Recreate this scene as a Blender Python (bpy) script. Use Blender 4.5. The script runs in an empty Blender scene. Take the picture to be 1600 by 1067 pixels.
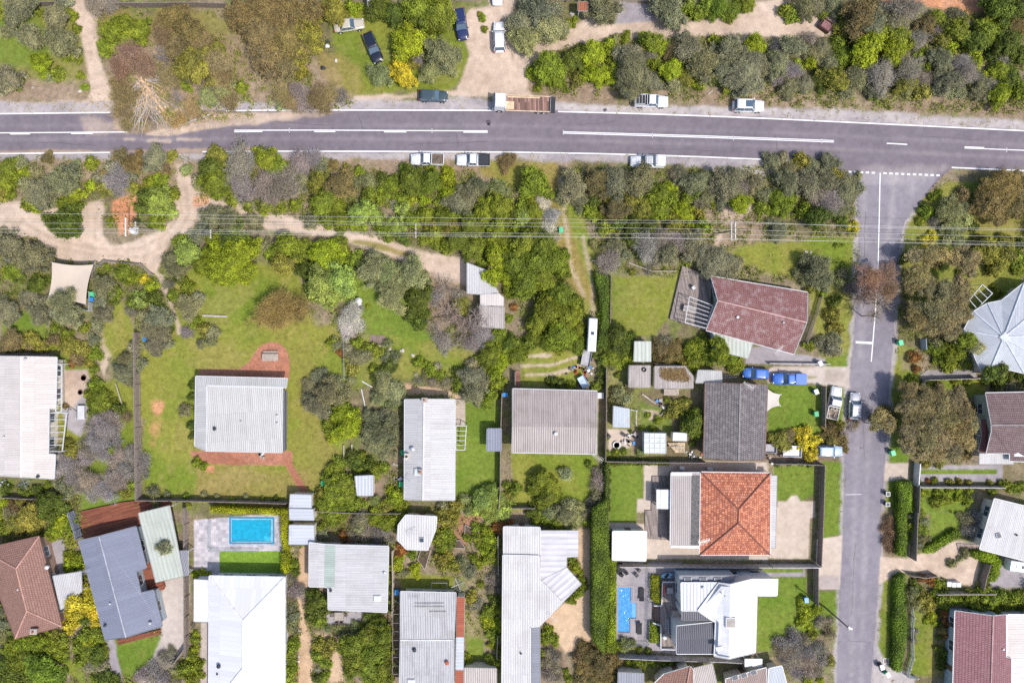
import bpy, math, random
import numpy as np
from mathutils import Vector, Matrix
R = math.radians
S = bpy.context.scene
COL = S.collection

# ---------------------------------------------------------------- camera, world, sun, exposure
CH = 107.0                                   # camera height above the ground, metres (10 photo pixels = 1 m on the ground)
cam = bpy.data.cameras.new("camera"); camo = bpy.data.objects.new("camera", cam); COL.objects.link(camo)
camo.location = (0, 0, CH); camo.rotation_euler = (0, 0, 0)
cam.sensor_fit = 'HORIZONTAL'; cam.sensor_width = 36.0; cam.lens = 36.0 * CH / 160.0
cam.clip_start = 1; cam.clip_end = 5000
S.camera = camo
SUN_DIR = Vector((0.50, -0.36, 1.0)).normalized()      # towards the sun: right and down in the picture
elev = math.asin(SUN_DIR.z); azim = math.atan2(SUN_DIR.x, SUN_DIR.y)
w = bpy.data.worlds.new("World"); S.world = w; w.use_nodes = True
nt = w.node_tree; bg = nt.nodes['Background']
sky = nt.nodes.new('ShaderNodeTexSky'); sky.sky_type = 'NISHITA'; sky.sun_disc = False
sky.sun_elevation = elev; sky.sun_rotation = azim; sky.dust_density = 2.0; sky.air_density = 1.0
nt.links.new(sky.outputs[0], bg.inputs[0]); bg.inputs[1].default_value = 0.15
sl = bpy.data.lights.new("sun", 'SUN'); sl.energy = 3.0; sl.angle = R(0.55); sl.color = (1.0, 0.95, 0.88)
slo = bpy.data.objects.new("sun", sl); COL.objects.link(slo)
slo.rotation_euler = SUN_DIR.to_track_quat('Z', 'Y').to_euler()
S.view_settings.view_transform = 'Standard'; S.view_settings.look = 'None'; S.view_settings.gamma = 1
S.view_settings.use_curve_mapping = False; S.view_settings.exposure = 0.32
S.render.engine = 'CYCLES'; S.cycles.use_denoising = False; S.cycles.max_bounces = 5; S.cycles.transparent_max_bounces = 6

# ---------------------------------------------------------------- coordinates
TILE = {t: ((i % 4) * 400, (0, 270, 530, 797)[i // 4]) for i, t in enumerate("ABCDEFGHIJKLMNOP")}
ZF = 3.9525
def P(t, zx, zy): return (TILE[t][0] + zx / ZF, TILE[t][1] + zy / ZF)
def K(t, s):                                   # survey points of one map sheet -> plan coordinates
    v = [float(q) for q in s.split()]
    return [P(t, v[i], v[i + 1]) for i in range(0, len(v), 2)]
def Q(s):
    v = [float(q) for q in s.split()]
    return [(v[i], v[i + 1]) for i in range(0, len(v), 2)]
def W(px, py, z=0.0):                          # plan coordinates seen at height z -> metres
    k = (CH - z) / CH
    return Vector(((px - 800) / 10 * k, (533.5 - py) / 10 * k, z))

# ---------------------------------------------------------------- object helpers
def tag(o, label, cat, group=None, kind=None):
    if label: o['label'] = label
    if cat: o['category'] = cat
    if group: o['group'] = group
    if kind: o['kind'] = kind
    return o
def thing(name, label, cat, loc=(0, 0, 0), rz=0.0, group=None):
    o = bpy.data.objects.new(name, None); COL.objects.link(o)
    o.empty_display_size = 0.3; o.location = loc; o.rotation_euler = (0, 0, rz)
    return tag(o, label, cat, group)
class MB:
    """collects polygons (with uv, material slot) and links them as one mesh"""
    def __init__(s): s.v = []; s.f = []; s.m = []; s.uv = []
    def poly(s, pts, m=0, uv=None):
        b = len(s.v); s.v += [tuple(p) for p in pts]; s.f.append(tuple(range(b, b + len(pts)))); s.m.append(m)
        s.uv.append(uv or [(p[0], p[1]) for p in pts])
    def hexa(s, c8, m=0):
        b = len(s.v); s.v += [tuple(p) for p in c8]
        for q in ((0, 3, 2, 1), (4, 5, 6, 7), (0, 1, 5, 4), (1, 2, 6, 5), (2, 3, 7, 6), (3, 0, 4, 7)):
            s.f.append(tuple(b + i for i in q)); s.m.append(m)
            s.uv.append([(c8[i][0] + c8[i][2], c8[i][1] + c8[i][2]) for i in q])
    def box(s, cx, cy, cz, sx, sy, sz, rz=0.0, m=0):
        c, d = math.cos(rz), math.sin(rz); o = []
        for z in (-.5, .5):
            for x, y in ((-.5, -.5), (.5, -.5), (.5, .5), (-.5, .5)):
                X, Y = x * sx, y * sy
                o.append((cx + X * c - Y * d, cy + X * d + Y * c, cz + z * sz))
        s.hexa(o, m)
    def bar(s, a, b, wd, ht, m=0):               # beam from a to b, width wd, height ht
        a = Vector(a); b = Vector(b); d = (b - a)
        if d.length < 1e-6: return
        d.normalize(); up = Vector((0, 0, 1)) if abs(d.z) < .95 else Vector((1, 0, 0))
        r = d.cross(up).normalized(); u = r.cross(d).normalized()
        r = r * wd / 2; u = u * ht / 2
        s.hexa([a - r - u, a + r - u, b + r - u, b - r - u, a - r + u, a + r + u, b + r + u, b - r + u], m)
    def tube(s, pts, rad, n=6, m=0, cap=True):
        pts = [Vector(p) for p in pts]
        rads = rad if isinstance(rad, (list, tuple)) else [rad] * len(pts)
        b = len(s.v); k = len(pts); ref = None
        for i, p in enumerate(pts):
            d = (pts[min(i + 1, k - 1)] - pts[max(i - 1, 0)]).normalized()
            if ref is None: ref = d.orthogonal().normalized()
            ref = (ref - d * ref.dot(d)); ref = ref.normalized() if ref.length > 1e-5 else d.orthogonal().normalized()
            q = d.cross(ref)
            for j in range(n):
                a = 2 * math.pi * j / n
                s.v.append(tuple(p + (ref * math.cos(a) + q * math.sin(a)) * rads[i]))
        for i in range(k - 1):
            for j in range(n):
                a, c = b + i * n + j, b + i * n + (j + 1) % n
                s.f.append((a, c, c + n, a + n)); s.m.append(m); s.uv.append([(j / n, i)] * 4)
        if cap:
            s.f.append(tuple(b + j for j in range(n))[::-1]); s.m.append(m); s.uv.append([(0, 0)] * n)
            e = b + (k - 1) * n
            s.f.append(tuple(e + j for j in range(n))); s.m.append(m); s.uv.append([(0, 0)] * n)
    def cyl(s, x, y, z0, z1, r0, r1=None, n=12, m=0):
        s.tube([(x, y, z0), (x, y, z1)], [r0, r0 if r1 is None else r1], n, m)
    def lathe(s, x, y, prof, n=14, m=0):          # prof: (r, z) list
        s.tube([(x, y, z) for r, z in prof], [max(r, .002) for r, z in prof], n, m)
    def prism(s, pts, z0, z1, m=0, uvs=True):      # plan polygon (metres) extruded
        n = len(pts); A = sum(pts[i][0] * pts[(i + 1) % n][1] - pts[(i + 1) % n][0] * pts[i][1] for i in range(n))
        if A < 0: pts = pts[::-1]
        s.poly([(p[0], p[1], z1) for p in pts], m); s.poly([(p[0], p[1], z0) for p in pts][::-1], m)
        for i in range(n):
            p, q = pts[i], pts[(i + 1) % n]; L = math.dist(p[:2], q[:2])
            s.poly([(p[0], p[1], z0), (q[0], q[1], z0), (q[0], q[1], z1), (p[0], p[1], z1)], m, [(0, z0), (L, z0), (L, z1), (0, z1)])
    def mesh(s, name, mats, off=None, smooth=False):
        me = bpy.data.meshes.new(name)
        v = s.v if off is None else [(a - off[0], b - off[1], c - off[2]) for a, b, c in s.v]
        me.from_pydata(v, [], s.f)
        for m in (mats if isinstance(mats, (list, tuple)) else [mats]): me.materials.append(m)
        me.polygons.foreach_set('material_index', s.m)
        ul = me.uv_layers.new(name='UVMap'); fl = [c for u in s.uv for t in u for c in t]
        ul.data.foreach_set('uv', fl)
        if smooth: me.polygons.foreach_set('use_smooth', [True] * len(s.f))
        me.update(); return me
    def build(s, name, mats, parent=None, off=None, smooth=False, loc=None):
        if not s.f: return None
        o = bpy.data.objects.new(name, s.mesh(name, mats, off, smooth)); COL.objects.link(o)
        if parent: o.parent = parent
        if loc is not None: o.location = loc
        return o
def np_mesh(name, v, f, mats, vcol=None, mi=None):
    """fast mesh from numpy quads"""
    me = bpy.data.meshes.new(name); n = len(f); k = f.shape[1]
    me.vertices.add(len(v)); me.vertices.foreach_set('co', np.ascontiguousarray(v, dtype=np.float32).ravel())
    me.loops.add(n * k); me.loops.foreach_set('vertex_index', np.ascontiguousarray(f, dtype=np.int32).ravel())
    me.polygons.add(n); me.polygons.foreach_set('loop_start', np.arange(0, n * k, k, dtype=np.int32))
    me.polygons.foreach_set('loop_total', np.full(n, k, dtype=np.int32))
    if mi is not None: me.polygons.foreach_set('material_index', mi.astype(np.int32))
    for m in mats: me.materials.append(m)
    me.update(calc_edges=True)
    if vcol is not None:
        a = me.color_attributes.new('tone', 'FLOAT_COLOR', 'POINT')
        c = np.ones((len(v), 4), np.float32); c[:, :vcol.shape[1]] = vcol
        a.data.foreach_set('color', c.ravel())
    return me

# ---------------------------------------------------------------- materials
def lin(c):
    return tuple(((x / 255) / 12.92 if x / 255 <= .04045 else ((x / 255 + .055) / 1.055) ** 2.4) for x in c)
_mats = {}
class NT:
    def __init__(s, name):
        s.mat = bpy.data.materials.new(name); s.mat.use_nodes = True; s.t = s.mat.node_tree
        s.b = s.t.nodes['Principled BSDF']; s.out = s.t.nodes['Material Output']
    def n(s, typ, **kw):
        q = s.t.nodes.new(typ)
        for k, v in kw.items():
            if k[0] == '_': setattr(q, k[1:], v)
            else: q.inputs[k.replace('_', ' ')].default_value = v
        return q
    def l(s, a, b): s.t.links.new(a, b)
    def math(s, op, a, b=None, c=None, clamp=False):
        q = s.t.nodes.new('ShaderNodeMath'); q.operation = op; q.use_clamp = clamp
        for i, x in enumerate((a, b, c)):
            if x is None: continue
            if isinstance(x, (int, float)): q.inputs[i].default_value = x
            else: s.l(x, q.inputs[i])
        return q.outputs[0]
    def mix(s, f, a, b, mode='MIX'):
        q = s.t.nodes.new('ShaderNodeMix'); q.data_type = 'RGBA'; q.blend_type = mode
        for i, x in ((0, f), (6, a), (7, b)):
            if isinstance(x, (int, float)): q.inputs[i].default_value = x
            elif isinstance(x, tuple): q.inputs[i].default_value = (*x[:3], 1)
            else: s.l(x, q.inputs[i])
        return q.outputs[2]
    def ramp(s, x, a, b): # smooth 0..1 between a and b
        q = s.t.nodes.new('ShaderNodeMapRange'); q.inputs['From Min'].default_value = a; q.inputs['From Max'].default_value = b
        q.interpolation_type = 'SMOOTHSTEP'; s.l(x, q.inputs['Value']); return q.outputs[0]
    def coord(s, kind='Object', scale=None):
        c = s.t.nodes.new('ShaderNodeTexCoord').outputs[kind]
        if kind == 'Object': c = s.t.nodes.new('ShaderNodeNewGeometry').outputs['Position']
        if scale is not None:
            m = s.t.nodes.new('ShaderNodeVectorMath'); m.operation = 'MULTIPLY'; m.inputs[1].default_value = scale; s.l(c, m.inputs[0]); c = m.outputs[0]
        return c
    def noise(s, vec, scale, detail=3, rough=.55):
        q = s.t.nodes.new('ShaderNodeTexNoise'); q.inputs['Scale'].default_value = scale
        q.inputs['Detail'].default_value = detail; q.inputs['Roughness'].default_value = rough
        s.l(vec, q.inputs['Vector']); return q.outputs['Fac']
    def bump(s, h, strength=.5, dist=.05):
        q = s.n('ShaderNodeBump', Strength=strength, Distance=dist); s.l(h, q.inputs['Height']); s.l(q.outputs[0], s.b.inputs['Normal'])
    def base(s, c, rough=.8, spec=.3, metal=0):
        if isinstance(c, tuple): s.b.inputs['Base Color'].default_value = (*c[:3], 1)
        else: s.l(c, s.b.inputs['Base Color'])
        s.b.inputs['Roughness'].default_value = rough; s.b.inputs['Specular IOR Level'].default_value = spec
        s.b.inputs['Metallic'].default_value = metal
        return s.mat
def plain(name, c, rough=.6, spec=.4, metal=0, var=.18, sc=1.5):
    key = (name, c)
    if key in _mats: return _mats[key]
    m = NT(name); v = m.noise(m.coord(), sc, 4)
    f = m.ramp(v, .3, .7)
    col = m.mix(f, tuple(x * (1 - var) for x in c), tuple(min(1, x * (1 + var)) for x in c))
    _mats[key] = m.base(col, rough, spec, metal); return _mats[key]
def metal_roof(name, c, pitch=.3, rust=0.0, dirt=.25, depth=.35, rough=.42, bands=None, rustc=(.32, .10, .045)):
    """profiled sheet: ribs run down the slope (uv.x across the ribs)"""
    m = NT(name); uv = m.coord('UV'); sp = m.t.nodes.new('ShaderNodeSeparateXYZ'); m.l(uv, sp.inputs[0])
    s1 = m.math('SINE', m.math('MULTIPLY', sp.outputs[0], 2 * math.pi / pitch))
    rib = m.ramp(s1, .2, .95)
    pos = m.coord()
    big = m.noise(pos, .35, 4, .6)
    stv = m.t.nodes.new('ShaderNodeVectorMath'); stv.operation = 'MULTIPLY'; stv.inputs[1].default_value = (5.0, .22, 1); m.l(uv, stv.inputs[0])
    streak = m.noise(stv.outputs[0], 1.0, 4, .65)
    bk = m.n('ShaderNodeTexBrick', Scale=1.0, Mortar_Size=.012, Brick_Width=.76, Row_Height=4.2); bk.offset = .5
    bk.inputs['Color1'].default_value = (.86, .86, .86, 1); bk.inputs['Color2'].default_value = (1, 1, 1, 1); bk.inputs['Mortar'].default_value = (.6, .6, .6, 1)
    m.l(uv, bk.inputs['Vector'])
    col = m.mix(m.math('MULTIPLY', m.ramp(streak, .42, .75), dirt), c, tuple(x * .45 for x in c))
    col = m.mix(m.math('MULTIPLY', m.ramp(big, .45, .75), dirt), col, tuple(x * .6 * q for x, q in zip(c, (1.05, 1, .93))))
    col = m.mix(.8, col, bk.outputs['Color'], 'MULTIPLY')
    col = m.mix(m.math('MULTIPLY', rib, depth), col, m.mix(1.0, col, (.62, .62, .64), 'MULTIPLY'))
    if rust > 0:
        rn = m.noise(m.coord('UV', (1.6, .35, 1)), 1.0, 5, .7)
        col = m.mix(m.ramp(rn, .72 - rust * .5, .80 - rust * .45), col, m.mix(m.noise(pos, 4, 3), rustc, tuple(x * 1.5 for x in rustc)))
    m.bump(s1, .6 if depth > .02 else .05, .03)
    return m.base(col, rough, .35, 0)
def tile_roof(name, c1, c2, mortar=None, bw=.33, rh=.36, lichen=.25, lc=(.30, .28, .24)):
    m = NT(name); uv = m.coord('UV'); pos = m.coord()
    bk = m.n('ShaderNodeTexBrick', Scale=1.0, Mortar_Size=.035, Mortar_Smooth=.25, Bias=0.0, Brick_Width=bw, Row_Height=rh); bk.offset = .5
    bk.inputs['Color1'].default_value = (*c1, 1); bk.inputs['Color2'].default_value = (*c2, 1)
    mo = mortar or tuple(x * .35 for x in c1); bk.inputs['Mortar'].default_value = (*mo, 1); m.l(uv, bk.inputs['Vector'])
    n1 = m.noise(pos, 1.1, 5, .7); n2 = m.noise(pos, 9, 3, .7)
    col = m.mix(m.math('MULTIPLY', m.ramp(n1, .45, .7), lichen), bk.outputs['Color'], lc)
    col = m.mix(.5, col, m.mix(m.ramp(n2, .3, .7), (.62, .62, .62), (1.3, 1.3, 1.3)), 'MULTIPLY')
    sp = m.t.nodes.new('ShaderNodeSeparateXYZ'); m.l(uv, sp.inputs[0])
    saw = m.math('FRACT', m.math('DIVIDE', sp.outputs[1], rh)); w1 = m.math('SINE', m.math('MULTIPLY', sp.outputs[0], 2 * math.pi / bw))
    m.bump(m.math('ADD', m.math('MULTIPLY', saw, -1.0), m.math('MULTIPLY', w1, .35)), .8, .045)
    return m.base(col, .75, .3)
def brickmat(name, c1, c2, mo, bw=.4, rh=.2, ms=.03, coord='Object', var=.3):
    m = NT(name); pos = m.coord(coord)
    bk = m.n('ShaderNodeTexBrick', Scale=1.0, Mortar_Size=ms, Brick_Width=bw, Row_Height=rh)
    bk.inputs['Color1'].default_value = (*c1, 1); bk.inputs['Color2'].default_value = (*c2, 1); bk.inputs['Mortar'].default_value = (*mo, 1); m.l(pos, bk.inputs['Vector'])
    n1 = m.noise(m.coord(), .8, 5, .65)
    col = m.mix(var, bk.outputs['Color'], m.mix(m.ramp(n1, .3, .7), (.45, .42, .40), (1.4, 1.35, 1.3)), 'MULTIPLY')
    m.bump(bk.outputs['Fac'], -.4, .01); return m.base(col, .85, .25)
def board(name, c, wd=.14, ang=0.0, var=.35):
    """timber boards running at an angle in plan"""
    m = NT(name); pos = m.coord()
    mp = m.n('ShaderNodeMapping'); mp.inputs['Rotation'].default_value = (0, 0, -ang); m.l(pos, mp.inputs['Vector'])
    bk = m.n('ShaderNodeTexBrick', Scale=1.0, Mortar_Size=.012, Brick_Width=3.2, Row_Height=wd)
    bk.inputs['Color1'].default_value = (*[x * (1 - var) for x in c], 1); bk.inputs['Color2'].default_value = (*[x * (1 + var) for x in c], 1)
    bk.inputs['Mortar'].default_value = (*[x * .25 for x in c], 1); m.l(mp.outputs[0], bk.inputs['Vector'])
    n1 = m.noise(pos, 2.0, 4, .7)
    return m.base(m.mix(.5, bk.outputs['Color'], m.mix(n1, (.5, .5, .5), (1.4, 1.4, 1.4)), 'MULTIPLY'), .8, .25)
def glass(name, c=(.05, .07, .09), rough=.08):
    m = NT(name); return m.base(c, rough, .8)
M = {}
M['white'] = plain('white_paint', (.62, .62, .63), .45, var=.06)
M['cream'] = plain('cream_render', (.62, .57, .48), .8, var=.1)
M['sage'] = plain('sage_weatherboard', (.36, .42, .37), .7, var=.1)
M['bluegrey'] = plain('bluegrey_weatherboard', (.36, .42, .47), .7, var=.1)
M['brickwall'] = brickmat('brown_brick_wall', (.28, .13, .08), (.36, .19, .12), (.40, .37, .33), .24, .086, .012, 'UV')
M['timber'] = plain('grey_timber', (.20, .165, .14), .85, .2, var=.35, sc=5)
M['trim'] = plain('sheet_trim', (.44, .43, .43), .6)
M['paling'] = plain('weathered_paling', (.25, .205, .18), .9, .15, var=.35, sc=6)
M['palepaling'] = plain('pale_paling', (.42, .36, .31), .9, .15, var=.25, sc=6)
M['dark'] = plain('dark_metal', (.035, .038, .045), .5, var=.1)
M['fascia'] = plain('charcoal_fascia', (.07, .075, .085), .5)
M['slatefascia'] = plain('slate_fascia', (.22, .24, .29), .5)
M['brownfascia'] = plain('brown_fascia', (.16, .08, .06), .6)
M['glass'] = glass('window_glass'); M['rubber'] = plain('tyre_rubber', (.018, .018, .018), .85, .2)
M['rim'] = plain('alloy_rim', (.45, .45, .47), .35, metal=.6); M['chrome'] = plain('galvanised_steel', (.55, .56, .58), .35, metal=.5, var=.1)
M['red'] = plain('red_lens', (.45, .02, .02), .3); M['lens'] = plain('clear_lens', (.75, .77, .8), .15)
M['deck'] = board('grey_deck_boards', (.29, .24, .22), .14, R(100))
M['reddeck'] = board('red_stained_deck', (.24, .085, .05), .14, R(15))
M['jarrah'] = plain('red_timber', (.26, .09, .06), .7, var=.25, sc=4)
M['bark'] = plain('bark', (.20, .165, .14), .95, .1, var=.35, sc=6)
M['palebark'] = plain('pale_bark', (.42, .38, .34), .9, .1, var=.25, sc=4)
M['cut'] = plain('fresh_cut_wood', (.60, .43, .28), .85, .15, var=.2, sc=5)
M['concrete'] = plain('concrete', (.40, .36, .33), .9, .2, var=.18, sc=1.2)
M['blueplastic'] = plain('blue_plastic', (.03, .22, .55), .4); M['greenplastic'] = plain('green_plastic', (.02, .34, .13), .4)
M['limeplastic'] = plain('mint_plastic', (.10, .55, .28), .4)
M['wire'] = plain('aluminium_wire', (.60, .58, .55), .5, var=.03)
M['wicker'] = plain('black_wicker', (.03, .03, .035), .8)
M['rock'] = plain('pale_rock', (.50, .45, .40), .9, .15, var=.3, sc=2)
M['canvas'] = plain('cream_shade_cloth', (.56, .47, .385), .9, .1, var=.04, sc=.5)
M['whitecanvas'] = plain('white_shade_cloth', (.58, .53, .48), .9, .1, var=.04, sc=.5)
M['terracotta'] = plain('terracotta', (.35, .10, .05), .8)
M['clear'] = plain('clear_sheet', (.50, .55, .54), .35, .5, var=.2, sc=1.2)
# ---------------------------------------------------------------- ground: one painted sheet, split into named surfaces
GX0, GX1, GY0, GY1, GS = -93.0, 93.0, -65.0, 65.0, 0.2
nx = int(round((GX1 - GX0) / GS)) + 1; ny = int(round((GY1 - GY0) / GS)) + 1
gx = np.linspace(GX0, GX1, nx); gy = np.linspace(GY0, GY1, ny)
XX, YY = np.meshgrid(gx, gy)                      # ny x nx, metres
rng = np.random.default_rng(5)
def vnoise(scale, seed, octs=3):
    r = np.random.default_rng(seed); out = np.zeros_like(XX); amp = 1; tot = 0
    for o in range(octs):
        s = scale / 2 ** o; a = r.random((int(260 / s) + 4, int(260 / s) + 4))
        u = (XX + 130) / s; v = (YY + 130) / s; i = u.astype(int); j = v.astype(int); fu = u - i; fv = v - j
        fu = fu * fu * (3 - 2 * fu); fv = fv * fv * (3 - 2 * fv)
        out += amp * ((a[j, i] * (1 - fu) + a[j, i + 1] * fu) * (1 - fv) + (a[j + 1, i] * (1 - fu) + a[j + 1, i + 1] * fu) * fv)
        tot += amp; amp *= .55
    return out / tot
N1 = vnoise(6, 1); N2 = vnoise(1.6, 2); N3 = vnoise(.6, 3, 2); N4 = vnoise(14, 4); NW = vnoise(2.5, 9, 4) - .5
CLS = np.zeros(XX.shape, np.int8)                  # which surface
GC = np.zeros(XX.shape + (3,))
def shade(c1, c2, f): return np.array(c1)[None, None] * (1 - f[..., None]) + np.array(c2)[None, None] * f[..., None]
def st(x, a, b): t = np.clip((x - a) / (b - a), 0, 1); return t * t * (3 - 2 * t)
# colour recipes: (base a, base b, accent, accent amount)
RC = {
 'scrub':   ((.17, .145, .075), (.26, .205, .14), (.15, .19, .04), .6),
 'lawn':    ((.15, .195, .026), (.215, .225, .038), (.30, .25, .10), .25),
 'green':   ((.125, .19, .024), (.165, .22, .034), (.23, .235, .06), .2),
 'dry':     ((.28, .215, .07), (.225, .215, .045), (.36, .265, .12), .35),
 'meadow':  ((.165, .215, .028), (.235, .237, .045), (.34, .27, .10), .35),
 'dirt':    ((.50, .385, .295), (.59, .465, .37), (.38, .29, .22), .35),
 'sand':    ((.50, .34, .215), (.58, .42, .28), (.36, .24, .15), .3),
 'orange':  ((.50, .22, .115), (.60, .30, .17), (.45, .30, .2), .3),
 'mulch':   ((.17, .12, .085), (.27, .20, .15), (.12, .14, .05), .3),
 'litter':  ((.36, .27, .20), (.28, .20, .14), (.17, .16, .07), .4),
 'gravel':  ((.42, .38, .37), (.50, .45, .43), (.36, .32, .31), .3),
 'shoulder':((.33, .295, .31), (.42, .375, .37), (.47, .41, .38), .3),
 'asphalt': ((.172, .147, .170), (.187, .160, .184), (.215, .187, .206), .25),
 'asphalt2':((.232, .212, .245), (.255, .234, .268), (.285, .26, .28), .25),
 'concrete':((.46, .39, .34), (.52, .45, .40), (.40, .33, .28), .3),
 'tan':     ((.52, .43, .355), (.56, .47, .40), (.48, .38, .31), .2),
 'pavers':  ((.46, .44, .48), (.50, .48, .52), (.42, .40, .43), .2),
 'turf':    ((.155, .26, .03), (.18, .29, .035), (.19, .30, .04), .1),
 'greypave':((.31, .28, .30), (.36, .33, .34), (.26, .23, .24), .3),
 'brick':   ((.38, .15, .09), (.46, .21, .14), (.30, .15, .11), .3),
}
CN = ['ground', 'lawn', 'dirt_track', 'road', 'road_shoulder', 'driveway', 'paving', 'brick_paving', 'garden_soil', 'pool_paving']
CI = {'scrub': 0, 'lawn': 1, 'green': 1, 'dry': 1, 'meadow': 1, 'dirt': 2, 'sand': 2, 'orange': 8, 'mulch': 8, 'litter': 8, 'gravel': 4, 'shoulder': 4,
      'asphalt': 3, 'asphalt2': 3, 'concrete': 5, 'tan': 5, 'pavers': 9, 'turf': 1, 'greypave': 6, 'brick': 7}
def recipe(k, sl):
    a, b, c, am = RC[k]; n1, n2, n3, n4 = (q[sl] for q in (N1, N2, N3, N4))
    col = shade(a, b, st(n1, .3, .7)); f = st(n2 * .6 + n4 * .4, .52, .66) * am
    col = col * (1 - f[..., None]) + np.array(c) * f[..., None]
    return col * (.86 + .28 * n3)[..., None]
GC[:] = recipe('scrub', (slice(None), slice(None)))
def sdist(pts, X, Y, closed=True):
    d = np.full(X.shape, 1e9); ins = np.zeros(X.shape, bool); n = len(pts)
    for i in range(n if closed else n - 1):
        ax, ay = pts[i]; bx, by = pts[(i + 1) % n]; ex, ey = bx - ax, by - ay; L = ex * ex + ey * ey + 1e-12
        t = np.clip(((X - ax) * ex + (Y - ay) * ey) / L, 0, 1)
        d = np.minimum(d, np.hypot(X - ax - t * ex, Y - ay - t * ey))
        if closed and abs(ey) > 1e-9:
            ins ^= ((ay > Y) != (by > Y)) & (X < ex * (Y - ay) / ey + ax)
    return np.where(ins, d, -d) if closed else d
def region(pts, pad=3):
    xs = [p[0] for p in pts]; ys = [p[1] for p in pts]
    i0 = max(0, int((min(xs) - pad - GX0) / GS)); i1 = min(nx, int((max(xs) + pad - GX0) / GS) + 2)
    j0 = max(0, int((min(ys) - pad - GY0) / GS)); j1 = min(ny, int((max(ys) + pad - GY0) / GS) + 2)
    return (slice(j0, j1), slice(i0, i1))
def paint(kind, pts, soft=.5, rag=1.0, alpha=1.0, width=None, cls=True):
    """pts in plan pixels; width in metres makes it a line"""
    p = [tuple(W(*q)[:2]) for q in pts]; sl = region(p, 3 + (width or 0))
    X, Y = XX[sl], YY[sl]
    if X.size == 0: return
    s = sdist(p, X, Y) if width is None else width / 2 - sdist(p, X, Y, False)
    s = s + NW[sl] * rag * 2
    f = st(s, -soft / 2, soft / 2) * alpha
    GC[sl] = GC[sl] * (1 - f[..., None]) + recipe(kind, sl) * f[..., None]
    if cls and alpha > .6: CLS[sl] = np.where(f > .5, CI[kind], CLS[sl])

# --- scrub verge colours
for s in ("-140 120 140 95 150 165 -140 160", "400 230 600 240 900 250 880 290 420 270", "820 130 1620 160 1620 188 1200 172 830 170"):
    paint('litter', Q(s), 2, 1.5, .8)
paint('litter', Q("-140 245 300 240 330 290 250 300 -140 262"), 2, 1.5, .7)
paint('meadow', Q("-140 0 120 0 135 120 -140 135"), 2, 1.5, .75)
paint('dry', Q("150 25 360 22 400 120 330 150 190 150"), 2, 2, .7)
paint('litter', Q("170 50 400 60 560 120 560 175 200 205 160 120"), 2, 1.5, .8)
# --- big lawns
paint('meadow', K('I', "560 0 1700 -60 2100 -100 2140 760 2000 1000 890 990 870 500 700 420 690 0"), 1.2, .8)
paint('meadow', Q("265 430 300 415 420 410 470 430 490 500 540 560 545 640 520 700 500 770 230 778 224 560 160 560 160 470 190 470 215 520 260 530"), 1.2, 1)
paint('dry', Q("430 520 480 540 530 640 530 720 500 770 455 772 460 600"), 1.5, 2, .7)
paint('dry', Q("310 725 480 735 500 778 300 778"), 1.2, 1.2, .8)
paint('green', Q("350 640 420 600 560 600 620 560 580 560"), 1, 1, .0001)
paint('green', Q("480 420 620 420 640 470 730 590 640 590 560 500"), 1.5, 1)
paint('green', Q("580 480 640 470 690 530 740 580 720 600 650 580 600 530"), 1.2, .8)
paint('lawn', Q("80 550 120 545 140 560 160 600 200 590 222 640 222 780 120 780 100 740"), 1.2, 1)
paint('green', Q("0 500 60 480 80 500 75 530 0 545"), 1, .8)
paint('green', Q("0 750 85 750 85 775 0 775"), .6, .4)
paint('green', Q("712 623 780 630 782 800 712 800"), .8, .4)
paint('lawn', K('B', "460 60 700 30 830 60 960 160 1180 180 1240 80 1340 60 1290 200 1320 420 1200 570 1010 570 640 590 540 560 480 330"), 1.2, .8)
paint('dry', K('B', "380 300 520 320 640 420 700 560 560 600 460 540 380 430"), 1.2, 1.2, .7)
paint('green', K('A', "0 80 260 70 300 300 280 400 0 420"), 1.5, 1.5, .8)
paint('meadow', K('G', "300 60 380 600 440 850 500 1067 640 1067 560 600 470 340 420 60"), 1, .8)
paint('lawn', K('G', "620 640 1000 640 1040 580 960 900 880 1000 760 1020 620 940"), .6, .3)
paint('meadow', Q("1110 380 1330 370 1340 430 1250 440 1190 425 1110 410"), 1.2, 1.2)
paint('litter', Q("1100 320 1190 320 1200 370 1130 400 1090 380"), 1.5, 1.5, .8)
paint('meadow', Q("1260 430 1338 420 1330 600 1290 600 1270 500"), 1, 1, .9)
paint('green', Q("1275 560 1330 550 1328 580 1285 575"), .6, .6)
paint('green', Q("1198 600 1270 600 1325 608 1318 700 1270 700 1200 680"), .8, .6)
paint('mulch', Q("1198 690 1320 690 1318 722 1198 722"), .6, .5)
paint('meadow', Q("1478 278 1600 285 1600 480 1420 480 1405 420 1412 350 1430 320"), 1, 1, .9)
paint('dry', Q("1480 330 1620 330 1620 370 1480 365"), 1.2, 1.2, .7)
paint('meadow', Q("1392 540 1430 540 1440 590 1388 610"), .8, .8)
paint('lawn', Q("1388 600 1440 595 1440 700 1382 725 1385 650"), .8, .8)
paint('lawn', Q("1400 590 1540 590 1540 620 1420 620"), .8, .6)
paint('green', K('O', "600 0 770 0 770 75 600 75"), .3, .1)
paint('green', K('K', "605 770 815 770 815 1067 605 1067"), .4, .15)
paint('meadow', K('K', "0 700 520 705 560 1010 0 1060"), .8, .4)
paint('green', K('L', "30 780 290 770 290 960 190 1000 60 1000 30 900"), .5, .3)
paint('green', K('L', "335 750 475 760 465 1067 330 1067"), .4, .3); paint('green', K('P', "320 0 465 0 460 150 330 180"), .4, .3)
paint('green', K('P', "0 405 240 405 240 520 440 495 440 640 400 760 200 760 150 860 -60 860 -60 400"), .5, .4)
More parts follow.
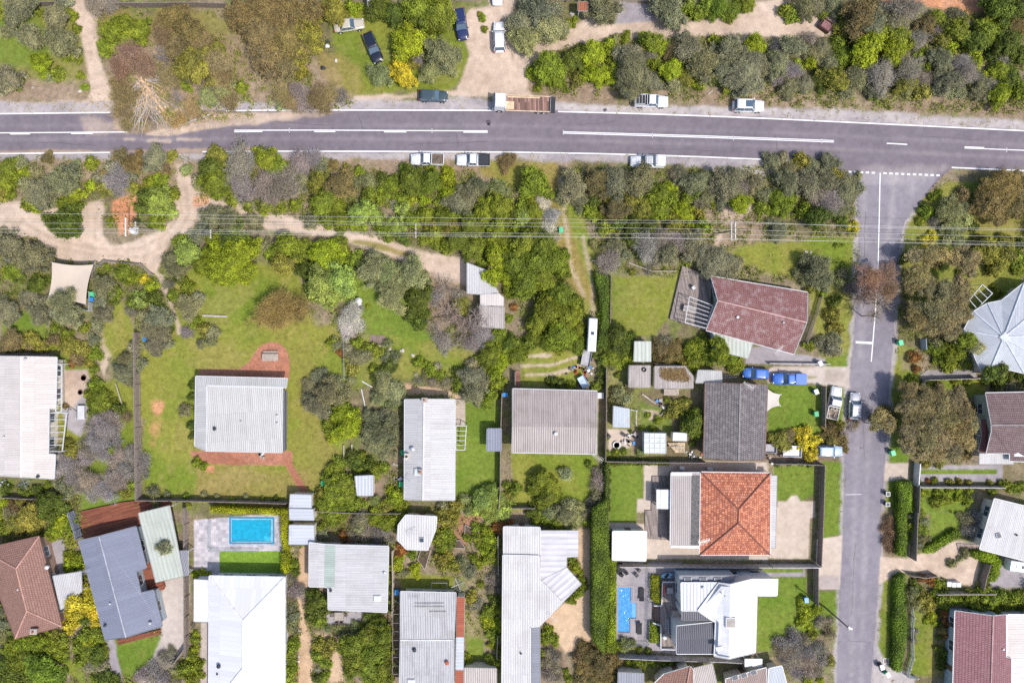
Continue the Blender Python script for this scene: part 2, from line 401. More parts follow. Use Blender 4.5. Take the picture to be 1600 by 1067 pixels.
paint('green', K('P', "300 500 440 495 440 660 380 700 300 620"), .4, .3)
paint('green', K('O', "1515 520 1600 520 1600 860 1505 880"), .5, .3)
paint('lawn', K('P', "700 440 800 420 790 1000 700 1000 655 960 680 700"), .5, .4)
paint('lawn', K('P', "890 560 1040 560 1010 1020 860 1020"), .6, .5)
paint('dry', K('P', "1000 800 1140 800 1140 1020 1000 1020"), .6, .5, .7)
paint('green', K('P', "1000 0 1230 0 1180 120 1000 190"), .6, .4)
paint('green', K('L', "930 920 1280 930 1220 1067 900 1067"), .8, .6)
paint('lawn', K('L', "720 870 830 880 820 1067 700 1067"), .5, .4)
paint('green', K('L', "730 640 860 640 860 770 730 760"), .5, .4)
paint('green', K('I', "500 980 880 985 860 1010 490 1060"), .5, .3)
paint('green', K('M', "700 800 1000 780 960 880 880 980 780 1060 700 850"), .5, .5)
paint('lawn', K('M', "420 900 520 1000 520 1067 380 980"), .6, .6)
paint('lawn', K('N', "850 380 1240 400 1240 500 860 500"), .8, .5); paint('green', K('N', "1290 660 1420 640 1410 920 1300 930"), .6, .4)
paint('green', K('N', "1240 400 1520 380 1480 660 1290 660"), 1, .8, .7)
paint('litter', Q("680 800 790 790 790 1000 730 1000 720 870 680 860"), 1.2, 1, .7)
paint('mulch', Q("545 740 630 740 630 1067 460 1067 452 860 490 820"), 1.5, 1, .7)
paint('meadow', K('K', "60 0 480 60 420 290 60 290"), .8, .5)
paint('meadow', K('K', "590 150 1190 150 1190 740 590 740"), 1, .8, .5); paint('mulch', K('K', "780 300 1180 300 1180 740 960 740 790 560"), 1.2, 1.2, .7)
paint('green', K('K', "790 380 1000 440 980 570 780 560"), .8, .8, .8); paint('dirt', K('K', "800 430 900 440 940 500 850 500"), .6, .6, .9)
paint('meadow', K('J', "450 0 1500 0 1300 200 1000 260 900 260 560 300 450 200"), 1, 1, .8)
paint('dry', Q('750 250 868 252 878 300 905 400 935 470 905 470 872 400 848 330 815 296 775 285 750 268'), 1, .8)
# --- dirt tracks
paint('dirt', K('A', "425 0 520 0 545 60 600 100 600 300 640 420 690 540 690 600 900 640 900 690 0 700 0 640 540 620 560 560 530 350 480 160 440 50"), .7, .5)
paint('dirt', K('B', "1240 560 1300 430 1330 330 1260 190 1310 60 1440 40 1440 -60 1640 -60 1581 80 1600 580 1600 610 1480 600 1180 600 600 640 610 600"), .7, .5)
paint('dirt', K('C', "0 40 20 300 190 220 420 130 680 30 850 60 960 150 1200 120 1380 100 1500 20 1660 -10 1790 190 1660 230 1400 225 1200 230 800 230 600 240 330 300 120 380 80 560 150 600 0 600"), .7, .4)
paint('dirt', Q("1235 0 1260 0 1300 25 1310 55 1240 60 1200 58 1160 60 1160 20"), .7, .5)
paint('greypave', K('C', "670 10 850 30 890 130 620 150"), .4, .1); paint('orange', K('D', "680 -40 1340 -40 1460 110 1340 110 1100 60 950 30 700 10"), .7, .6)
paint('dirt', K('E', "-600 180 180 180 500 240 540 180 640 160 640 380 700 440 900 400 1060 300 1100 100 1080 -60 1140 -60 1200 110 1290 160 1600 230 1990 330 1990 390 1550 270 1300 200 1200 300 1180 400 1060 440 1000 520 960 640 880 570 660 545 560 560 360 545 330 470 180 400 -600 420"), .8, .6)
paint('dirt', K('F', "-100 240 120 280 400 320 900 440 1100 500 1260 530 1300 560 1300 700 1100 660 980 560 800 510 580 440 540 430 540 400 100 350 -100 330"), .7, .5)
paint('dry', K('F', "560 410 700 420 960 500 980 530 860 500 600 440"), .5, .4, .9, cls=False)
paint('litter', K('F', "1060 620 1300 700 1300 800 1120 1000 1040 980 1060 760"), 1, .8, .8)
paint('dirt', K('E', "940 600 1010 620 1130 980 1100 1000 1060 860"), .5, .4, .9)
for s in ('-100 300 150 310 350 420 600 470 850 470 1000 400 1120 240 1110 60', '-100 345 140 360 330 460 600 510 880 520 1040 440 1170 260 1140 60', '590 200 585 420', '1230 180 1500 260 1700 310'): paint('litter', K('E', s), .5, .25, .3, width=.5, cls=False)
paint('orange', K('E', "690 170 830 130 840 260 800 390 730 390 690 250"), .7, .6); paint('orange', K('E', "1190 150 1280 140 1290 190 1200 210"), .6, .5, .8)
for z in ("690 400 50", ): pass
paint('orange', K('I', "930 400 965 385 1000 395 1002 425 985 455 955 465 935 440"), 1, 1.1, .85); paint('orange', K('I', "935 500 985 510 995 540 970 600 950 650 915 640 915 560"), 1.4, 1.4, .55); paint('orange', K('I', "1270 780 1320 780 1320 820 1270 815"), .5, .4)
for s, wd in (("300 40 360 560 440 760", .8), ("440 400 500 700 500 900", .8)):
    paint('dirt', K('G', s), .6, .3, .6, width=wd * .8, cls=False)
for s in ("60 105 240 100", "60 165 240 160 400 110", "90 220 260 215 420 165"):
    paint('dirt', K('K', s), .4, .2, .85, width=.5, cls=False)
paint('dirt', Q("1115 372 1125 350 1122 320 1160 310 1190 330 1135 345 1122 400 1110 385"), .8, .7, .8)
paint('dirt', K('I', "640 0 560 -60 690 100 640 230 600 100"), .7, .5, .7)
paint('sand', K('J', "920 270 1180 320 1300 360 1230 372 1200 340 920 345"), .4, .3)
paint('sand', K('N', "265 220 330 210 322 480 270 540 345 800 350 1100 255 1100 270 760 250 540"), .4, .3)
paint('sand', K('N', "350 760 580 780 510 900 560 1060 440 1060 440 960 500 850 430 790"), .7, .6, .9)
paint('sand', K('O', "410 120 500 120 495 800 450 810 380 870 330 880 170 700 310 580 430 500 430 360 400 280"), .4, .25)
paint('greypave', K('O', "290 680 440 690 440 860 300 860"), .8, .6, .0001)
paint('litter', K('O', "175 720 300 820 370 1060 180 1060"), .6, .5)
paint('greypave', K('I', "380 200 540 190 560 260 550 370 540 480 500 600 420 560 380 440"), .5, .3); paint('sand', K('I', "400 210 540 200 560 280 440 420 390 380"), .8, .8, .6, cls=False)
# --- road
road = Q("-140 182 0 178 200 176 400 171.5 760 171.5 870 173 1200 184 1400 194 1600 203 1740 210 1740 274 1600 269 1487 264 1476 272 1440 313 1423 331 1412.5 348 1407.5 376 1402 412 1395 538 1393 555 1388.5 618 1385 694 1377 798 1377 860 1373 906 1368 974 1362 1045 1358 1180 1304 1180 1309 1065 1311 929 1317 817 1320 722 1326 606 1331 555 1334 538 1339 412 1343 371 1338 303 1332 280 1310 268 1280 253 1200 251 1000 243 800 239.5 400 238.5 170 240.5 0 242 -140 243")
paint('shoulder', Q("-140 160 60 160 160 160 400 158 600 158 700 150 800 158 900 163 1200 168 1400 176 1600 190 1740 196 1740 220 -140 210"), .8, .5)
paint('gravel', Q("880 164 1200 168 1400 177 1400 186 1200 178 880 171"), .8, .6, .7)
paint('shoulder', Q("-140 235 400 235 800 236 1200 246 1300 250 1340 270 1345 290 1250 262 1000 255 800 250 400 248 -140 252"), .8, .6)
paint('gravel', Q("1368 1000 1385 1040 1430 1055 1430 1120 1340 1120 1350 980"), .6, .4)
paint('shoulder', [(x + (6 if x > 1350 else -5), y) for x, y in road[15:45]], .6, .6, .9)
paint('asphalt', road, .14, .12)
paint('asphalt2', Q("1312 268 1470 272 1440 313 1412 348 1407 376 1395 538 1388 618 1377 798 1377 860 1362 1045 1356 1190 1302 1190 1311 929 1317 817 1326 606 1334 538 1343 371 1338 303 1332 282"), .3, .2, .9)
paint('gravel', Q("1345 262 1480 262 1460 280 1420 300 1440 285 1350 285"), 1.5, 1, .3, cls=False)
for s, wd, al in (("1398 275 1392 340 1385 400", .9, .3), ("1350 300 1352 420 1345 560", .8, .22), ("1340 620 1335 800 1330 1070", .7, .2), ("1360 620 1352 820 1345 1070", .7, .2)):
    paint('gravel', Q(s), .9, .3, al, width=wd, cls=False)
# road patching and tyre-darkened lanes
paint('asphalt', Q("-140 190 200 192 380 186 800 186 1200 196 1740 222 1740 228 1200 202 800 192 -140 198"), .8, .2, .35, cls=False)
paint('litter', K('A', "680 700 900 690 1400 700 1581 700 1581 760 1300 800 1050 830 820 820 700 800"), .5, .5, .95)
paint('dirt', K('A', "1100 790 1350 710 1540 690 1700 690 1900 700 1581 770 1300 800 1100 830 900 830"), .5, .5, .85, cls=False)
paint('dirt', K('A', "500 730 740 740 780 820 540 810"), 1.2, 1, .5, cls=False)
for y_, a_ in ((189, .22), (196, .16), (217, .22), (227, .2)): paint('shoulder' if y_ in (196, 217) else 'asphalt', Q(f'-140 {y_+1} 400 {y_} 800 {y_+.5} 1200 {y_+11} 1740 {y_+37}'), .7, .12, a_, width=.55, cls=False)
for s in ("770 860 840 865", "870 870 1050 875", "1100 862 1240 862"): paint('dirt', K('A', s), .3, .6, .6, width=.35, cls=False)
paint('sand', K('A', "0 935 400 925 900 930 1581 915 1581 935 0 955"), .5, .4, .6, cls=False)
paint('dirt', K('B', "0 700 160 690 420 690 570 690 420 715 0 770"), .6, .5, .6, cls=False)
# --- paving and drives
paint('concrete', K('L', "30 170 500 170 505 300 240 270 0 270 0 190"), .3, .1); paint('mulch', K('L', "350 190 470 200 450 260 350 260"), .8, .5, .4, cls=False); paint('lawn', K('L', "240 225 305 225 305 245 240 245"), .3, .2, .8, cls=False)
paint('greypave', K('L', "0 115 300 110 300 150 0 150"), .2, .1); paint('greypave', Q("1165 545 1200 540 1240 552 1290 560 1290 572 1165 568"), .3, .1)
paint('tan', K('L', "60 1000 110 1000 145 965 180 965 200 1000 290 1000 290 1100 50 1100"), .3, .08); paint('tan', K('P', "0 -20 260 -20 250 300 0 300"), .3, .1)
paint('tan', K('K', "815 775 1100 750 1460 760 1560 820 1581 800 1581 830 1000 830 990 1067 770 1067 775 985 815 985"), .3, .1); paint('tan', K('O', "600 75 830 85 990 180 1160 230 1160 300 820 300 600 120"), .3, .1)
paint('tan', K('O', "1160 275 1581 280 1581 310 1160 300"), .3, .1)
paint('tan', K('P', "300 178 460 155 443 490 290 490"), .25, .1); paint('greypave', K('P', "292 400 440 400 443 490 290 490"), .3, .2, .5, cls=False)
paint('concrete', K('L', "725 765 870 765 870 870 715 870"), .3, .15); paint('tan', K('L', "725 765 870 765 870 870 715 870"), .4, .3, .6, cls=False)
paint('dirt', K('P', "690 285 860 290 1030 240 1190 180 1310 230 1300 310 1290 470 1150 450 1030 400 850 380 690 445"), .5, .3)
paint('greypave', K('P', "1160 200 1310 200 1310 250 1180 250"), .3, .1); paint('greypave', K('P', "1430 250 1581 300 1640 480 1330 480 1440 350"), .4, .3)
paint('greypave', K('L', "920 775 1450 775 1450 880 920 880"), .3, .15); paint('green', K('L', "925 803 1415 803 1415 832 925 832"), .2, .08)
paint('greypave', K('P', "-40 330 230 330 230 410 -40 410"), .3, .1); paint('green', K('P', "-40 357 220 357 220 384 -40 384"), .2, .1)
paint('greypave', K('L', "940 190 1290 190 1290 245 940 245"), .3, .2, .8)
paint('tan', K('M', "1010 445 1165 400 1165 830 1080 950 900 1067 850 1067 930 950 1000 790 1000 640"), .4, .25, .85); paint('gravel', K('M', "1010 445 1165 400 1165 830 1080 950 900 1067 850 1067 930 950 1000 790 1000 640"), .8, .5, .5, cls=False)
paint('greypave', K('M', "660 800 700 800 760 1067 690 1067"), .4, .3); paint('greypave', K('M', "290 190 400 180 400 390 340 390"), .4, .2); paint('concrete', K('M', "1240 690 1297 690 1297 1100 1240 1100"), .2, .05)
paint('pavers', K('M', "1198 60 1820 10 1820 260 1355 260 1355 410 1198 410"), .15, .02); paint('turf', K('M', "1356 252 1740 252 1740 400 1356 400"), .12, .02)
paint('greypave', K('O', "645 320 1050 320 1050 900 645 825"), .15, .03)
paint('brick', Q("312 577 374 576 388 566 398 552 404 542 413 536.5 424 534 435 536 445 543 451 554 453 570 452 594 312 592"), .15, .05); paint('brick', K('I', "1175 690 1300 685 1800 690 1810 780 1300 770 1180 720"), .15, .12)
paint('brick', K('J', "175 770 225 770 330 950 275 950"), .2, .2)
paint('tan', K('K', "590 555 740 560 750 640 700 700 600 700"), .4, .2); paint('mulch', K('K', "740 560 820 560 820 700 740 700"), .5, .3)
paint('concrete', K('J', "1230 370 1290 370 1290 530 1230 530"), .15, .03)
paint('greypave', K('N', "430 620 660 620 640 720 420 700"), .4, .2); paint('brick', K('N', "1205 60 1300 20 1400 30 1300 210 1230 210"), .6, .4, .6)
paint('tan', K('K', "1090 750 1581 760 1581 820 1090 820"), .3, .1); paint('litter', K('L', "840 60 980 60 970 200 830 190"), 1, 1, .6)
paint('litter', K('P', "700 0 800 0 800 280 700 280"), .7, .6, .8); paint('mulch', K('P', "880 400 1040 400 1040 500 880 500"), .8, .6, .7)
paint('mulch', K('J', "450 800 900 780 900 1060 380 1060"), 1.2, 1, .6); paint('mulch', K('I', "100 880 500 900 480 1060 60 1060"), 1.2, 1, .7)

mg = {}
def ground_mat(name, fine, amp, bump, rough=.95, clump=None):
    m = NT(name); pos = m.coord(); a = m.t.nodes.new('ShaderNodeVertexColor'); a.layer_name = 'tone'
    n1 = m.noise(pos, fine, 3, .7); n2 = m.noise(pos, fine * .22, 3, .6)
    f = m.math('ADD', m.math('MULTIPLY', n1, .6), m.math('MULTIPLY', n2, .4))
    lo, hi = 1 - amp, 1 + amp
    col = m.mix(1.0, a.outputs['Color'], m.mix(m.ramp(f, .32, .68), (lo, lo, lo), (hi, hi, hi)), 'MULTIPLY')
    if clump: col = m.mix(m.math('MULTIPLY', m.ramp(m.noise(pos, 1.4, 4, .7), .5, .66), .4), col, clump)
    m.bump(n1, bump, .06); return m.base(col, rough, .15)
GM = [ground_mat('scrub_soil', 5, .42, .9, clump=(.10, .13, .035)), ground_mat('mown_grass', 7, .30, .9), ground_mat('bare_dirt', 4, .13, .4), ground_mat('asphalt_seal', 14, .07, .25, .9),
      ground_mat('dusty_shoulder', 6, .14, .4), ground_mat('poured_drive', 9, .07, .2), ground_mat('grey_paving', 5, .14, .3)]
def paver_mat(name, bw, rh, mo, ang=0, ms=.02):
    m = NT(name); pos = m.coord(); a = m.t.nodes.new('ShaderNodeVertexColor'); a.layer_name = 'tone'
    mp = m.n('ShaderNodeMapping'); mp.inputs['Rotation'].default_value = (0, 0, ang); m.l(pos, mp.inputs['Vector'])
    bk = m.n('ShaderNodeTexBrick', Scale=1.0, Mortar_Size=ms, Brick_Width=bw, Row_Height=rh)
    bk.inputs['Color1'].default_value = (.75, .75, .75, 1); bk.inputs['Color2'].default_value = (1.2, 1.15, 1.1, 1); bk.inputs['Mortar'].default_value = (mo, mo, mo, 1); m.l(mp.outputs[0], bk.inputs['Vector'])
    return m.base(m.mix(1.0, a.outputs['Color'], bk.outputs['Color'], 'MULTIPLY'), .8, .2)
GM += [paver_mat('red_brick_paving', .36, .2, .75, R(45), .03), ground_mat('garden_mulch', 6, .35, .9), paver_mat('pale_pool_pavers', .6, .6, .8)]
vid = np.arange(nx * ny).reshape(ny, nx)
F = np.stack([vid[:-1, :-1], vid[:-1, 1:], vid[1:, 1:], vid[1:, :-1]], -1).reshape(-1, 4)
FC = CLS[:-1, :-1].reshape(-1)
ZZ = np.zeros_like(XX)
V = np.stack([XX, YY, ZZ], -1).reshape(-1, 3); VC = np.clip(GC, 0, 1).reshape(-1, 3)
# pool holes: drop ground cells that lie inside a pool
POOLS = [K('M', "1427 50 1684 53 1684 197 1427 197"), K('O', "648 475 743 475 743 568 775 568 775 668 733 668 733 758 648 758")]
keep = np.ones(len(F), bool)
cx = (XX[:-1, :-1] + GS / 2).ravel(); cy = (YY[:-1, :-1] + GS / 2).ravel()
for pl in POOLS:
    keep &= ~(sdist([tuple(W(*q)[:2]) for q in pl], cx, cy) > .12)
for ci, cn in enumerate(CN):
    sel = (FC == ci) & keep
    if not sel.any(): continue
    f = F[sel]; u, inv = np.unique(f, return_inverse=True)
    me = np_mesh(cn, V[u], inv.reshape(f.shape), [GM[ci]], VC[u])
    o = bpy.data.objects.new(cn, me); COL.objects.link(o); o['kind'] = 'structure'
    if cn == 'road': ROAD = o
# land beyond the surveyed block, out to the horizon
mb = MB(); B0 = 3000
for x0, y0, x1, y1 in ((-B0, GY1, B0, B0), (-B0, -B0, B0, GY0), (-B0, GY0, GX0, GY1), (GX1, GY0, B0, GY1)):
    mb.poly([(x0, y0, 0), (x1, y0, 0), (x1, y1, 0), (x0, y1, 0)])
far = NT('far_scrub_land'); fn = far.noise(far.coord(), .12, 5, .65)
o = mb.build('outlying_ground', [far.base(far.mix(far.ramp(fn, .35, .65), (.085, .12, .035), (.20, .175, .10)), .95, .1)]); o['kind'] = 'structure'

def gcol(x, y):
    i = min(nx - 1, max(0, int((x - GX0) / GS))); j = min(ny - 1, max(0, int((y - GY0) / GS))); return CLS[j, i]
# ---------------------------------------------------------------- painted road markings (sheets 6 mm above the seal)
lm = NT('road_paint'); pn = lm.noise(lm.coord(), 9, 5, .75)
PAINT = lm.base(lm.mix(lm.ramp(pn, .28, .46), (.42, .40, .42), (.80, .80, .80)), .6, .3)
def stripe(pts, wd=.13, name='lane_marking', z=.006, mat=None):
    mb = MB(); q = [Vector(W(*p)[:2]) for p in pts]; L = []
    for i, p in enumerate(q):
        d = (q[min(i + 1, len(q) - 1)] - q[max(i - 1, 0)]).normalized(); n = Vector((-d.y, d.x)) * wd / 2; L.append((p + n, p - n))
    for i in range(len(L) - 1):
        a, b = L[i], L[i + 1]
        mb.poly([(*a[1], z), (*b[1], z), (*b[0], z), (*a[0], z)])
    return mb.build(name, [mat or PAINT], ROAD)
stripe(Q("-140 181 0 178.1 172 176.2"), .2); stripe(K('A', "1395 686 1581 683"), .2); stripe(Q("400 172.8 580 172.4 770 172.9"), .2)
stripe(Q("872 174.7 1000 178 1100 181.5 1200 185.5 1400 195 1600 204.6 1740 212"), .2)
stripe(Q("-140 241.5 0 240.4 172 238.6"), .2); stripe(K('A', "1250 938 1581 935"), .2); stripe(Q("400 236.5 600 236.8 800 238 930 240.3 1000 242.2 1100 245.5 1190 249.2"), .2)
stripe(Q("1200 249.8 1282 252.4"), .2); stripe(Q("1487 262 1600 267 1740 273"), .2)
stripe(Q("-140 209 0 208 200 206.6"), .16); stripe(Q("366 203.9 500 203.7 762 204.9"), .16)
for s in ("16 209.7 47 209.5", "111 209 145 208.7", "366 206.3 410 205.8", "491 206 524 206", "600 206.4 635 206.5", "724 206.9 762 207"): stripe(Q(s), .16)
stripe(Q("880 206.2 1100 212.7 1303 220"), .14); stripe(Q("880 208.4 1100 215 1303 222.4"), .14)
stripe(Q("1385.5 224.2 1417.5 226"), .18); stripe(Q("1507 231.6 1600 235.2 1740 241"), .14); stripe(Q("1507 229.7 1538 230.9"), .14)
for x, y in ((880, 207.2), (1019.5, 211.6), (1146, 216.2), (1284, 220.6), (1573, 234.4), (452, 203.9), (675, 204.7)): stripe([(x, y - 3.6), (x, y + 3.6)], .07)
stripe(Q("1375.2 270.5 1374 330 1372 417 1367.5 490 1361.3 565"), .16)
for i in range(17):
    x = 1316 + i * 9.2; y = 268.3 + (x - 1316) * .04
    if abs(x + 2.4 - 1375) > 3: stripe([(x, y), (x + 5, y + .2)], .28)
stripe(Q("1337 534.5 1363 536"), .35); stripe(Q("1321 772.5 1346 772"), .06)
TAR = plain('tar_sealant', (.10, .085, .10), .6)
rc = random.Random(77)
for x0, y0, x1, y1 in ((430, 190, 520, 196), (640, 226, 760, 221), (905, 196, 960, 190), (1010, 232, 1120, 236), (1210, 208, 1216, 238), (60, 222, 150, 228), (1440, 213, 1530, 218), (1345, 620, 1352, 720), (1336, 850, 1330, 960), (1352, 330, 1350, 400), (712, 205, 716, 232), (1325, 1000, 1362, 1003), (560, 178, 566, 200)):
    stripe([(x0 + (x1 - x0) * k / 9 + rc.uniform(-1.2, 1.2), y0 + (y1 - y0) * k / 9 + rc.uniform(-1.2, 1.2)) for k in range(10)], .07, 'crack_sealant', .004, TAR)
for x, y, r_ in ((763, 191, .45), (764, 195, .3), (945, 172, .35), (1345, 700, .2), (700, 214, .16)):
    mb = MB(); p = W(x, y); mb.poly([(p.x + r_ * rc.uniform(.7, 1.1) * math.cos(a * .7), p.y + r_ * rc.uniform(.6, 1.1) * math.sin(a * .7), .004) for a in range(9)]); mb.build('oil_stain', [TAR], ROAD)
# ---------------------------------------------------------------- buildings
def pip(x, y, poly):
    ins = False; n = len(poly)
    for i in range(n):
        ax, ay = poly[i][:2]; bx, by = poly[(i + 1) % n][:2]
        if (ay > y) != (by > y) and x < (bx - ax) * (y - ay) / (by - ay) + ax: ins = not ins
    return ins
def fnormal(pts):
    n = Vector((0, 0, 0))
    for i in range(len(pts)):
        a, b = pts[i], pts[(i + 1) % len(pts)]
        n += Vector(((a.y - b.y) * (a.z + b.z), (a.z - b.z) * (a.x + b.x), (a.x - b.x) * (a.y + b.y)))
    n.normalize(); return n
class Roof:
    """faces: lists of (plan x, plan y, height); ribs/courses follow each face's own slope"""
    def __init__(s, faces, ribdir=None, th=.14):
        s.F = []
        for f in faces:
            p = [W(*q) for q in f]; n = fnormal(p)
            if n.z < 0: p = p[::-1]; n = -n
            s.F.append((p, n))
        s.rib = ribdir; s.th = th
    def edges(s):
        E = {}
        for k, (p, n) in enumerate(s.F):
            for i in range(len(p)):
                a, b = p[i], p[(i + 1) % len(p)]
                key = frozenset((tuple(round(c, 2) for c in a), tuple(round(c, 2) for c in b)))
                E.setdefault(key, []).append((k, a, b))
        return E
    def z(s, x, y, fallback=None):
        best = None
        for p, n in s.F:
            if pip(x, y, p):
                zz = p[0].z - (n.x * (x - p[0].x) + n.y * (y - p[0].y)) / n.z
                best = zz if best is None else max(best, zz)
        return fallback if best is None else best
    def build(s, name, mat, parent, off):
        mb = MB()
        for p, n in s.F:
            if s.rib is not None: v = Vector((math.cos(s.rib), math.sin(s.rib), 0)); v = (v - n * v.dot(n)).normalized()
            else:
                v = Vector((0, 0, 1)) - n * n.z
                v = v.normalized() if v.length > .02 else Vector((0, 1, 0))
            u = v.cross(n).normalized()
            mb.poly(p, 0, [(q.dot(u), q.dot(v)) for q in p])
            mb.poly([q - Vector((0, 0, s.th)) for q in p][::-1], 1)
        for key, lst in s.edges().items():
            if len(lst) == 1:
                k, a, b = lst[0]; d = Vector((0, 0, s.th)); mb.poly([a - d, b - d, b, a], 1)
        return mb.build(name, [mat, M['white']], parent, off)
def outline(rf):
    """outer boundary of the roof in plan (metres, counter-clockwise), with heights"""
    nxt = {}
    for key, lst in rf.edges().items():
        if len(lst) == 1:
            k, a, b = lst[0]; nxt.setdefault((round(a.x, 2), round(a.y, 2)), []).append((a, b))
    if not nxt: return []
    st0 = next(iter(nxt)); cur = st0; out = []
    for _ in range(200):
        L = nxt.get(cur)
        if not L: break
        a, b = L.pop(); out.append(a); cur = (round(b.x, 2), round(b.y, 2))
        if cur == st0: break
    return out
def inset(pts, d):
    n = len(pts); out = []
    for i in range(n):
        a, b, c = pts[i - 1], pts[i], pts[(i + 1) % n]
        e1 = Vector((b[0] - a[0], b[1] - a[1])); e2 = Vector((c[0] - b[0], c[1] - b[1]))
        if e1.length < 1e-6 or e2.length < 1e-6: continue
        e1.normalize(); e2.normalize(); n1 = Vector((-e1.y, e1.x)); n2 = Vector((-e2.y, e2.x)); m = n1 + n2
        if m.length < .3: m = n1
        m = m / m.length; k = d / max(.35, m.dot(n1)); out.append((b[0] + m.x * k, b[1] + m.y * k))
    return out
def win_mesh():
    g = MB(); g.box(0, .0, 0, 1.5, .04, 1.0); gm = g.mesh('window', M['glass'])
    f = MB()
    for x, z, sx, sz in ((0, .54, 1.66, .08), (0, -.54, 1.66, .08), (-.79, 0, .08, 1.0), (.79, 0, .08, 1.0), (0, 0, .05, 1.0)): f.box(x, -.01, z, sx, .08, sz)
    return gm, f.mesh('window_frame', M['white'])
WIN = win_mesh()
d_ = MB(); d_.box(0, 0, 0, .86, .06, 2.05); DOOR = d_.mesh('door', plain('door_paint', (.16, .10, .07), .5))
h_ = MB(); h_.box(.33, -.06, -.03, .12, .06, .04); HANDLE = h_.mesh('door_handle', M['chrome'])
def inst(me, name, parent, loc, rz=0):
    o = bpy.data.objects.new(name, me); COL.objects.link(o); o.parent = parent; o.location = loc; o.rotation_euler = (0, 0, rz); return o
ROOFS = {}
def building(name, label, cat, faces, mat, wall='cream', over=.45, rib=None, caps=None, gut=None, windows=True, group=None, th=.14, foot=None, wallh=None, open_=False):
    gut = gut or ('white' if windows and not open_ else 'trim')
    rf = Roof(faces, rib, th); ol = outline(rf)
    A = sum(ol[i].x * ol[(i + 1) % len(ol)].y - ol[(i + 1) % len(ol)].x * ol[i].y for i in range(len(ol)))
    if A < 0: ol = ol[::-1]
    c = sum((Vector((p.x, p.y, 0)) for p in ol), Vector((0, 0, 0))) / len(ol); off = tuple(c)
    t = thing(name, label, cat, c, group=group)
    ro = rf.build('roof', mat, t, off)
    # gutters and barge boards
    g = MB(); cp = MB()
    for key, lst in rf.edges().items():
        k, a, b = lst[0]
        if len(lst) == 1:
            n = rf.F[k][1]; out = (b - a).cross(Vector((0, 0, 1))).normalized() * .06
            lo = abs(a.z - b.z) < .12
            g.bar(a + out - Vector((0, 0, .05 if lo else .02)), b + out - Vector((0, 0, .05 if lo else .02)), (.10 if lo else .05) if gut != 'trim' else .03, .12 if lo else .15)
        elif caps:
            n1, n2 = rf.F[lst[0][0]][1], rf.F[lst[1][0]][1]
            m = (a + b) / 2; c1 = sum(rf.F[lst[0][0]][0], Vector()) / len(rf.F[lst[0][0]][0])
            if (c1 - m).dot(n2) < -.02 and n1.dot(n2) < .998:      # convex: a ridge or hip
                cp.tube([a + Vector((0, 0, .03)), b + Vector((0, 0, .03))], .11, 8)
    go = g.build('gutter', [M[gut]], t, off)
    if caps: cp.build('ridge_cap', [caps], ro, (0, 0, 0) if False else off)
    # walls
    if not open_:
        fp = inset([(p.x, p.y) for p in ol], over) if foot is None else [tuple(W(*q)[:2]) for q in foot]
        wl = MB(); n = len(fp); zmin = min(p.z for p in ol)
        for i in range(n):
            a, b = Vector(fp[i]), Vector(fp[(i + 1) % n]); L = (b - a).length; k = max(1, int(L / .6)); d = 0
            prev = None
            for j in range(k + 1):
                q = a.lerp(b, j / k); z = rf.z(q.x, q.y, zmin) - th - .01
                if wallh: z = min(z, wallh)
                if prev is not None: wl.poly([(prev[0].x, prev[0].y, 0), (q.x, q.y, 0), (q.x, q.y, z), (prev[0].x, prev[0].y, prev[1])], 0, [(prev[2], 0), (L * j / k, 0), (L * j / k, z), (prev[2], prev[1])])
                prev = (q, z, L * j / k)
        wl.build('wall', [M[wall]], t, off)
        if windows:
            longest = max(range(n), key=lambda i: math.dist(fp[i], fp[(i + 1) % n])); hd = False
            for i in range(n):
                a, b = Vector(fp[i]), Vector(fp[(i + 1) % n]); L = (b - a).length
                if L < 2.6: continue
                k = max(1, int(L / 3.4)); d = (b - a).normalized(); out = Vector((d.y, -d.x)); rz = math.atan2(d.y, d.x)
                for j in range(k):
                    q = a + d * L * (j + .5) / k + out * .02
                    if i == longest and not hd and j == k // 2:
                        hd = True; dr = inst(DOOR, 'door', t, (q.x - off[0], q.y - off[1], 1.03), rz); inst(HANDLE, 'handle', dr, (0, 0, 0))
                    else:
                        if zmin < 2.3: continue
                        wo = inst(WIN[0], 'window', t, (q.x - off[0], q.y - off[1], min(1.45, zmin - 1.0)), rz); inst(WIN[1], 'frame', wo, (0, 0, 0))
    else:
        ps = MB(); fp = inset([(p.x, p.y) for p in ol], .2)
        for q in fp:
            p = MB(); z = rf.z(q[0], q[1], min(v.z for v in ol)) - th; p.box(q[0], q[1], z / 2, .1, .1, z); p.build('post', [M['white' if gut in ('white', 'trim') else 'timber']], t, off)
    t['_roof'] = 1; ROOFS[t.name] = (rf, t, off)
    del t['_roof']
    return t, rf, off
def fz(pts, z): return [(x, y, z) for x, y in pts]
def gable(c4, ez, rz, ra=None, rb=None):
    """c4: eave corners a,b,c,d; ridge runs from middle of d-a to middle of b-c"""
    a, b, c, d = c4; m = lambda p, q: ((p[0] + q[0]) / 2, (p[1] + q[1]) / 2)
    r1 = ra or m(a, d); r2 = rb or m(b, c)
    return [[(*a, ez), (*b, ez), (*r2, rz), (*r1, rz)], [(*r1, rz), (*r2, rz), (*c, ez), (*d, ez)]]
def hip(c4, ez, rz, r1, r2):
    """ridge r1-r2; a-d side meets r1, b-c side meets r2"""
    a, b, c, d = c4
    return [[(*a, ez), (*b, ez), (*r2, rz), (*r1, rz)], [(*b, ez), (*c, ez), (*r2, rz)], [(*c, ez), (*d, ez), (*r1, rz), (*r2, rz)], [(*d, ez), (*a, ez), (*r1, rz)]]
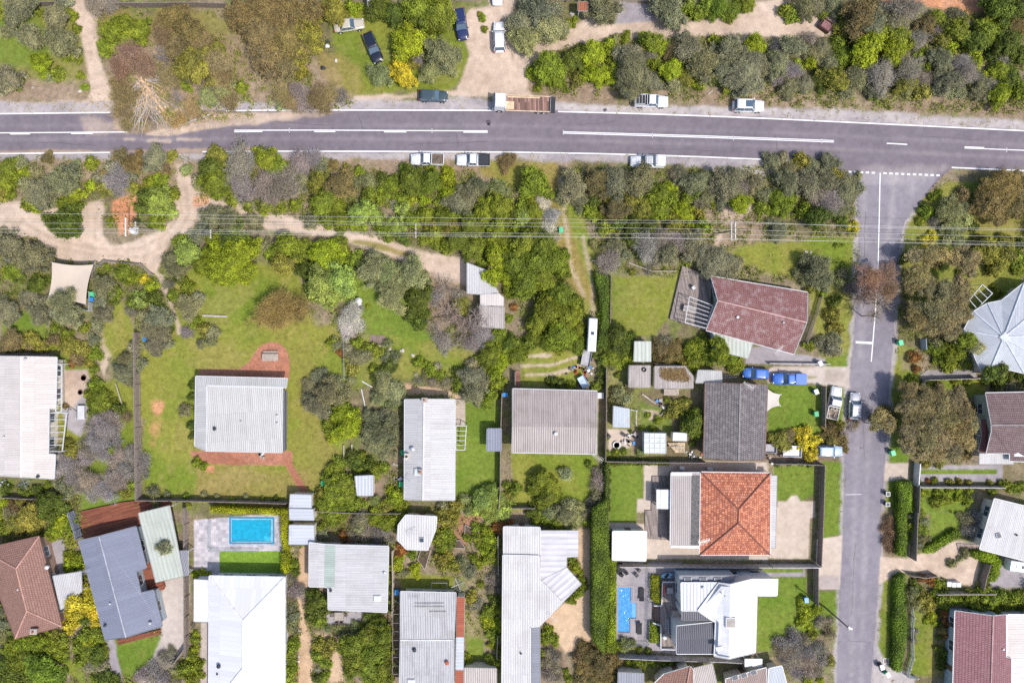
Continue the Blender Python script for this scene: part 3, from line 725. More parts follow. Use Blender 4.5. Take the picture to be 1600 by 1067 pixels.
# --- things on roofs (parts of the house)
def rpos(B, px, py):
    t, rf, off = B; p = W(px, py, 3.0); z = rf.z(p.x, p.y, 3.0); p = W(px, py, z); return Vector((p.x - off[0], p.y - off[1], z)), t
def antenna(B, px, py, rz=0.5, h=1.6):
    p, t = rpos(B, px, py); m = MB(); m.cyl(p.x, p.y, p.z - .1, p.z + h, .025, n=6)
    c, s = math.cos(rz), math.sin(rz); m.bar((p.x - c * .9, p.y - s * .9, p.z + h), (p.x + c * .9, p.y + s * .9, p.z + h), .03, .03)
    for k in range(9):
        q = -.85 + k * .21; l = .5 - k * .03; m.bar((p.x + c * q - s * l, p.y + s * q + c * l, p.z + h + .02), (p.x + c * q + s * l, p.y + s * q - c * l, p.z + h + .02), .02, .02)
    m.build('tv_antenna', [M['chrome']], t)
def vent(B, px, py, r=.16, h=.4, mat='chrome'):
    p, t = rpos(B, px, py); m = MB(); m.lathe(p.x, p.y, [(r * .6, p.z - .1), (r * .6, p.z + h * .5), (r, p.z + h * .55), (r * 1.1, p.z + h * .75), (r * .8, p.z + h), (.01, p.z + h + .05)], 12)
    m.build('roof_vent', [M[mat]], t, smooth=False)
def skylight(B, px, py, sx, sy, rz=0, mat=None):
    p, t = rpos(B, px, py); m = MB(); m.box(p.x, p.y, p.z + .08, sx, sy, .3, rz); f = m.build('skylight', [M['white']], t)
    g = MB(); g.box(p.x, p.y, p.z + .25, sx * .84, sy * .84, .06, rz); g.build('pane', [mat or M['lens']], f)
def chimney(B, px, py, sx, sy, h=1.0, mat='brickwall', rz=0):
    p, t = rpos(B, px, py); m = MB(); m.box(p.x, p.y, p.z + h / 2 - .3, sx, sy, h + .6, rz); c = m.build('chimney', [M[mat]], t)
    g = MB(); g.box(p.x, p.y, p.z + h + .04, sx * 1.16, sy * 1.16, .1, rz); g.build('chimney_cap', [M['concrete']], c)
    g = MB(); g.lathe(p.x, p.y, [(.13, p.z + h + .08), (.15, p.z + h + .35), (.11, p.z + h + .37)], 10); g.build('chimney_pot', [M['terracotta']], c)
def aircon(B, px, py, sx=.9, sy=.7, rz=0):
    p, t = rpos(B, px, py); m = MB(); m.box(p.x, p.y, p.z + .35, sx, sy, .6, rz); m.box(p.x, p.y, p.z + .02, sx * .8, sy * .8, .25, rz); a = m.build('roof_cooler', [plain('beige_cooler', (.55, .50, .43), .6)], t)
    g = MB(); g.cyl(p.x, p.y, p.z + .65, p.z + .69, min(sx, sy) * .36, n=16); g.build('fan_grille', [M['dark']], a)
def pergola(B, zone, z=2.5, nb=6, along=0, wd=.09, matn='white', name='pergola', label=None, cat='pergola', parent=None, sub=True, group=None):
    """zone: 4 plan points a b c d; beams a-b, d-c; rafters between"""
    a, b, c, d = [W(x, y, z) for x, y in zone]; ce = (a + b + c + d) / 4; ce.z = 0
    if parent is None: t = thing(name, label, cat, ce, group=group); off = tuple(ce)
    else: t = parent[0]; off = parent[2]
    m = MB(); m.bar(a, b, wd, .16); m.bar(d, c, wd, .16); m.bar(a, d, wd, .16); m.bar(b, c, wd, .16); f = m.build('pergola_frame' if parent else 'frame', [M[matn]], t, off)
    for i in range(1, nb):
        m = MB(); k = i / nb; m.bar(a.lerp(b, k) + Vector((0, 0, .12)), d.lerp(c, k) + Vector((0, 0, .12)), wd * .75, .1); m.build('rafter', [M[matn]], t, off)
    for q in (a, b, c, d):
        m = MB(); m.box(q.x, q.y, z / 2 - .04, .1, .1, z - .08); m.build('post', [M[matn]], t, off)
    return t

mat_beige = metal_roof('beige_sheet_roof', (.66, .60, .565), .26, dirt=.2, depth=.16); mat_worn = metal_roof('faded_grey_beige_roof', (.46, .41, .385), .33, dirt=.4)
mat_white = metal_roof('white_sheet_roof', (.57, .555, .555), .26, dirt=.3, depth=.18); mat_brightwhite = metal_roof('bright_white_roof', (.70, .70, .73), .4, dirt=.05, depth=0.0)
mat_zinc = metal_roof('zincalume_roof', (.53, .52, .505), .3, depth=.2, dirt=.22, rust=.12, rustc=(.50, .33, .20)); mat_bluewhite = metal_roof('pale_blue_white_roof', (.54, .56, .61), .5, dirt=.12, depth=.1)
mat_asb = metal_roof('weathered_fibro_roof', (.40, .345, .33), .34, dirt=.6, depth=.6); mat_asb2 = metal_roof('lichened_fibro_roof', (.47, .41, .385), .25, dirt=.7, depth=.55, rust=.15, rustc=(.22, .16, .11))
mat_slate = metal_roof('slate_blue_roof', (.235, .25, .32), .25, dirt=.12, depth=.12); mat_grey = metal_roof('mid_grey_roof', (.27, .28, .33), .25, dirt=.15, depth=.2)
mat_pale = metal_roof('pale_green_flat_roof', (.50, .53, .47), .6, dirt=.35, depth=.05); mat_rustred = metal_roof('rusted_red_roof', (.42, .12, .07), .28, dirt=.4, depth=.5, rust=.3)
mat_old = metal_roof('old_galvanised_roof', (.46, .455, .475), .26, dirt=.6, depth=.4, rust=.14, rustc=(.25, .13, .09)); mat_blue = metal_roof('light_blue_grey_roof', (.49, .515, .56), .24, dirt=.12, depth=.08)
mat_stripe = metal_roof('translucent_striped_roof', (.62, .60, .63), .85, dirt=.35, depth=.5); mat_lightgrey = metal_roof('light_grey_deck_roof', (.40, .355, .34), .3, dirt=.3, depth=.15)
mat_dark = metal_roof('charcoal_rib_roof', (.095, .095, .12), .32, dirt=.15, depth=.3); mat_green = metal_roof('faded_green_strip', (.40, .47, .42), .3, dirt=.3, depth=.2)
t_red = tile_roof('maroon_tiles', (.30, .145, .135), (.235, .105, .10), (.12, .055, .055), .3, .36, .6, (.40, .31, .305)); t_dark = tile_roof('dark_grey_tiles', (.15, .13, .135), (.215, .19, .195), (.05, .042, .048), .3, .4, .5, (.30, .275, .26))
t_orange = tile_roof('orange_tiles', (.74, .29, .16), (.36, .10, .06), (.17, .06, .04), .34, .40, .4, (.34, .19, .15)); t_brown = tile_roof('brown_tiles', (.33, .195, .155), (.27, .155, .125), (.15, .07, .055), .3, .34, .2, (.36, .22, .18))
t_pur = tile_roof('purple_brown_tiles', (.17, .115, .115), (.22, .15, .15), (.06, .04, .045), .32, .36, .3, (.30, .23, .22)); t_mar2 = tile_roof('dusty_maroon_tiles', (.265, .12, .135), (.31, .155, .165), (.10, .045, .05), .33, .42, .2, (.36, .24, .25))
cap_red = plain('maroon_ridge', (.50, .32, .30), .8); cap_dark = plain('dark_ridge', (.30, .27, .27), .8); cap_orange = plain('orange_ridge', (.20, .08, .06), .8); cap_brown = plain('brown_ridge', (.46, .26, .21), .8)
cap_metal = plain('sheet_ridge', (.68, .67, .68), .45); cap_slate = plain('slate_ridge', (.33, .35, .41), .45)

HS = {}
def house(key, *a, **k): HS[key] = building(*a, **k); return HS[key]
# 1 beige long house at the far left
house('beige', 'house', 'long beige corrugated roof house with white side pergolas, cut off by the left edge', 'house',
  [[(33, 557, 3.7), (88.5, 558, 2.7), (86.5, 638, 2.74), (76, 638, 2.93), (75, 709, 2.94), (86, 710, 2.75), (84, 748, 2.78), (33, 745, 3.7)], [(33, 745, 3.7), (-40, 741, 2.7), (-36, 556, 2.7), (33, 557, 3.7)]], mat_beige, rib=None, caps=cap_metal)
pergola(None, K('I', "380 155 380 448 345 448 345 155"), 2.5, 8, parent=HS['beige']); pergola(None, K('I', "412 455 385 692 303 692 303 455"), 2.5, 6, parent=HS['beige'])
vent(HS['beige'], 41, 561, .2); vent(HS['beige'], 61, 744, .22, .5, 'dark'); vent(HS['beige'], 8, 682, .12)
# 2 skillion house on brick terraces
house('skillion', 'house', 'white verandah-wrapped house with low zincalume roof between two brick terraces', 'house',
  [[(306, 588, 2.6), (449, 591.5, 2.6), (447, 605.5, 3.0), (323, 602.5, 3.0)], [(306, 588, 2.6), (323, 602.5, 3.0), (321.5, 704, 3.0), (304.5, 697, 2.6)],
   [(323, 602.5, 3.0), (441.5, 605, 3.0), (441, 706.5, 2.7), (321.5, 704, 2.75)]], mat_zinc, windows=True, th=.12, over=.7)
vent(HS['skillion'], 336.5, 669.5, .25, .5, 'dark'); vent(HS['skillion'], 377, 658, .1); vent(HS['skillion'], 434, 649, .14); vent(HS['skillion'], 434, 661, .14)
t, rf, off = HS['skillion']; m = MB(); m.prism([tuple(W(*q, 2.4)[:2]) for q in K('J', "172 310 193 318 189 680 168 695")], 2.3, 2.42); m.build('side_porch_roof', [mat_dark], t, off)
# 3 long white grey gable house
house('whitegable', 'house', 'long pale grey gabled house with brick chimney at its top and red flue box', 'house',
  gable(K('J', "1228 372 1226 992 917 988 919 372"), 2.8, 3.7, P('J', 1037, 370), P('J', 1030, 992)), mat_white, caps=cap_metal)
B = HS['whitegable']; chimney(B, 664, 624.5, .7, .6, .6); skylight(B, 652.5, 737, .9, 1.0, mat=M['clear']); chimney(B, 657.5, 736, .45, .7, .5, 'terracotta'); vent(B, 645, 701, .35, .5); aircon(B, 636, 712, .6, .9); antenna(B, 641, 752, 1.0)
pergola(None, K('J', "1300 535 1290 683 1235 683 1235 535"), 2.4, 5, parent=B)
# 4 weathered brown fibro
house('fibro', 'house', 'weathered pinkish brown corrugated fibro house facing a small square lawn', 'house',
  gable([(801, 607.5), (932.5, 611), (932, 709), (800, 706.5)], 2.9, 3.5, (801, 666.5), (932, 668)), mat_asb, rib=math.pi / 2, caps=None)
vent(HS['fibro'], 868, 677, .28, .5, 'white'); antenna(HS['fibro'], 933, 714, 2.6, .6)
# 5 maroon tile
house('maroon', 'house', 'tilted maroon tiled house with timber pergola deck on its left side', 'house',
  gable([(1111, 432), (1261.5, 457), (1240, 553), (1103.5, 516)], 2.8, 4.1, (1122, 470), (1260, 503.5)) , t_red, wall='sage', caps=cap_red, over=.5)
B = HS['maroon']; vent(B, 1152, 495.5, .22, .3, 'white'); vent(B, 1223.5, 504, .14, .3, 'white'); antenna(B, 1211, 546, .8)
house('sageroof', 'flat_roofed_extension', 'pale green flat sheet roof wing showing below the maroon tiled house', 'extension', [fz([(1113, 514), (1176, 537), (1169, 560), (1120, 548)], 2.5)], mat_pale, wall='sage', over=.1, windows=False)
# 6 dark tile
house('darktile', 'house', 'dark charcoal tiled gable house beside the blue utes', 'house',
  gable(K('K', "1195 270 1575 282 1562 748 1185 738"), 2.8, 4.0)[:0] + [[(*P('K', 1195, 268), 2.8), (*P('K', 1408, 275), 4.0), (*P('K', 1398, 748), 4.0), (*P('K', 1184, 736), 2.8)], [(*P('K', 1408, 275), 4.0), (*P('K', 1578, 282), 2.8), (*P('K', 1560, 742), 2.8), (*P('K', 1398, 748), 4.0)]], t_dark, wall='brickwall', caps=cap_dark, gut='brownfascia')
antenna(HS['darktile'], 1166, 601.5, 2.6, 1.0)
# 7 orange hip + flat wing
house('orange', 'house', 'bright orange tiled hip roof house with black hip lines above the concrete court', 'house',
  hip([P('K', 1165, 822), P('L', 14, 822), (1203, 866.5), (1093.5, 866.5)], 2.8, 4.5, (1154, 795.5), (1154, 817))[:0] +
  [[(1095, 737.5, 2.8), (1204, 739, 2.8), (1154, 795.5, 4.5)], [(1204, 739, 2.8), (1203, 866.5, 2.8), (1153.5, 817, 4.5), (1154, 795.5, 4.5)], [(1203, 866.5, 2.8), (1093.5, 866.5, 2.8), (1153.5, 817, 4.5)], [(1093.5, 866.5, 2.8), (1095, 737.5, 2.8), (1154, 795.5, 4.5), (1153.5, 817, 4.5)]], t_orange, wall='brickwall', caps=cap_orange)
antenna(HS['orange'], 1097, 842, .3, 1.2)
house('flatwing', 'flat_roofed_wing', 'grey beige flat metal roof wing against the orange tiled house', 'house wing', [fz([(1049, 738.5), (1094.5, 738.5), (1093, 855.5), (1047.5, 854.5)], 2.75)], mat_lightgrey, wall='brickwall', over=.3, rib=math.pi / 2)
t, rf, off = HS['flatwing']; m = MB(); m.prism([tuple(W(*q, 2.8)[:2]) for q in [P('K', 1112, 840), P('K', 1160, 840), P('O', 1154, 215), P('O', 1103, 215)]], 2.76, 2.79); m.build('gravel_strip', [plain('dark_roof_strip', (.13, .125, .12), .9, var=.4, sc=4)], t, off); m = MB()
for s_ in ('984 825 1112 825 1112 842 984 842',): m.prism([tuple(W(*q, 2.8)[:2]) for q in K('K', s_)], 2.76, 2.81)
m.build('end_flashing', [M['white']], t, off); m = MB(); m.prism([tuple(W(*q, 2.8)[:2]) for q in K('O', '981 216 1154 218 1154 232 981 230')], 2.76, 2.81); m.build('end_flashing', [M['white']], t, off)
house('verandah_r', 'verandah', 'narrow white verandah strip on the driveway side of the orange tiled house', 'verandah', [fz([(1205.5, 743), (1214, 743), (1211.5, 856), (1203.8, 856)], 2.5)], mat_white, open_=True, rib=0)
# 8 white shed
house('whiteshed', 'garage', 'square bright white garage roof at the lower corner of the pale court', 'garage', [fz([(957.5, 830), (1010, 830), (1009, 876), (957, 874.5)], 2.5)], mat_brightwhite, over=.15, rib=math.pi / 2)
# 9 modern white house
o9 = lambda s, z: [(x, y, z) for x, y in K('O', s)]
house('modern', 'house', 'large modern white roofed house with charcoal gables beside the blue pool', 'house',
  [[(*P('O', 1280, 448), 5.4), (*P('O', 1350, 458), 6.0), (*P('O', 1338, 916), 6.0), (*P('O', 1250, 900), 5.4), (*P('O', 1258, 690), 5.4), (*P('O', 1230, 675), 5.4), (*P('O', 1150, 620), 5.4)],
   [(*P('O', 1350, 458), 6.0), (*P('O', 1480, 425), 5.6), (*P('O', 1640, 425), 5.2), (*P('O', 1636, 526), 5.2), (*P('O', 1512, 526), 5.2), (*P('O', 1502, 878), 5.2), (*P('O', 1338, 916), 6.0)]], mat_brightwhite, wall='white', th=.2, over=.3)
B = HS['modern']; skylight(B, 1141.5, 972, 1.5, 1.5, mat=M['concrete']); vent(B, 1132, 930, .12); skylight(B, 1123, 1012, 1.0, .6, .2)
house('skill9', 'roof_wing', 'pale grey skillion roof wing at the upper left of the modern white house', 'roof wing', [o9("1045 448 1278 448 1149 619 1048 619", 5.2)], mat_bluewhite, wall='white', over=.2)
vent(HS['skill9'], 1098, 917, .2, .3)
house('dark1', 'gable_wing', 'small charcoal roofed gable strip on the left flank of the modern white house', 'roof wing', [[(*p, z) for p, z in zip(K('O', "1050 622 1150 622 1230 676 1050 676"), (5.2, 5.2, 5.35, 5.2))]], mat_dark, wall='white', rib=math.pi / 2, over=.2, windows=False)
house('dark2', 'gable_wing', 'big square charcoal roof wing with faded streaks on the modern white house', 'roof wing', gable(K('O', "1017 715 1258 690 1254 885 1017 885"), 4.9, 5.2), mat_dark, wall='white', over=.2, rib=math.pi / 2)
house('upperglass', 'lean_to', 'grey clerestory strip roof along the top of the modern white house', 'lean-to', [o9("1035 405 1390 405 1350 446 1040 446", 4.6)], mat_grey, wall='bluegrey', over=.1, windows=False)
for x in (1085, 1180, 1270, 1365): skylight(HS['upperglass'], *P('O', x, 422), 1.1, .35, mat=M['glass'])
# 10 white house bottom left
house('bigwhite', 'house', 'dazzling white hip roof house directly below the turquoise pool lawn', 'house',
  [[(327, 899.5, 3.0), (445, 901.5, 3.0), (379.5, 969, 4.4)], [(445, 901.5, 3.0), (445, 1110, 3.0), (379.5, 1043, 4.4), (379.5, 969, 4.4)], [(445, 1110, 3.0), (326, 1110, 3.0), (379.5, 1043, 4.4)], [(326, 1110, 3.0), (327, 899.5, 3.0), (379.5, 969, 4.4), (379.5, 1043, 4.4)]], mat_brightwhite, wall='white', caps=cap_metal)
vent(HS['bigwhite'], 343, 1039, .3, .5, 'dark'); vent(HS['bigwhite'], 340, 1052, .14, .3, 'dark')
house('whiteannex', 'annex', 'narrow white flat roof annex on the left of the dazzling white house', 'annex', [fz([(303, 905), (327, 906), (327, 971.5), (303, 970.5)], 2.7)], mat_brightwhite, wall='white', over=.15, windows=False)
# 11 slate blue
house('slate', 'house', 'slate blue gabled house wrapped in red timber decking', 'house',
  [[(*P('M', 488, 187), 2.9), (*P('M', 612, 160), 3.5), (*P('M', 778, 783), 3.5), (*P('M', 650, 798), 2.9)],
   [(*P('M', 612, 160), 3.5), (*P('M', 838, 99), 2.6), (*P('M', 903, 355), 2.6), (*P('M', 838, 380), 2.85), (*P('M', 868, 510), 2.85), (*P('M', 945, 492), 2.6), (*P('M', 1000, 715), 2.6), (*P('M', 778, 783), 3.5)]], mat_slate, wall='bluegrey', caps=cap_slate, gut='slatefascia', over=.4)
B = HS['slate']; vent(B, *P('M', 685, 572), .14, .4); vent(B, *P('M', 655, 705), .2, .5, 'dark'); vent(B, *P('M', 935, 690), .25, .6); antenna(B, *P('M', 540, 370), .3, .8)
house('carport', 'carport', 'pale green flat carport roof with a small tree leaning over it', 'carport', [fz(K('M', "855 18 1046 -28 1132 405 962 445"), 2.9)], mat_pale, open_=True, rib=R(105))
house('bluestrip', 'lean_to', 'thin blue grey lean-to squeezed beside the pale green carport', 'lean-to', [fz(K('M', "1102 252 1162 250 1162 400 1138 404"), 2.4)], mat_grey, open_=True, rib=R(105))
# 13 brown hip
house('brown', 'house', 'chocolate brown tiled hip roof house cut by the left edge near the yellow shrubs', 'house',
  [[(-28, 858, 2.8), (61, 837.5, 2.8), (25.3, 888, 4.5)], [(61, 837.5, 2.8), (96.5, 978, 2.8), (42, 954, 4.5), (25.3, 888, 4.5)], [(96.5, 978, 2.8), (24, 997, 2.8), (42, 954, 4.5)], [(24, 997, 2.8), (-28, 858, 2.8), (25.3, 888, 4.5), (42, 954, 4.5)]], t_brown, wall='brickwall', caps=cap_brown, gut='brownfascia')
B = HS['brown']; vent(B, *P('M', 118, 485), .12, .4, 'white'); vent(B, *P('M', 298, 348), .3, .5, 'white'); antenna(B, *P('M', 10, 455), .3); chimney(B, *P('M', 230, 735), .9, .7, .8)
house('patio1', 'patio_cover', 'square pale white patio cover beside the chocolate brown tiled house', 'patio cover', [fz(K('M', "325 405 500 378 505 500 375 615"), 2.5)], mat_white, open_=True, rib=R(100))
# 14 white/green skillion
house('greenstripe', 'house', 'off-white sheet roof house with one faded green stripe down its side', 'house',
  [[(*p, z) for p, z in zip(K('N', "425 212 818 224 808 628 447 612 445 475 420 472"), (3.1,) * 6)], fz(K('N', "330 200 425 212 420 472 328 470"), 3.1)], mat_white, rib=0, wall='cream')
t, rf, off = HS['greenstripe']; m = MB(); q = [tuple(W(x, y, 3.13)) for x, y in K('N', "425 216 490 218 486 472 422 470")]; m.poly(q[::-1], 0, [(p[1], p[0]) for p in q[::-1]]); m.build('green_roof_strip', [mat_green], t, off)
B = HS['greenstripe']; skylight(B, *P('N', 750, 542), 1.0, .9); vent(B, *P('N', 793, 383), .2, .3); vent(B, *P('N', 465, 490), .2, .6, 'dark')
# 15-17 sheds
house('s1', 'shed', 'small white shed at the top right corner of the turquoise pool fence', 'shed', [fz([(453.5, 772), (486.5, 773), (486.5, 794), (452, 794)], 2.3)], mat_bluewhite, over=.12, windows=False, rib=0)
house('s1a', 'garage', 'white double bay garage roof with a brown gap, beside the yellow hedge', 'garage', [fz([(452, 794.5), (489, 795.5), (490.5, 812.5), (452.5, 812)], 2.5)], mat_bluewhite, over=.12, windows=False, rib=0)
house('s1b', 'garage', 'lower white garage roof beside the yellow hedge and green striped house', 'garage', [fz([(452, 820), (490.5, 820.5), (491, 850.5), (451.5, 850)], 2.5)], mat_bluewhite, over=.12, windows=False, rib=0)
house('s2', 'shed', 'tiny square pale shed under the dense bushes left of the pale grey gable', 'shed', [fz(K('J', "610 845 722 840 722 965 625 965"), 2.3)], mat_bluewhite, over=.12, windows=False)
house('s3', 'cottage', 'small square white garden cottage roof with a dark skylight among vegetable beds', 'cottage', [fz(K('N', "925 30 1115 40 1110 115 1060 245 930 240 873 180 880 90"), 2.5)], mat_white, over=.2)
skylight(HS['s3'], *P('N', 1025, 182), .7, .7, mat=M['glass']); antenna(HS['s3'], *P('N', 968, 125), .4, .8)
# 18 long old roof
house('oldgrey', 'house', 'old galvanised long roof with rust patches and metal snow-rail lines', 'house', [[(*P('N', 893, 502), 2.8), (*P('N', 1235, 510), 2.8), (*P('N', 1222, 800), 3.2), (*P('N', 893, 800), 3.2)], [(*P('N', 893, 800), 3.2), (*P('N', 1222, 800), 3.2), (*P('N', 1220, 1120), 2.8), (*P('N', 885, 1120), 2.8)]], mat_old, caps=cap_metal)
HS['oldgrey'][0]['label'] = 'long patched galvanised roof with rust spots and bracket rows, next to a red strip'
B = HS['oldgrey']; skylight(B, *P('N', 960, 1058), 1.1, .9, mat=M['white']); vent(B, *P('N', 980, 858), .3, .4, 'dark'); vent(B, *P('N', 1180, 935), .3, .5, 'terracotta'); antenna(B, *P('N', 1000, 545), 0, 1.2)
t, rf, off = B
for (x0, x1, y) in ((985, 1160, 580), (1075, 1170, 630), (985, 1160, 600)):
    m = MB(); a = W(*P('N', x0, y), 3.1); b = W(*P('N', x1, y), 3.1)
    for s in (0, .12): m.bar(a + Vector((0, s, .05)), b + Vector((0, s, .05)), .04, .04)
    for k in range(12): c = a.lerp(b, k / 11); m.box(c.x, c.y + .06, 3.05, .05, .16, .12)
    m.build('roof_bracket_rail', [M['trim']], t, off)
for n_, l_, s_, mt in (('lean_to', 'bright red rusted lean-to strip, upper one on the patched galvanised house', "1240 535 1288 538 1284 780 1238 780", mat_rustred), ('lean_to', 'pale white lean-to strip between two red rusted strips', "1236 784 1283 784 1281 984 1232 984", mat_bluewhite), ('lean_to', 'bright red rusted lean-to strip at the bottom edge of the picture', "1232 988 1281 988 1280 1120 1230 1120", mat_rustred)):
    house(l_, n_, l_, 'lean-to', [fz(K('N', s_), 2.4)], mt, wall='cream', over=.1, windows=False, rib=0)
house('backroof', 'shed', 'pale corrugated shed roof at the bottom edge right of a red strip', 'shed', [fz(K('N', "1285 972 1486 976 1486 1120 1284 1120"), 2.4)], mat_worn, over=.15, windows=False)
pergola(None, K('N', "888 640 886 1010 843 1010 845 640"), 2.4, 7, parent=HS['oldgrey'], matn='timber')
# 19 zigzag
house('zigzag', 'house', 'very long pale grey roof house with an angled lower corner on a gravel yard', 'house',
  [fz([(787, 823), (843.5, 824), (843.5, 866), (787, 866)], 3.0), fz([(786, 867), (842, 868.5), (843.5, 906), (878, 941.5), (842, 978), (828.5, 979), (828.5, 1110), (784, 1110)], 3.25)], mat_white, rib=math.pi / 2, over=.3)
vent(HS['zigzag'], *P('O', 55, 880), .14, .3, 'dark'); antenna(HS['zigzag'], *P('O', 245, 650), 2.4, .5)
house('striped', 'patio_cover', 'upper half of a translucent patio roof with silvery streaks', 'patio cover', [fz(K('O', "174 126 410 126 408 285 338 290 336 350 174 432"), 2.8)], mat_stripe, open_=True, rib=0)
house('striped2', 'patio_cover', 'fan-shaped translucent patio roof corner with diagonal silver stripes', 'patio cover', [fz(K('O', "174 434 336 352 428 455 308 572"), 2.8)], mat_stripe, open_=True, rib=R(40))
house('greystrip', 'verandah', 'slim mid grey verandah roof along the gravel side of the zigzag house', 'verandah', [fz(K('O', "120 718 172 718 175 1140 120 1140"), 2.5)], mat_grey, open_=True, rib=0)
# 20 light blue octagon-like
A0 = (1568, 527, 4.8)
ring = [(1506, 516), (1521, 487), (1543, 474), (1565, 470), (1600, 442), (1660, 450), (1690, 520), (1650, 575), (1600, 583), (1566, 575), (1541, 592), (1527, 566)]
house('lightblue', 'house', 'pale blue many-sided hip roof house with a metal finial at the right edge', 'house',
  [[(*ring[i], 3.0), (*ring[(i + 1) % 12], 3.0), A0] for i in range(12)], mat_blue, caps=plain('pale_blue_ridge', (.58, .62, .68), .45), wall='cream', over=.6)
skylight(HS['lightblue'], 1568, 527, 1.1, 1.1, R(40), mat=M['clear']); vent(HS['lightblue'], 1566, 565, .12, .3)
pergola(None, K('H', "1243 785 1322 690 1385 745 1290 840"), 2.7, 3, name='pergola', label='small white framed pergola with dark panels at the pale blue house corner')
# 21 purple brown tile right
house('purple', 'house', 'purple brown tiled house with sage weatherboard wall behind the big banksia tree', 'house',
  [[(1540, 614, 3.4), (1640, 612, 3.4), (1640, 664, 4.5), (1549, 664, 4.5)], [(1549, 664, 4.5), (1640, 664, 4.5), (1640, 722, 3.4), (1578, 720, 3.4), (1578, 708, 3.4), (1541, 708, 3.4), (1549, 675, 4.0)]], t_pur, wall='sage', caps=cap_dark, over=.5)
house('purpleporch', 'porch', 'white sheeted porch roof below the purple brown tiled house', 'porch', [fz(K('L', "1307 705 1490 712 1520 770 1305 770"), 2.6)], mat_white, open_=True, rib=math.pi / 2)
house('maroonporch', 'porch', 'narrow maroon awning beside the sage wall of the purple brown house', 'porch', [[(*p, z) for p, z in zip(K('L', "1312 492 1345 492 1370 600 1340 700 1300 695 1322 600"), (2.4, 2.7, 2.8, 2.7, 2.4, 2.4))]], metal_roof('maroon_sheet', (.17, .06, .055), .3), open_=True)
# 22 white corrugated right
house('whiteright', 'house', 'slanted white corrugated roof house beside the brown gravel turning area', 'house',
  [[(1554, 779, 2.9), (1640, 800, 2.9), (1640, 886, 2.9), (1531, 857.5, 2.9)]], mat_white, rib=R(75), wall='cream')
skylight(HS['whiteright'], *P('P', 1420, 155), .7, .7, .3, mat=M['glass']); vent(HS['whiteright'], *P('P', 1530, 150), .15, .3, 'dark')
# 23 maroon bottom right
house('mar2', 'house', 'dusty maroon tiled gable house at the bottom right behind the picket fence', 'house',
  [[(1492.5, 954, 2.8), (1551.5, 962, 4.0), (1547, 1110, 4.0), (1488, 1110, 2.8)], [(1551.5, 962, 4.0), (1572, 960, 3.3), (1572, 1027, 3.3), (1580, 1028, 3.05), (1580, 1110, 3.05), (1547, 1110, 4.0)]], t_mar2, caps=cap_red, wall='bluegrey')
vent(HS['mar2'], *P('P', 1448, 855), .18, .3, 'white')
house('bigcream', 'extension', 'cream corrugated extension roof at the right edge beside dusty maroon tiles', 'extension', [fz([(1574.5, 960), (1650, 960), (1650, 1027), (1573, 1026)], 2.9)], mat_beige, rib=0, wall='cream')
house('glasspatio', 'patio_cover', 'clear panelled patio cover in the bottom right corner', 'patio cover', [fz([(1581, 1028), (1650, 1028), (1650, 1090), (1580, 1090)], 2.6)], mat_stripe, rib=0, open_=True)
# 24 bottom centre
house('greyshed', 'shed', 'plain grey shed roof at the bottom edge beside the olive tree', 'shed', [fz([(966, 1050), (1006, 1052), (1006, 1100), (965, 1100)], 2.4)], mat_grey, over=.12, windows=False)
house('pinkhip', 'house', 'pinkish brown gable roof at the bottom edge with a clear panel beside it', 'house',
  [[(*P('O', 880, 1067), 2.8), (*P('O', 940, 1010), 2.8), (*P('O', 1100, 962), 3.8), (*P('O', 1065, 1150), 3.8), (*P('O', 900, 1150), 2.8)], [(*P('O', 1100, 962), 3.8), (*P('O', 1120, 985), 3.6), (*P('O', 1120, 1150), 3.6), (*P('O', 1065, 1150), 3.8)]], t_brown, caps=cap_brown)
house('clearroof', 'patio_cover', 'clear corrugated patio cover beside the pinkish brown bottom gable', 'patio cover', [fz(K('O', "1122 975 1238 945 1275 1110 1122 1110"), 2.6)], mat_worn, open_=True, rib=R(75))
house('brownstripe', 'house', 'brown pantile roof at the bottom edge with small grey boxes along it', 'house', [fz(K('O', "1320 1042 1570 972 1575 1150 1330 1150"), 2.9)], metal_roof('brown_pan_roof', (.30, .22, .20), .3, depth=.5), rib=R(75))
for x, y in ((1375, 1030), (1430, 1015), (1490, 998)): skylight(HS['brownstripe'], *P('O', x, y), 1.0, .6, .25, mat=M['glass'])
house('blueroof', 'house', 'little grey blue ribbed roof at the bottom edge left of the road', 'house', [fz(K('P', "5 978 85 960 125 1110 5 1110"), 2.6)], mat_blue, rib=R(80))
house('whitebox', 'awning', 'small white window awning on the bottom edge beside brown paving', 'awning', [fz(K('O', "1438 918 1545 918 1545 965 1438 965"), 2.3)], mat_brightwhite, open_=True, rib=0)
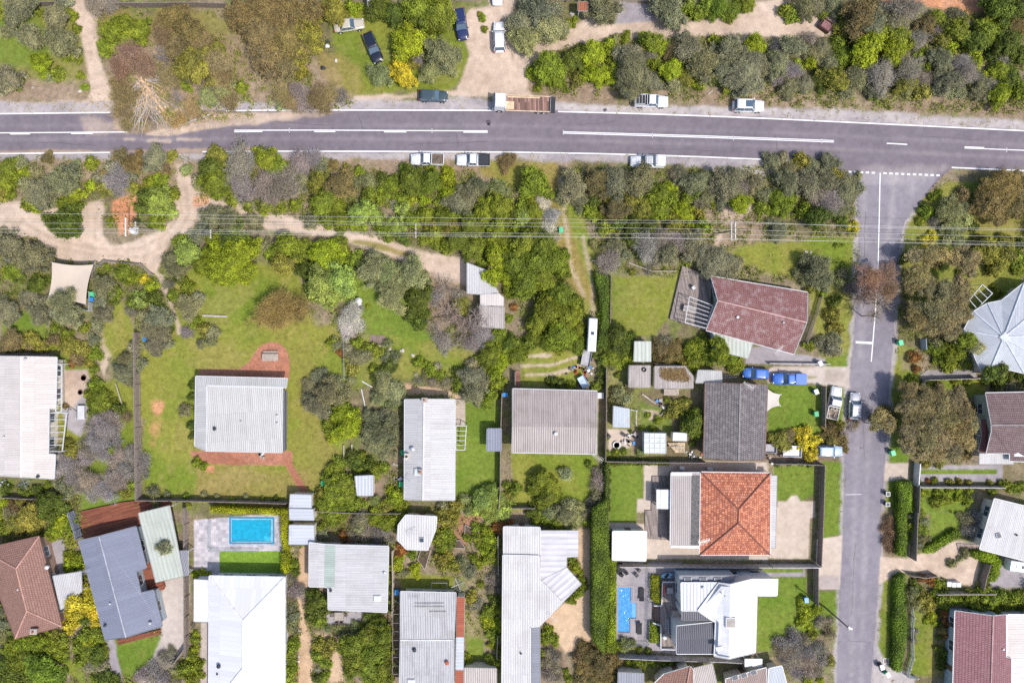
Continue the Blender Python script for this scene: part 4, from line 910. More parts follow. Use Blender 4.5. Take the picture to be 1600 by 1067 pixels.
# 25 back sheds
house('sh1', 'shed', 'pale green flat shed under the trees, topmost of the back yard sheds', 'shed', [fz(K('K', "757 14 858 14 858 138 752 138"), 2.3)], mat_pale, over=.12, windows=False)
house('sh2', 'shed', 'rusty white corrugated shed with an old tyre on its roof', 'shed', [fz(K('K', "724 163 855 163 853 298 722 296"), 2.3)], mat_asb2, over=.12, windows=False)
house('sh3', 'shed', 'wide white shed whose roof is heaped with brown fallen leaves', 'shed', [fz(K('K', "883 167 1070 168 1120 230 1118 303 882 303"), 2.3)], mat_asb2, over=.12, windows=False)
house('sh4', 'shed', 'grey zinc shed between the leaf covered shed and the blue car', 'shed', [[(*p, z) for p, z in zip(K('K', "1150 190 1295 195 1298 270 1135 270"), (2.3, 2.3, 2.5, 2.5))]], mat_zinc, over=.12, windows=False)
house('sh5', 'shed', 'light blue grey shed with one rusty corner above the round fire pit', 'shed', [fz(K('K', "627 412 727 430 726 545 624 543"), 2.3)], metal_roof('pale_blue_shed', (.50, .55, .60), .3, rust=.22, rustc=(.45, .17, .08)), over=.12, windows=False)
house('sh6', 'shed', 'small white shed right of the glasshouse in the cluttered yard', 'shed', [fz(K('K', "996 576 1080 580 1078 628 994 626"), 2.2)], mat_brightwhite, over=.1, windows=False)
house('sh7', 'shed', 'slate coloured garden shed straddling the fence of the narrow side lawn', 'shed', [fz([(761.5, 670), (783, 670), (783, 688), (761, 688)], 2.4), fz([(761, 688.2), (783, 688.2), (783, 704), (761, 704)], 2.3)], mat_slate, over=.1, windows=False, gut='slatefascia')
house('sh8', 'shed', 'white shed end poking out under the green trees at the dirt turning circle', 'shed', [fz([(729.7, 410.5), (759, 422), (779, 457), (751, 460), (729.7, 458.5)], 2.4)], mat_white, over=.12, windows=False)
house('sh9', 'shed', 'cream flat shed in the middle of the three sheds under the green trees', 'shed', [fz(K('F', "1386 752 1500 745 1530 770 1530 822 1386 820"), 2.4)], mat_beige, over=.12, windows=False)
house('sh10', 'shed', 'dull grey shed, lowest of the three sheds under the green trees', 'shed', [fz(K('F', "1380 822 1534 830 1533 962 1376 950"), 2.4)], mat_worn, over=.12, windows=False, rib=math.pi / 2)
house('top1', 'shed', 'pale shed roof cut by the top edge above the cream sedan', 'shed', [fz(K('B', "685 -80 750 -80 748 38 690 36"), 2.4)], mat_white, over=.12, windows=False)
house('top2', 'gatehouse', 'narrow rust brown gateway roof cut by the top edge', 'gateway', [fz(K('C', "408 14 468 14 466 70 408 68"), 2.3)], metal_roof('rust_brown_sheet', (.36, .14, .08), .3, rust=.4), open_=True)
# glasshouse
gh = K('K', "818 580 950 582 950 705 818 703"); t = thing('greenhouse', 'clear panelled square glasshouse beside the small white shed', 'greenhouse', W(*P('K', 884, 643))); off = tuple(W(*P('K', 884, 643)))
a, b, c, d = [W(x, y, 2.2) for x, y in gh]; m = MB(); m.prism([tuple(q[:2]) for q in (a, b, c, d)], 2.14, 2.18); m.build('roof_pane', [M['clear']], t, off)
m = MB()
for k in range(5): m.bar(a.lerp(b, k / 4) + Vector((0, 0, .03)), d.lerp(c, k / 4) + Vector((0, 0, .03)), .07, .08); m.bar(a.lerp(d, k / 4) + Vector((0, 0, .035)), b.lerp(c, k / 4) + Vector((0, 0, .035)), .06, .08)
for q in (a, b, c, d): m.box(q.x, q.y, 1.1, .08, .08, 2.2)
m.build('frame', [M['white']], t, off)
m = MB(); Lq = [a, b, c, d]
for i in range(4):
    p, q = Lq[i], Lq[(i + 1) % 4]; m.bar((p.x, p.y, 1.05), (q.x, q.y, 1.05), .03, 2.0)
m.build('side_pane', [M['clear']], t, off)
# decks
def slab(name, label, cat, pts, z0, z1, mat, group=None):
    c = W(sum(p[0] for p in pts) / len(pts), sum(p[1] for p in pts) / len(pts)); m = MB(); m.prism([tuple(W(x, y, z1)[:2]) for x, y in pts], z0, z1)
    o = m.build(name, [mat], None, tuple(c), loc=c); tag(o, label, cat, group); return o
slab('deck', 'weathered grey timber deck left of the maroon tiled house', 'deck', K('G', "1052 575 1230 640 1225 980 975 902"), .02, .45, M['deck'])
pergola(None, K('G', "1240 820 1200 960 1068 925 1095 765"), 2.7, 6, name='pergola', label='white slatted pergola over the weathered deck of the maroon house', matn='white')
slab('deck', 'red stained timber deck above the slate blue house', 'deck', K('I', "500 1062 760 1005 900 990 1050 985 1060 1067 860 1090 880 1180 520 1240 500 1150"), .02, .35, M['reddeck'])
slab('deck', 'red stained timber walkway between slate blue house and green carport', 'deck', K('M', "840 95 870 60 1020 470 1010 490 955 495 945 480 860 500 830 385 900 350"), .02, .3, M['reddeck'])
slab('deck', 'narrow red timber step deck along the lower end of the slate blue house', 'deck', K('M', "720 800 990 735 985 765 730 832"), .02, .3, M['reddeck'])
slab('deck', 'dark brown boarded deck left of the orange tiled house', 'deck', K('K', "865 845 985 845 985 1067 860 1067"), .02, .2, M['deck']); slab('deck', 'lower dark boarded deck above the white garage', 'deck', K('O', "822 0 975 0 975 185 822 175"), .02, .19, M['deck'])
slab('deck', 'purple brown pool deck with chairs beside the modern white house', 'deck', K('O', "925 432 1045 432 1050 620 1010 700 1010 840 915 840 915 580"), .02, .4, M['deck'])
slab('deck', 'tan slatted side deck at the top right of the pale grey gable house', 'deck', K('J', "1232 372 1290 372 1290 528 1232 528"), .02, .3, board('tan_boards', (.50, .42, .35), .14, 0, .1))
# red pergola sticks on the dark deck: white outdoor screens
for q_, l_ in (("893 928 913 929 912 1046 893 1045", 'narrow white awning panel on the dark deck by the orange house'), ("917 929 978 930 976 1047 916 1046", 'broad white awning panel on the dark deck by the orange house')): house(l_, 'awning', l_, 'awning', [fz(K('K', q_), 2.3)], mat_brightwhite, open_=True, rib=0)
# ---------------------------------------------------------------- vegetation
def leaf_mat(name, rough=.65, trans=.16, hue=(.95, 1.0, .7), dark=.46, merged=False):
    m = NT(name); oi = m.t.nodes.new('ShaderNodeVertexColor' if merged else 'ShaderNodeObjectInfo')
    if merged: oi.layer_name = 'tint'
    a = m.t.nodes.new('ShaderNodeVertexColor'); a.layer_name = 'tone'
    sp = m.t.nodes.new('ShaderNodeSeparateColor'); m.l(a.outputs[0], sp.inputs[0])
    f = m.ramp(sp.outputs[0], 0, 1)
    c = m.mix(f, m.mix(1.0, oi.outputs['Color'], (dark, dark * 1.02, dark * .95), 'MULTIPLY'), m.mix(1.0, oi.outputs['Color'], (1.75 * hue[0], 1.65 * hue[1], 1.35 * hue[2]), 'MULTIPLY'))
    c = m.mix(m.math('MULTIPLY', sp.outputs[1], .35), c, (.20, .14, .075))
    m.base(c, rough, .3)
    tr = m.t.nodes.new('ShaderNodeBsdfTranslucent'); m.l(m.mix(1.0, c, (1.1, 1.25, .5), 'MULTIPLY'), tr.inputs[0])
    mx = m.t.nodes.new('ShaderNodeMixShader'); mx.inputs[0].default_value = trans
    m.l(m.b.outputs[0], mx.inputs[1]); m.l(tr.outputs[0], mx.inputs[2]); m.l(mx.outputs[0], m.out.inputs[0]); return m.mat
LEAF = leaf_mat('foliage'); GREYLEAF = leaf_mat('grey_foliage', .8, .06, (.98, .98, .95), .42)
LEAFM = leaf_mat('foliage_mass', merged=True)
tw = NT('twigs'); _oi = tw.t.nodes.new('ShaderNodeObjectInfo'); TWIG = tw.base(tw.mix(tw.noise(tw.coord(), 6, 3), tw.mix(1.0, _oi.outputs['Color'], (.6, .6, .6), 'MULTIPLY'), tw.mix(1.0, _oi.outputs['Color'], (1.7, 1.65, 1.6), 'MULTIPLY')), .9, .15)
ico = None
def icos(sub=2):
    t = (1 + 5 ** .5) / 2
    v = [(-1, t, 0), (1, t, 0), (-1, -t, 0), (1, -t, 0), (0, -1, t), (0, 1, t), (0, -1, -t), (0, 1, -t), (t, 0, -1), (t, 0, 1), (-t, 0, -1), (-t, 0, 1)]
    f = [(0, 11, 5), (0, 5, 1), (0, 1, 7), (0, 7, 10), (0, 10, 11), (1, 5, 9), (5, 11, 4), (11, 10, 2), (10, 7, 6), (7, 1, 8), (3, 9, 4), (3, 4, 2), (3, 2, 6), (3, 6, 8), (3, 8, 9), (4, 9, 5), (2, 4, 11), (6, 2, 10), (8, 6, 7), (9, 8, 1)]
    v = [np.array(q) / np.linalg.norm(q) for q in v]
    for _ in range(sub):
        mid = {}; nf = []
        def mp(a, b):
            k = (min(a, b), max(a, b))
            if k not in mid: q = v[a] + v[b]; v.append(q / np.linalg.norm(q)); mid[k] = len(v) - 1
            return mid[k]
        for a, b, c in f:
            ab, bc, ca = mp(a, b), mp(b, c), mp(c, a); nf += [(a, ab, ca), (b, bc, ab), (c, ca, bc), (ab, bc, ca)]
        f = nf
    return np.array(v), np.array(f)
IV, IF = icos(1)
def leaves(r, C, N, L, Wd, tone, brown, tilt=.55):
    """leaf quads at C facing roughly N"""
    n = len(C); N = N + r.normal(0, tilt, (n, 3)); N /= np.linalg.norm(N, axis=1)[:, None] + 1e-9
    T = r.normal(0, 1, (n, 3)); T -= N * (T * N).sum(1)[:, None]; T /= np.linalg.norm(T, axis=1)[:, None] + 1e-9
    B = np.cross(N, T); l = (L * (.7 + .6 * r.random(n)) / 2)[:, None]; w = (Wd * (.7 + .6 * r.random(n)) / 2)[:, None]
    q = np.stack([C - T * l, C + B * w + N * w * .25, C + T * l, C - B * w + N * w * .25], 1).reshape(-1, 3)
    f = np.arange(n * 4).reshape(n, 4)
    t = np.zeros((n * 4, 3), np.float32); t[:, 0] = np.repeat(tone, 4); t[:, 1] = np.repeat(brown, 4)
    return q, f, t
def twigs(r, n, Rr, Hc, wd=.03, lo=.15):
    """fine branches from the crown's foot outwards, as triangular prisms in quads"""
    V = []; Fc = []
    def seg(a, b, w0, w1):
        d = b - a; u = np.cross(d, [0.3, .2, 1.0]); u /= np.linalg.norm(u) + 1e-9; v = np.cross(d, u); v /= np.linalg.norm(v) + 1e-9
        k = len(V)
        for p, w in ((a, w0), (b, w1)):
            for an in (0, 2.1, 4.2): V.append(p + (u * math.cos(an) + v * math.sin(an)) * w)
        for i in range(3): Fc.append((k + i, k + (i + 1) % 3, k + 3 + (i + 1) % 3, k + 3 + i))
    def grow(p, d, L, w, dep):
        k = 3 if dep > 1 else 2
        for i in range(k):
            q = p + d * L / k; q = q + r.normal(0, .06 * L, 3); seg(p, q, w * (1 - .35 * i / k), w * (1 - .35 * (i + 1) / k)); p = q
            d = d + r.normal(0, .22, 3); d[2] = d[2] * .8 + .1; d /= np.linalg.norm(d)
            if dep > 0:
                for _ in range(2 if dep > 1 else 2):
                    e = d + r.normal(0, .75, 3); e[2] = abs(e[2]) * .5; e /= np.linalg.norm(e); grow(p.copy(), e, L * (.5 + .25 * r.random()), w * .55, dep - 1)
    for i in range(n):
        a = 2 * math.pi * (i + r.random() * .8) / n; el = .25 + .8 * r.random()
        d = np.array([math.cos(a) * math.cos(el), math.sin(a) * math.cos(el), math.sin(el)])
        grow(np.array([0, 0, Hc * lo]), d, Rr * .62, wd * Rr / 2 * 1.0 + .012, 2)
    return np.array(V), np.array(Fc)
def crown(style, Rr, seed):
    r = np.random.default_rng(seed)
    Hc = Rr * {'leafy': .95, 'fine': .85, 'wisp': .8, 'tuft': .9, 'dome': .9}.get(style, .85)
    nl = {1.0: 9, 2.0: 20, 3.6: 40}[Rr]
    if style == 'dome': nl = int(nl * .8)
    # lobes over an uneven dome
    L = []
    wob = r.random(3) * 6
    for i in range(nl):
        a = 2.399 * i + r.normal(0, .35); s = math.sqrt((i + .6) / nl)
        edge = (1 + .17 * math.sin(2 * a + wob[0]) + .14 * math.sin(3 * a + wob[1]) + .09 * math.sin(5 * a + wob[2])) * (.88 + .24 * r.random())
        lr = Rr * (.42 - .13 * s) * (.7 + .6 * r.random()) * (20 / max(nl, 9)) ** .22
        rad = max(0, Rr * s * edge - lr * .75)
        z = Hc * (.30 + .52 * math.sqrt(max(0, 1 - (s * .97) ** 2))) + r.normal(0, .07) * Rr
        L.append((rad * math.cos(a), rad * math.sin(a), z, lr, r.random()))
        if s > .6 and r.random() < .3: L.append((rad * 1.28 * math.cos(a + .15), rad * 1.28 * math.sin(a + .15), z * .8, lr * .55, r.random()))
        if s > .55: L.append((rad * math.cos(a + .3) * .92, rad * math.sin(a + .3) * .92, Hc * .22 + r.random() * .1 * Rr, lr, r.random()))
    par = {'leafy': (.23, .14, 120, .5), 'dome': (.20, .15, 150, .4), 'fine': (.17, .075, 170, .8), 'wisp': (.24, .03, 150, 1.6), 'tuft': (.42, .10, 90, .9)}[style]
    big = 1.0 if Rr < 3 else 1.18
    Cs, Ns, To, Br = [], [], [], []
    for (x, y, z, lr, t) in L:
        area = lr * lr * 4.2; nc = max(4, int(area * (5.5 if Rr < 3 else 4.2))); per = max(5, int(par[2] / (5.5 if Rr < 3 else 4.2) * (1.0 if Rr < 3 else .9)))
        d = r.normal(0, 1, (nc, 3)); d[:, 2] = np.where(d[:, 2] < -.35 * np.abs(d[:, 2]), np.abs(d[:, 2]) * .6, d[:, 2]); d /= np.linalg.norm(d, axis=1)[:, None]
        rr = lr * (1.0 + r.normal(0, .13, nc)); ct = np.repeat(r.random(nc), per); d = np.repeat(d, per, 0); n = len(d); sg_ = .12 + .03 * Rr
        if style == 'wisp': rr = rr * (.75 + .4 * r.random(nc)); sg_ *= 1.4
        C = np.array([x, y, z]) + d * np.repeat(rr, per)[:, None] * np.array([1, 1, .9]) + r.normal(0, sg_, (n, 3)) * [1, 1, .6]; Cs.append(C); Ns.append(d * (0.2 if style == 'wisp' else 1) + np.array([0, 0, .35]))
        To.append(np.clip(t * .35 + ct * .45 + r.random(n) * .35 - .08, 0, 1)); Br.append((r.random(n) < .06) * r.random(n) + (t > .9) * .3 * r.random(n))
    C = np.concatenate(Cs); keepm = C[:, 2] > .03; C = C[keepm]; N = np.concatenate(Ns)[keepm]; To = np.concatenate(To)[keepm]; Br = np.concatenate(Br)[keepm]
    v, f, t = leaves(r, C, N, par[0] * big, par[1] * big, To, Br, par[3])
    cv, cf, off = [], [], 0
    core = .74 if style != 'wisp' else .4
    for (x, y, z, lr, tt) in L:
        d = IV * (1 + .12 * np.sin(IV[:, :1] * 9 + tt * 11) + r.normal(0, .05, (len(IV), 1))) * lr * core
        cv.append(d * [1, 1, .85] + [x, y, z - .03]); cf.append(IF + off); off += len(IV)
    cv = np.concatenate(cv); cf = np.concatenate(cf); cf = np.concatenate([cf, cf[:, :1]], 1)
    # inner mass as degenerate-free quads: keep as triangles in a second pass
    tv, tf = (np.zeros((0, 3)), np.zeros((0, 4), int))
    if style in ('wisp', 'fine'): tv, tf = twigs(r, 10 if style == 'wisp' else 5, Rr * 1.05, Hc, .034 if style == 'wisp' else .022)
    me = bpy.data.meshes.new('crown_' + style); nq = len(f) + len(tf); nt_ = len(cf)
    V_ = np.concatenate([v, tv.reshape(-1, 3), cv]); me.vertices.add(len(V_)); me.vertices.foreach_set('co', V_.astype(np.float32).ravel())
    lp = np.concatenate([f.ravel(), (tf + len(v)).ravel().astype(int), (cf[:, :3] + len(v) + len(tv)).ravel()]).astype(np.int32)
    me.loops.add(len(lp)); me.loops.foreach_set('vertex_index', lp); me.polygons.add(nq + nt_)
    me.polygons.foreach_set('loop_start', np.concatenate([np.arange(nq) * 4, nq * 4 + np.arange(nt_) * 3]).astype(np.int32))
    me.polygons.foreach_set('loop_total', np.concatenate([np.full(nq, 4), np.full(nt_, 3)]).astype(np.int32))
    me.polygons.foreach_set('material_index', np.concatenate([np.zeros(len(f)), np.ones(len(tf)), np.zeros(nt_)]).astype(np.int32))
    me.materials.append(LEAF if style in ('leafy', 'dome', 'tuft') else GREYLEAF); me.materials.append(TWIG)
    me.update(calc_edges=True)
    a = me.color_attributes.new('tone', 'FLOAT_COLOR', 'POINT'); c = np.ones((len(V_), 4), np.float32); c[:, :2] = 0; c[:len(v), :3] = t; a.data.foreach_set('color', c.ravel())  # inner core keeps the darkest tone: shade between leaf clumps painted in
    return me
def bare(Rr, seed, n=9):
    r = np.random.default_rng(seed); v, f = twigs(r, n, Rr * 1.05, Rr * .8, .035, .1)
    return np_mesh('bare_branches', v, f, [TWIG])
TPL = {}
def tpl(style, r, rnd):
    Rr = 1.0 if r < 1.45 else (2.0 if r < 2.8 else 3.6)
    k = (style, Rr, rnd % 3)
    if k not in TPL: TPL[k] = bare(Rr, hash(k[1:]) % 999 + 7, 11) if style == 'bare' else crown(style, Rr, int(Rr * 100) + k[2] * 17 + len(style))
    return TPL[k], Rr
def trunk_tpl():
    m = MB(); rr = random.Random(3); m.tube([(0, 0, 0), (.05, .02, .5), (0, .06, 1.0)], [.16, .11, .08], 7)
    for k in range(5):
        a = k * 1.26 + .3; m.tube([(0, .03, .75 + k * .04), (math.cos(a) * .45, math.sin(a) * .45, 1.15), (math.cos(a) * 1.0, math.sin(a) * 1.0, 1.5)], [.06, .04, .02], 5)
    return m.mesh('trunk', M['bark'])
TRUNK = trunk_tpl()
#       style, colour, words
SP = {
 'gr': ('fine', (0.27, 0.27, 0.175), 'grey green tea-tree'), 'gv': ('wisp', (0.36, 0.32, 0.33), 'twiggy grey purple'), 'gg': ('leafy', (0.225, 0.27, 0.036), 'mid green leafy'),
 'dg': ('leafy', (0.125, 0.16, 0.032), 'dark green dense'), 'yg': ('leafy', (0.31, 0.36, 0.03), 'yellow green bright'), 'lg': ('fine', (0.31, 0.34, 0.175), 'pale sage green'),
 'ye': ('leafy', (0.6, 0.5, 0.06), 'golden yellow'), 'br': ('fine', (0.255, 0.2, 0.095), 'olive brown'), 'wh': ('wisp', (0.6, 0.56, 0.55), 'white blossoming'),
 'de': ('bare', (0.34, 0.28, 0.24), 'bare leafless'), 'rd': ('leafy', (0.34, 0.15, 0.06), 'rusty leaved'), 'sg': ('dome', (0.3, 0.37, 0.11), 'fresh light green domed'), 'dd': ('dome', (0.18, 0.215, 0.03), 'deep green domed'),
 'ol': ('leafy', (0.28, 0.26, 0.065), 'olive green bushy'), 'tf': ('tuft', (0.21, 0.28, 0.05), 'spiky tufted'), 'bs': ('wisp', (0.36, 0.28, 0.16), 'tangled olive brushwood'), 'gb': ('wisp', (0.33, 0.26, 0.12), 'golden brown twiggy'),
 'db': ('wisp', (0.36, 0.24, 0.19), 'dry pinkish brown'),
}
VEG = {
'A': "gr 40 190 55;gr 190 220 95;gr 385 260 110;gr 340 110 90;yg 250 390 70;gg 355 460 55;gr 40 470 100;gr 110 50 110;gg 20 60 60;gg 480 370 26;gg 490 465 28;gg 525 535 25;gg 250 80 30;gg 440 90 40;gr 10 540 60;gr 300 470 50;dg 100 500 55;gg 410 340 50;gg 470 180 30;"
     "gg 700 220 85;gg 790 165 80;gg 865 185 60;gg 655 300 60;gg 780 260 60;db 800 330 90;db 870 400 90;db 740 420 70;br 1050 110 90;br 1120 90 60;br 1190 200 100;br 1110 330 90;bs 1000 210 70;ol 1200 400 110;bs 1330 400 100;br 1360 470 80;gg 1145 530 38;lg 1280 590 60;lg 1370 540 60;lg 1200 640 35;gg 1490 540 40;bs 1420 640 50;bs 1180 660 60;de 1000 340 80;de 1240 480 90;de 1080 600 70;de 930 730 60;de 1330 560 60;"
     "br 1480 90 110;gv 590 30 70;gv 680 20 60;gr 780 15 40;bs 760 600 90;bs 760 690 60;bs 720 520 50;bs 780 770 45;bs 1040 470 75;bs 1240 290 90;ol 1340 300 60;bs 1110 740 45;gr 380 5 60;"
     "gg 60 1030 55;lg 130 1010 45;yg 150 1060 45;br 290 975 38;gr 460 1030 40;gg 560 1010 42;br 740 960 55;gr 950 980 70;br 830 1000 60;ol 1060 960 35;dg 1310 1040 80;gv 1480 1010 100;ol 1340 970 60;lg 1150 1050 40;br 1000 1050 50;gr 700 1040 50;gr 220 1060 50;gr 380 1050 40",
'B': "br 90 80 130;br 40 210 120;br 250 80 110;br 200 250 130;ol 310 250 100;br 60 350 110;br 180 400 90;ol 270 430 55;ol 340 180 60;br 360 60 70;ol 480 60 75;yg 600 40 55;ol 540 110 50;dg 760 40 80;dg 850 80 80;dd 1000 60 110;dd 1130 60 110;dd 1080 130 70;yg 940 260 100;yg 900 330 50;lg 1150 340 105;lg 1080 440 70;lg 1200 410 60;gv 1000 360 45;gv 1040 430 35;lg 770 460 72;ye 910 460 72;ye 850 430 40;ol 960 400 40;"
     "bs 170 590 70;gv 270 570 70;bs 370 600 80;bs 450 580 60;gv 520 590 50;lg 160 640 50;gv 300 640 60;bs 230 640 60;bs 420 650 55;de 330 600 80;gg 1400 110 26;gg 1410 180 22;ol 1380 90 20;"
     "gg 60 990 75;gg 130 1030 60;gv 270 1010 70;gv 350 980 60;br 470 1020 40;gr 400 1040 50;ol 560 1050 40;gg 920 1045 40;gv 990 1045 40;gg 1080 1050 42;yg 1170 1055 40;br 1550 1000 55;gg 640 1050 35",
'C': "gr 60 150 80;lg 80 240 85;lg 220 170 95;gr 170 60 100;lg 300 200 50;gr 250 90 70;gg 350 140 26;gg 390 120 20;gg 380 160 18;gr 560 60 92;gr 600 100 50;gr 980 60 95;gr 920 40 60;gr 1000 110 60;gg 1140 90 48;tf 1280 50 60;gg 1100 40 50;tf 1360 60 60;tf 1200 30 50;gg 1340 100 40;gg 1440 20 55;ol 1230 100 25;"
     "yg 120 450 38;gg 230 410 88;gg 180 470 60;gg 260 480 60;dg 370 370 75;yg 500 330 72;yg 520 460 62;gg 600 320 45;gg 640 400 50;yg 610 280 50;gg 700 235 38;gr 640 245 40;gr 720 340 75;gr 750 460 105;gg 860 270 68;gg 870 400 45;gr 680 490 55;gg 620 460 55;yg 980 430 62;gr 1100 300 85;gr 1180 390 90;br 1000 310 60;yg 1170 500 50;gr 1340 320 90;gg 1270 270 50;gr 1450 460 105;gr 1290 430 70;gv 850 330 45;yg 1500 270 62;gg 1330 500 50;ol 420 470 55;gg 300 520 30;gv 1390 270 50;gr 1530 400 70;gr 1400 540 50;ol 1080 470 55;yg 940 290 40;gg 160 540 26;gr 860 500 60;gr 1000 520 50;yg 550 510 40;dg 420 330 50;dg 1050 400 45;dg 1240 480 50;gg 340 560 22",
'D': "gr 230 50 65;gg 160 90 50;gr 310 40 60;gg 340 90 35;gr 400 20 60;gg 110 60 50;gg 460 90 40;br 560 110 100;gr 640 150 90;ol 480 170 60;br 640 40 70;gv 850 60 95;gr 790 120 70;yg 700 190 60;gg 640 230 45;yg 620 300 95;gg 800 220 65;yg 780 320 70;gg 880 270 40;gv 940 240 60;gv 1060 190 55;gg 1050 120 60;gg 1170 190 75;gr 1180 110 60;br 980 150 60;yg 1120 290 50;ol 1080 260 60;gg 1350 200 75;dg 1290 250 70;gg 1440 110 55;rd 1350 130 35;dg 1480 260 80;br 1540 170 70;dg 1540 60 70;dg 1430 20 90;dg 1570 330 60;"
     "gr 150 290 75;gv 80 300 60;gv 260 240 50;gr 330 300 60;yg 270 380 45;gg 440 270 50;gg 460 350 60;gr 60 400 70;gv 150 440 60;yg 180 400 45;gv 60 470 60;gr 230 520 55;gr 130 540 60;dg 330 480 60;ol 420 500 75;gr 540 480 75;gr 480 560 45;gv 700 470 85;gv 730 400 50;gr 650 540 60;ol 850 520 55;gg 660 590 35;gv 880 430 75;gv 960 490 60;gg 970 420 45;gr 1080 370 70;gv 1190 390 60;yg 1270 300 50;yg 1290 390 45;gr 1120 500 70;gv 1230 460 65;gr 1300 560 60;gv 1360 540 50;gg 1430 440 60;yg 1440 580 62;dg 1500 470 60;yg 1340 460 35;gr 1050 540 50;ol 960 560 50;gv 1440 380 50;gg 1560 560 50;gr 1170 560 50;yg 940 330 35;dg 1400 330 50;gr 380 400 60;gr 290 330 60;yg 500 370 40;ol 570 240 50;gv 1310 490 45;gr 860 560 40;ol 1250 230 40;"
     "gr 30 1000 55;gr 90 980 45;ol 200 990 50;gr 270 1040 60;gr 370 1010 60;gr 130 1050 60;ol 410 1060 50",
'E': "gg 30 50 60;gg 110 30 50;ol 20 120 40;gg 180 190 50;gr 230 120 80;gr 160 70 50;gr 380 60 85;gr 420 0 50;gr 290 170 50;gg 60 130 35;yg 230 210 40;yg 460 130 50;gg 420 190 60;dg 460 220 50;dg 400 320 80;dg 480 290 35;dg 320 300 50;yg 560 80 40;ol 640 90 50;gv 720 50 75;gr 620 30 50;br 640 10 40;ol 820 90 40;gr 800 20 50;rd 640 50 25;"
     "gg 990 40 50;sg 980 180 80;gg 930 60 45;dg 900 140 50;dg 880 220 50;sg 1040 230 50;gg 1070 130 40;gg 980 300 45;ol 880 100 30;gg 940 310 35;gg 680 300 25;dd 1320 50 85;dd 1390 90 50;gv 1480 70 80;gv 1540 130 60;gg 1340 130 40;gg 1440 170 45;gg 1530 200 40;gr 1230 50 50;"
     "gr 1320 260 65;gr 1420 310 75;gr 1560 300 60;gr 1270 360 60;gr 1210 400 50;dg 1430 420 80;gg 1330 420 60;sg 1160 490 75;gg 1120 410 45;gg 1250 580 65;yg 1440 560 120;yg 1340 520 75;gg 1510 440 60;gg 1420 650 50;yg 1510 620 60;gr 1500 400 50;ol 1560 480 50;"
     "gr 1050 540 55;gr 1100 600 60;gv 1040 690 40;dg 1100 640 40;gg 1150 700 50;gg 1070 760 40;gr 1160 830 75;gr 1220 780 50;gr 1100 810 40;gg 1200 920 45;ol 1260 970 50;gr 1310 990 50;gr 1300 1040 40;gv 1150 980 45;gr 1240 1050 30;"
     "gr 50 450 80;gr 210 520 95;gr 130 560 60;gg 80 600 60;yg 40 610 35;dg 110 640 40;gr 30 400 50;dg 220 690 60;gr 170 770 60;gr 250 800 50;gr 50 860 70;gr 240 880 65;gr 10 790 50;gr 380 790 80;gr 420 870 80;gr 350 860 50;gr 340 740 40;ol 180 1040 60;br 60 1040 70;gg 340 960 30;gg 410 1000 40;gg 520 960 35;gr 600 930 50;br 330 1040 50;"
     "gr 640 700 70;gg 700 740 50;gr 620 790 50;gr 640 870 60;dg 700 780 40;gg 770 610 55;gg 820 650 40;ol 740 580 30;ye 890 660 32;yg 930 700 40;dg 950 770 50;sg 860 780 55;gg 820 800 40;dg 990 840 40;gv 810 850 40;gr 980 900 80;gr 930 960 70;gr 1000 990 65;gr 890 890 50;dg 1050 960 30;gr 580 1030 40;gg 660 580 20",
'F': "gv 60 60 80;gv 170 80 95;gv 100 150 60;gr 290 40 60;ol 370 60 60;gg 60 210 45;gg 160 200 45;gg 240 200 40;dg 20 190 40;br 520 70 85;dg 440 140 60;gg 420 180 75;yg 400 200 50;gg 500 200 60;gr 260 30 60;gr 620 60 40;sg 650 240 70;lg 700 60 60;gg 820 80 60;gg 700 130 50;dg 780 50 50;gg 760 160 45;gg 840 110 45;dd 960 50 80;dd 1070 60 70;gr 1010 10 50;yg 1040 160 40;yg 960 160 35;wh 855 200 28;gg 900 160 40;sg 900 230 50;yg 1180 30 50;yg 1190 140 60;gg 1140 180 40;gr 1250 190 70;gr 1320 140 70;dg 1280 240 60;gr 1380 80 60;gg 1480 110 50;lg 1500 100 60;gg 1420 230 70;dd 1500 220 80;"
     "gg 530 290 60;gg 610 320 50;sg 730 260 60;gg 780 330 50;sg 870 320 55;gg 450 300 50;gr 330 300 50;gg 960 300 55;gg 1050 260 60;ol 1100 330 50;gg 1100 390 60;dd 1150 290 60;gg 1200 260 50;dg 900 400 45;gg 1040 400 45;gg 820 400 35;ol 1200 350 60;dd 1250 420 70;gg 1180 450 50;gg 1120 440 40;dd 1330 330 70;dd 1400 300 60;dd 1500 330 75;dd 1340 460 75;dd 1440 430 60;yg 1480 520 75;dd 1540 420 60;yg 1560 640 60;yg 1460 640 50;dd 1560 720 40;dd 1400 560 40;gg 1290 380 50;"
     "gg 200 440 85;gg 130 500 60;ol 160 570 75;gg 300 460 60;yg 420 500 88;ye 400 490 50;dg 400 590 60;gg 510 440 55;yg 530 520 50;dg 310 600 60;dg 560 590 40;gg 480 600 60;gr 60 460 50;gg 600 540 50;sg 400 700 110;sg 520 660 95;sg 460 760 80;sg 340 720 60;sg 570 720 50;"
     "lg 720 600 85;lg 820 620 75;lg 960 620 90;lg 880 680 90;lg 840 770 90;lg 1010 650 60;lg 760 540 50;lg 780 700 60;dg 640 560 50;dg 990 780 85;dg 950 870 55;dg 1060 740 50;dg 1040 850 50;dg 1010 930 50;"
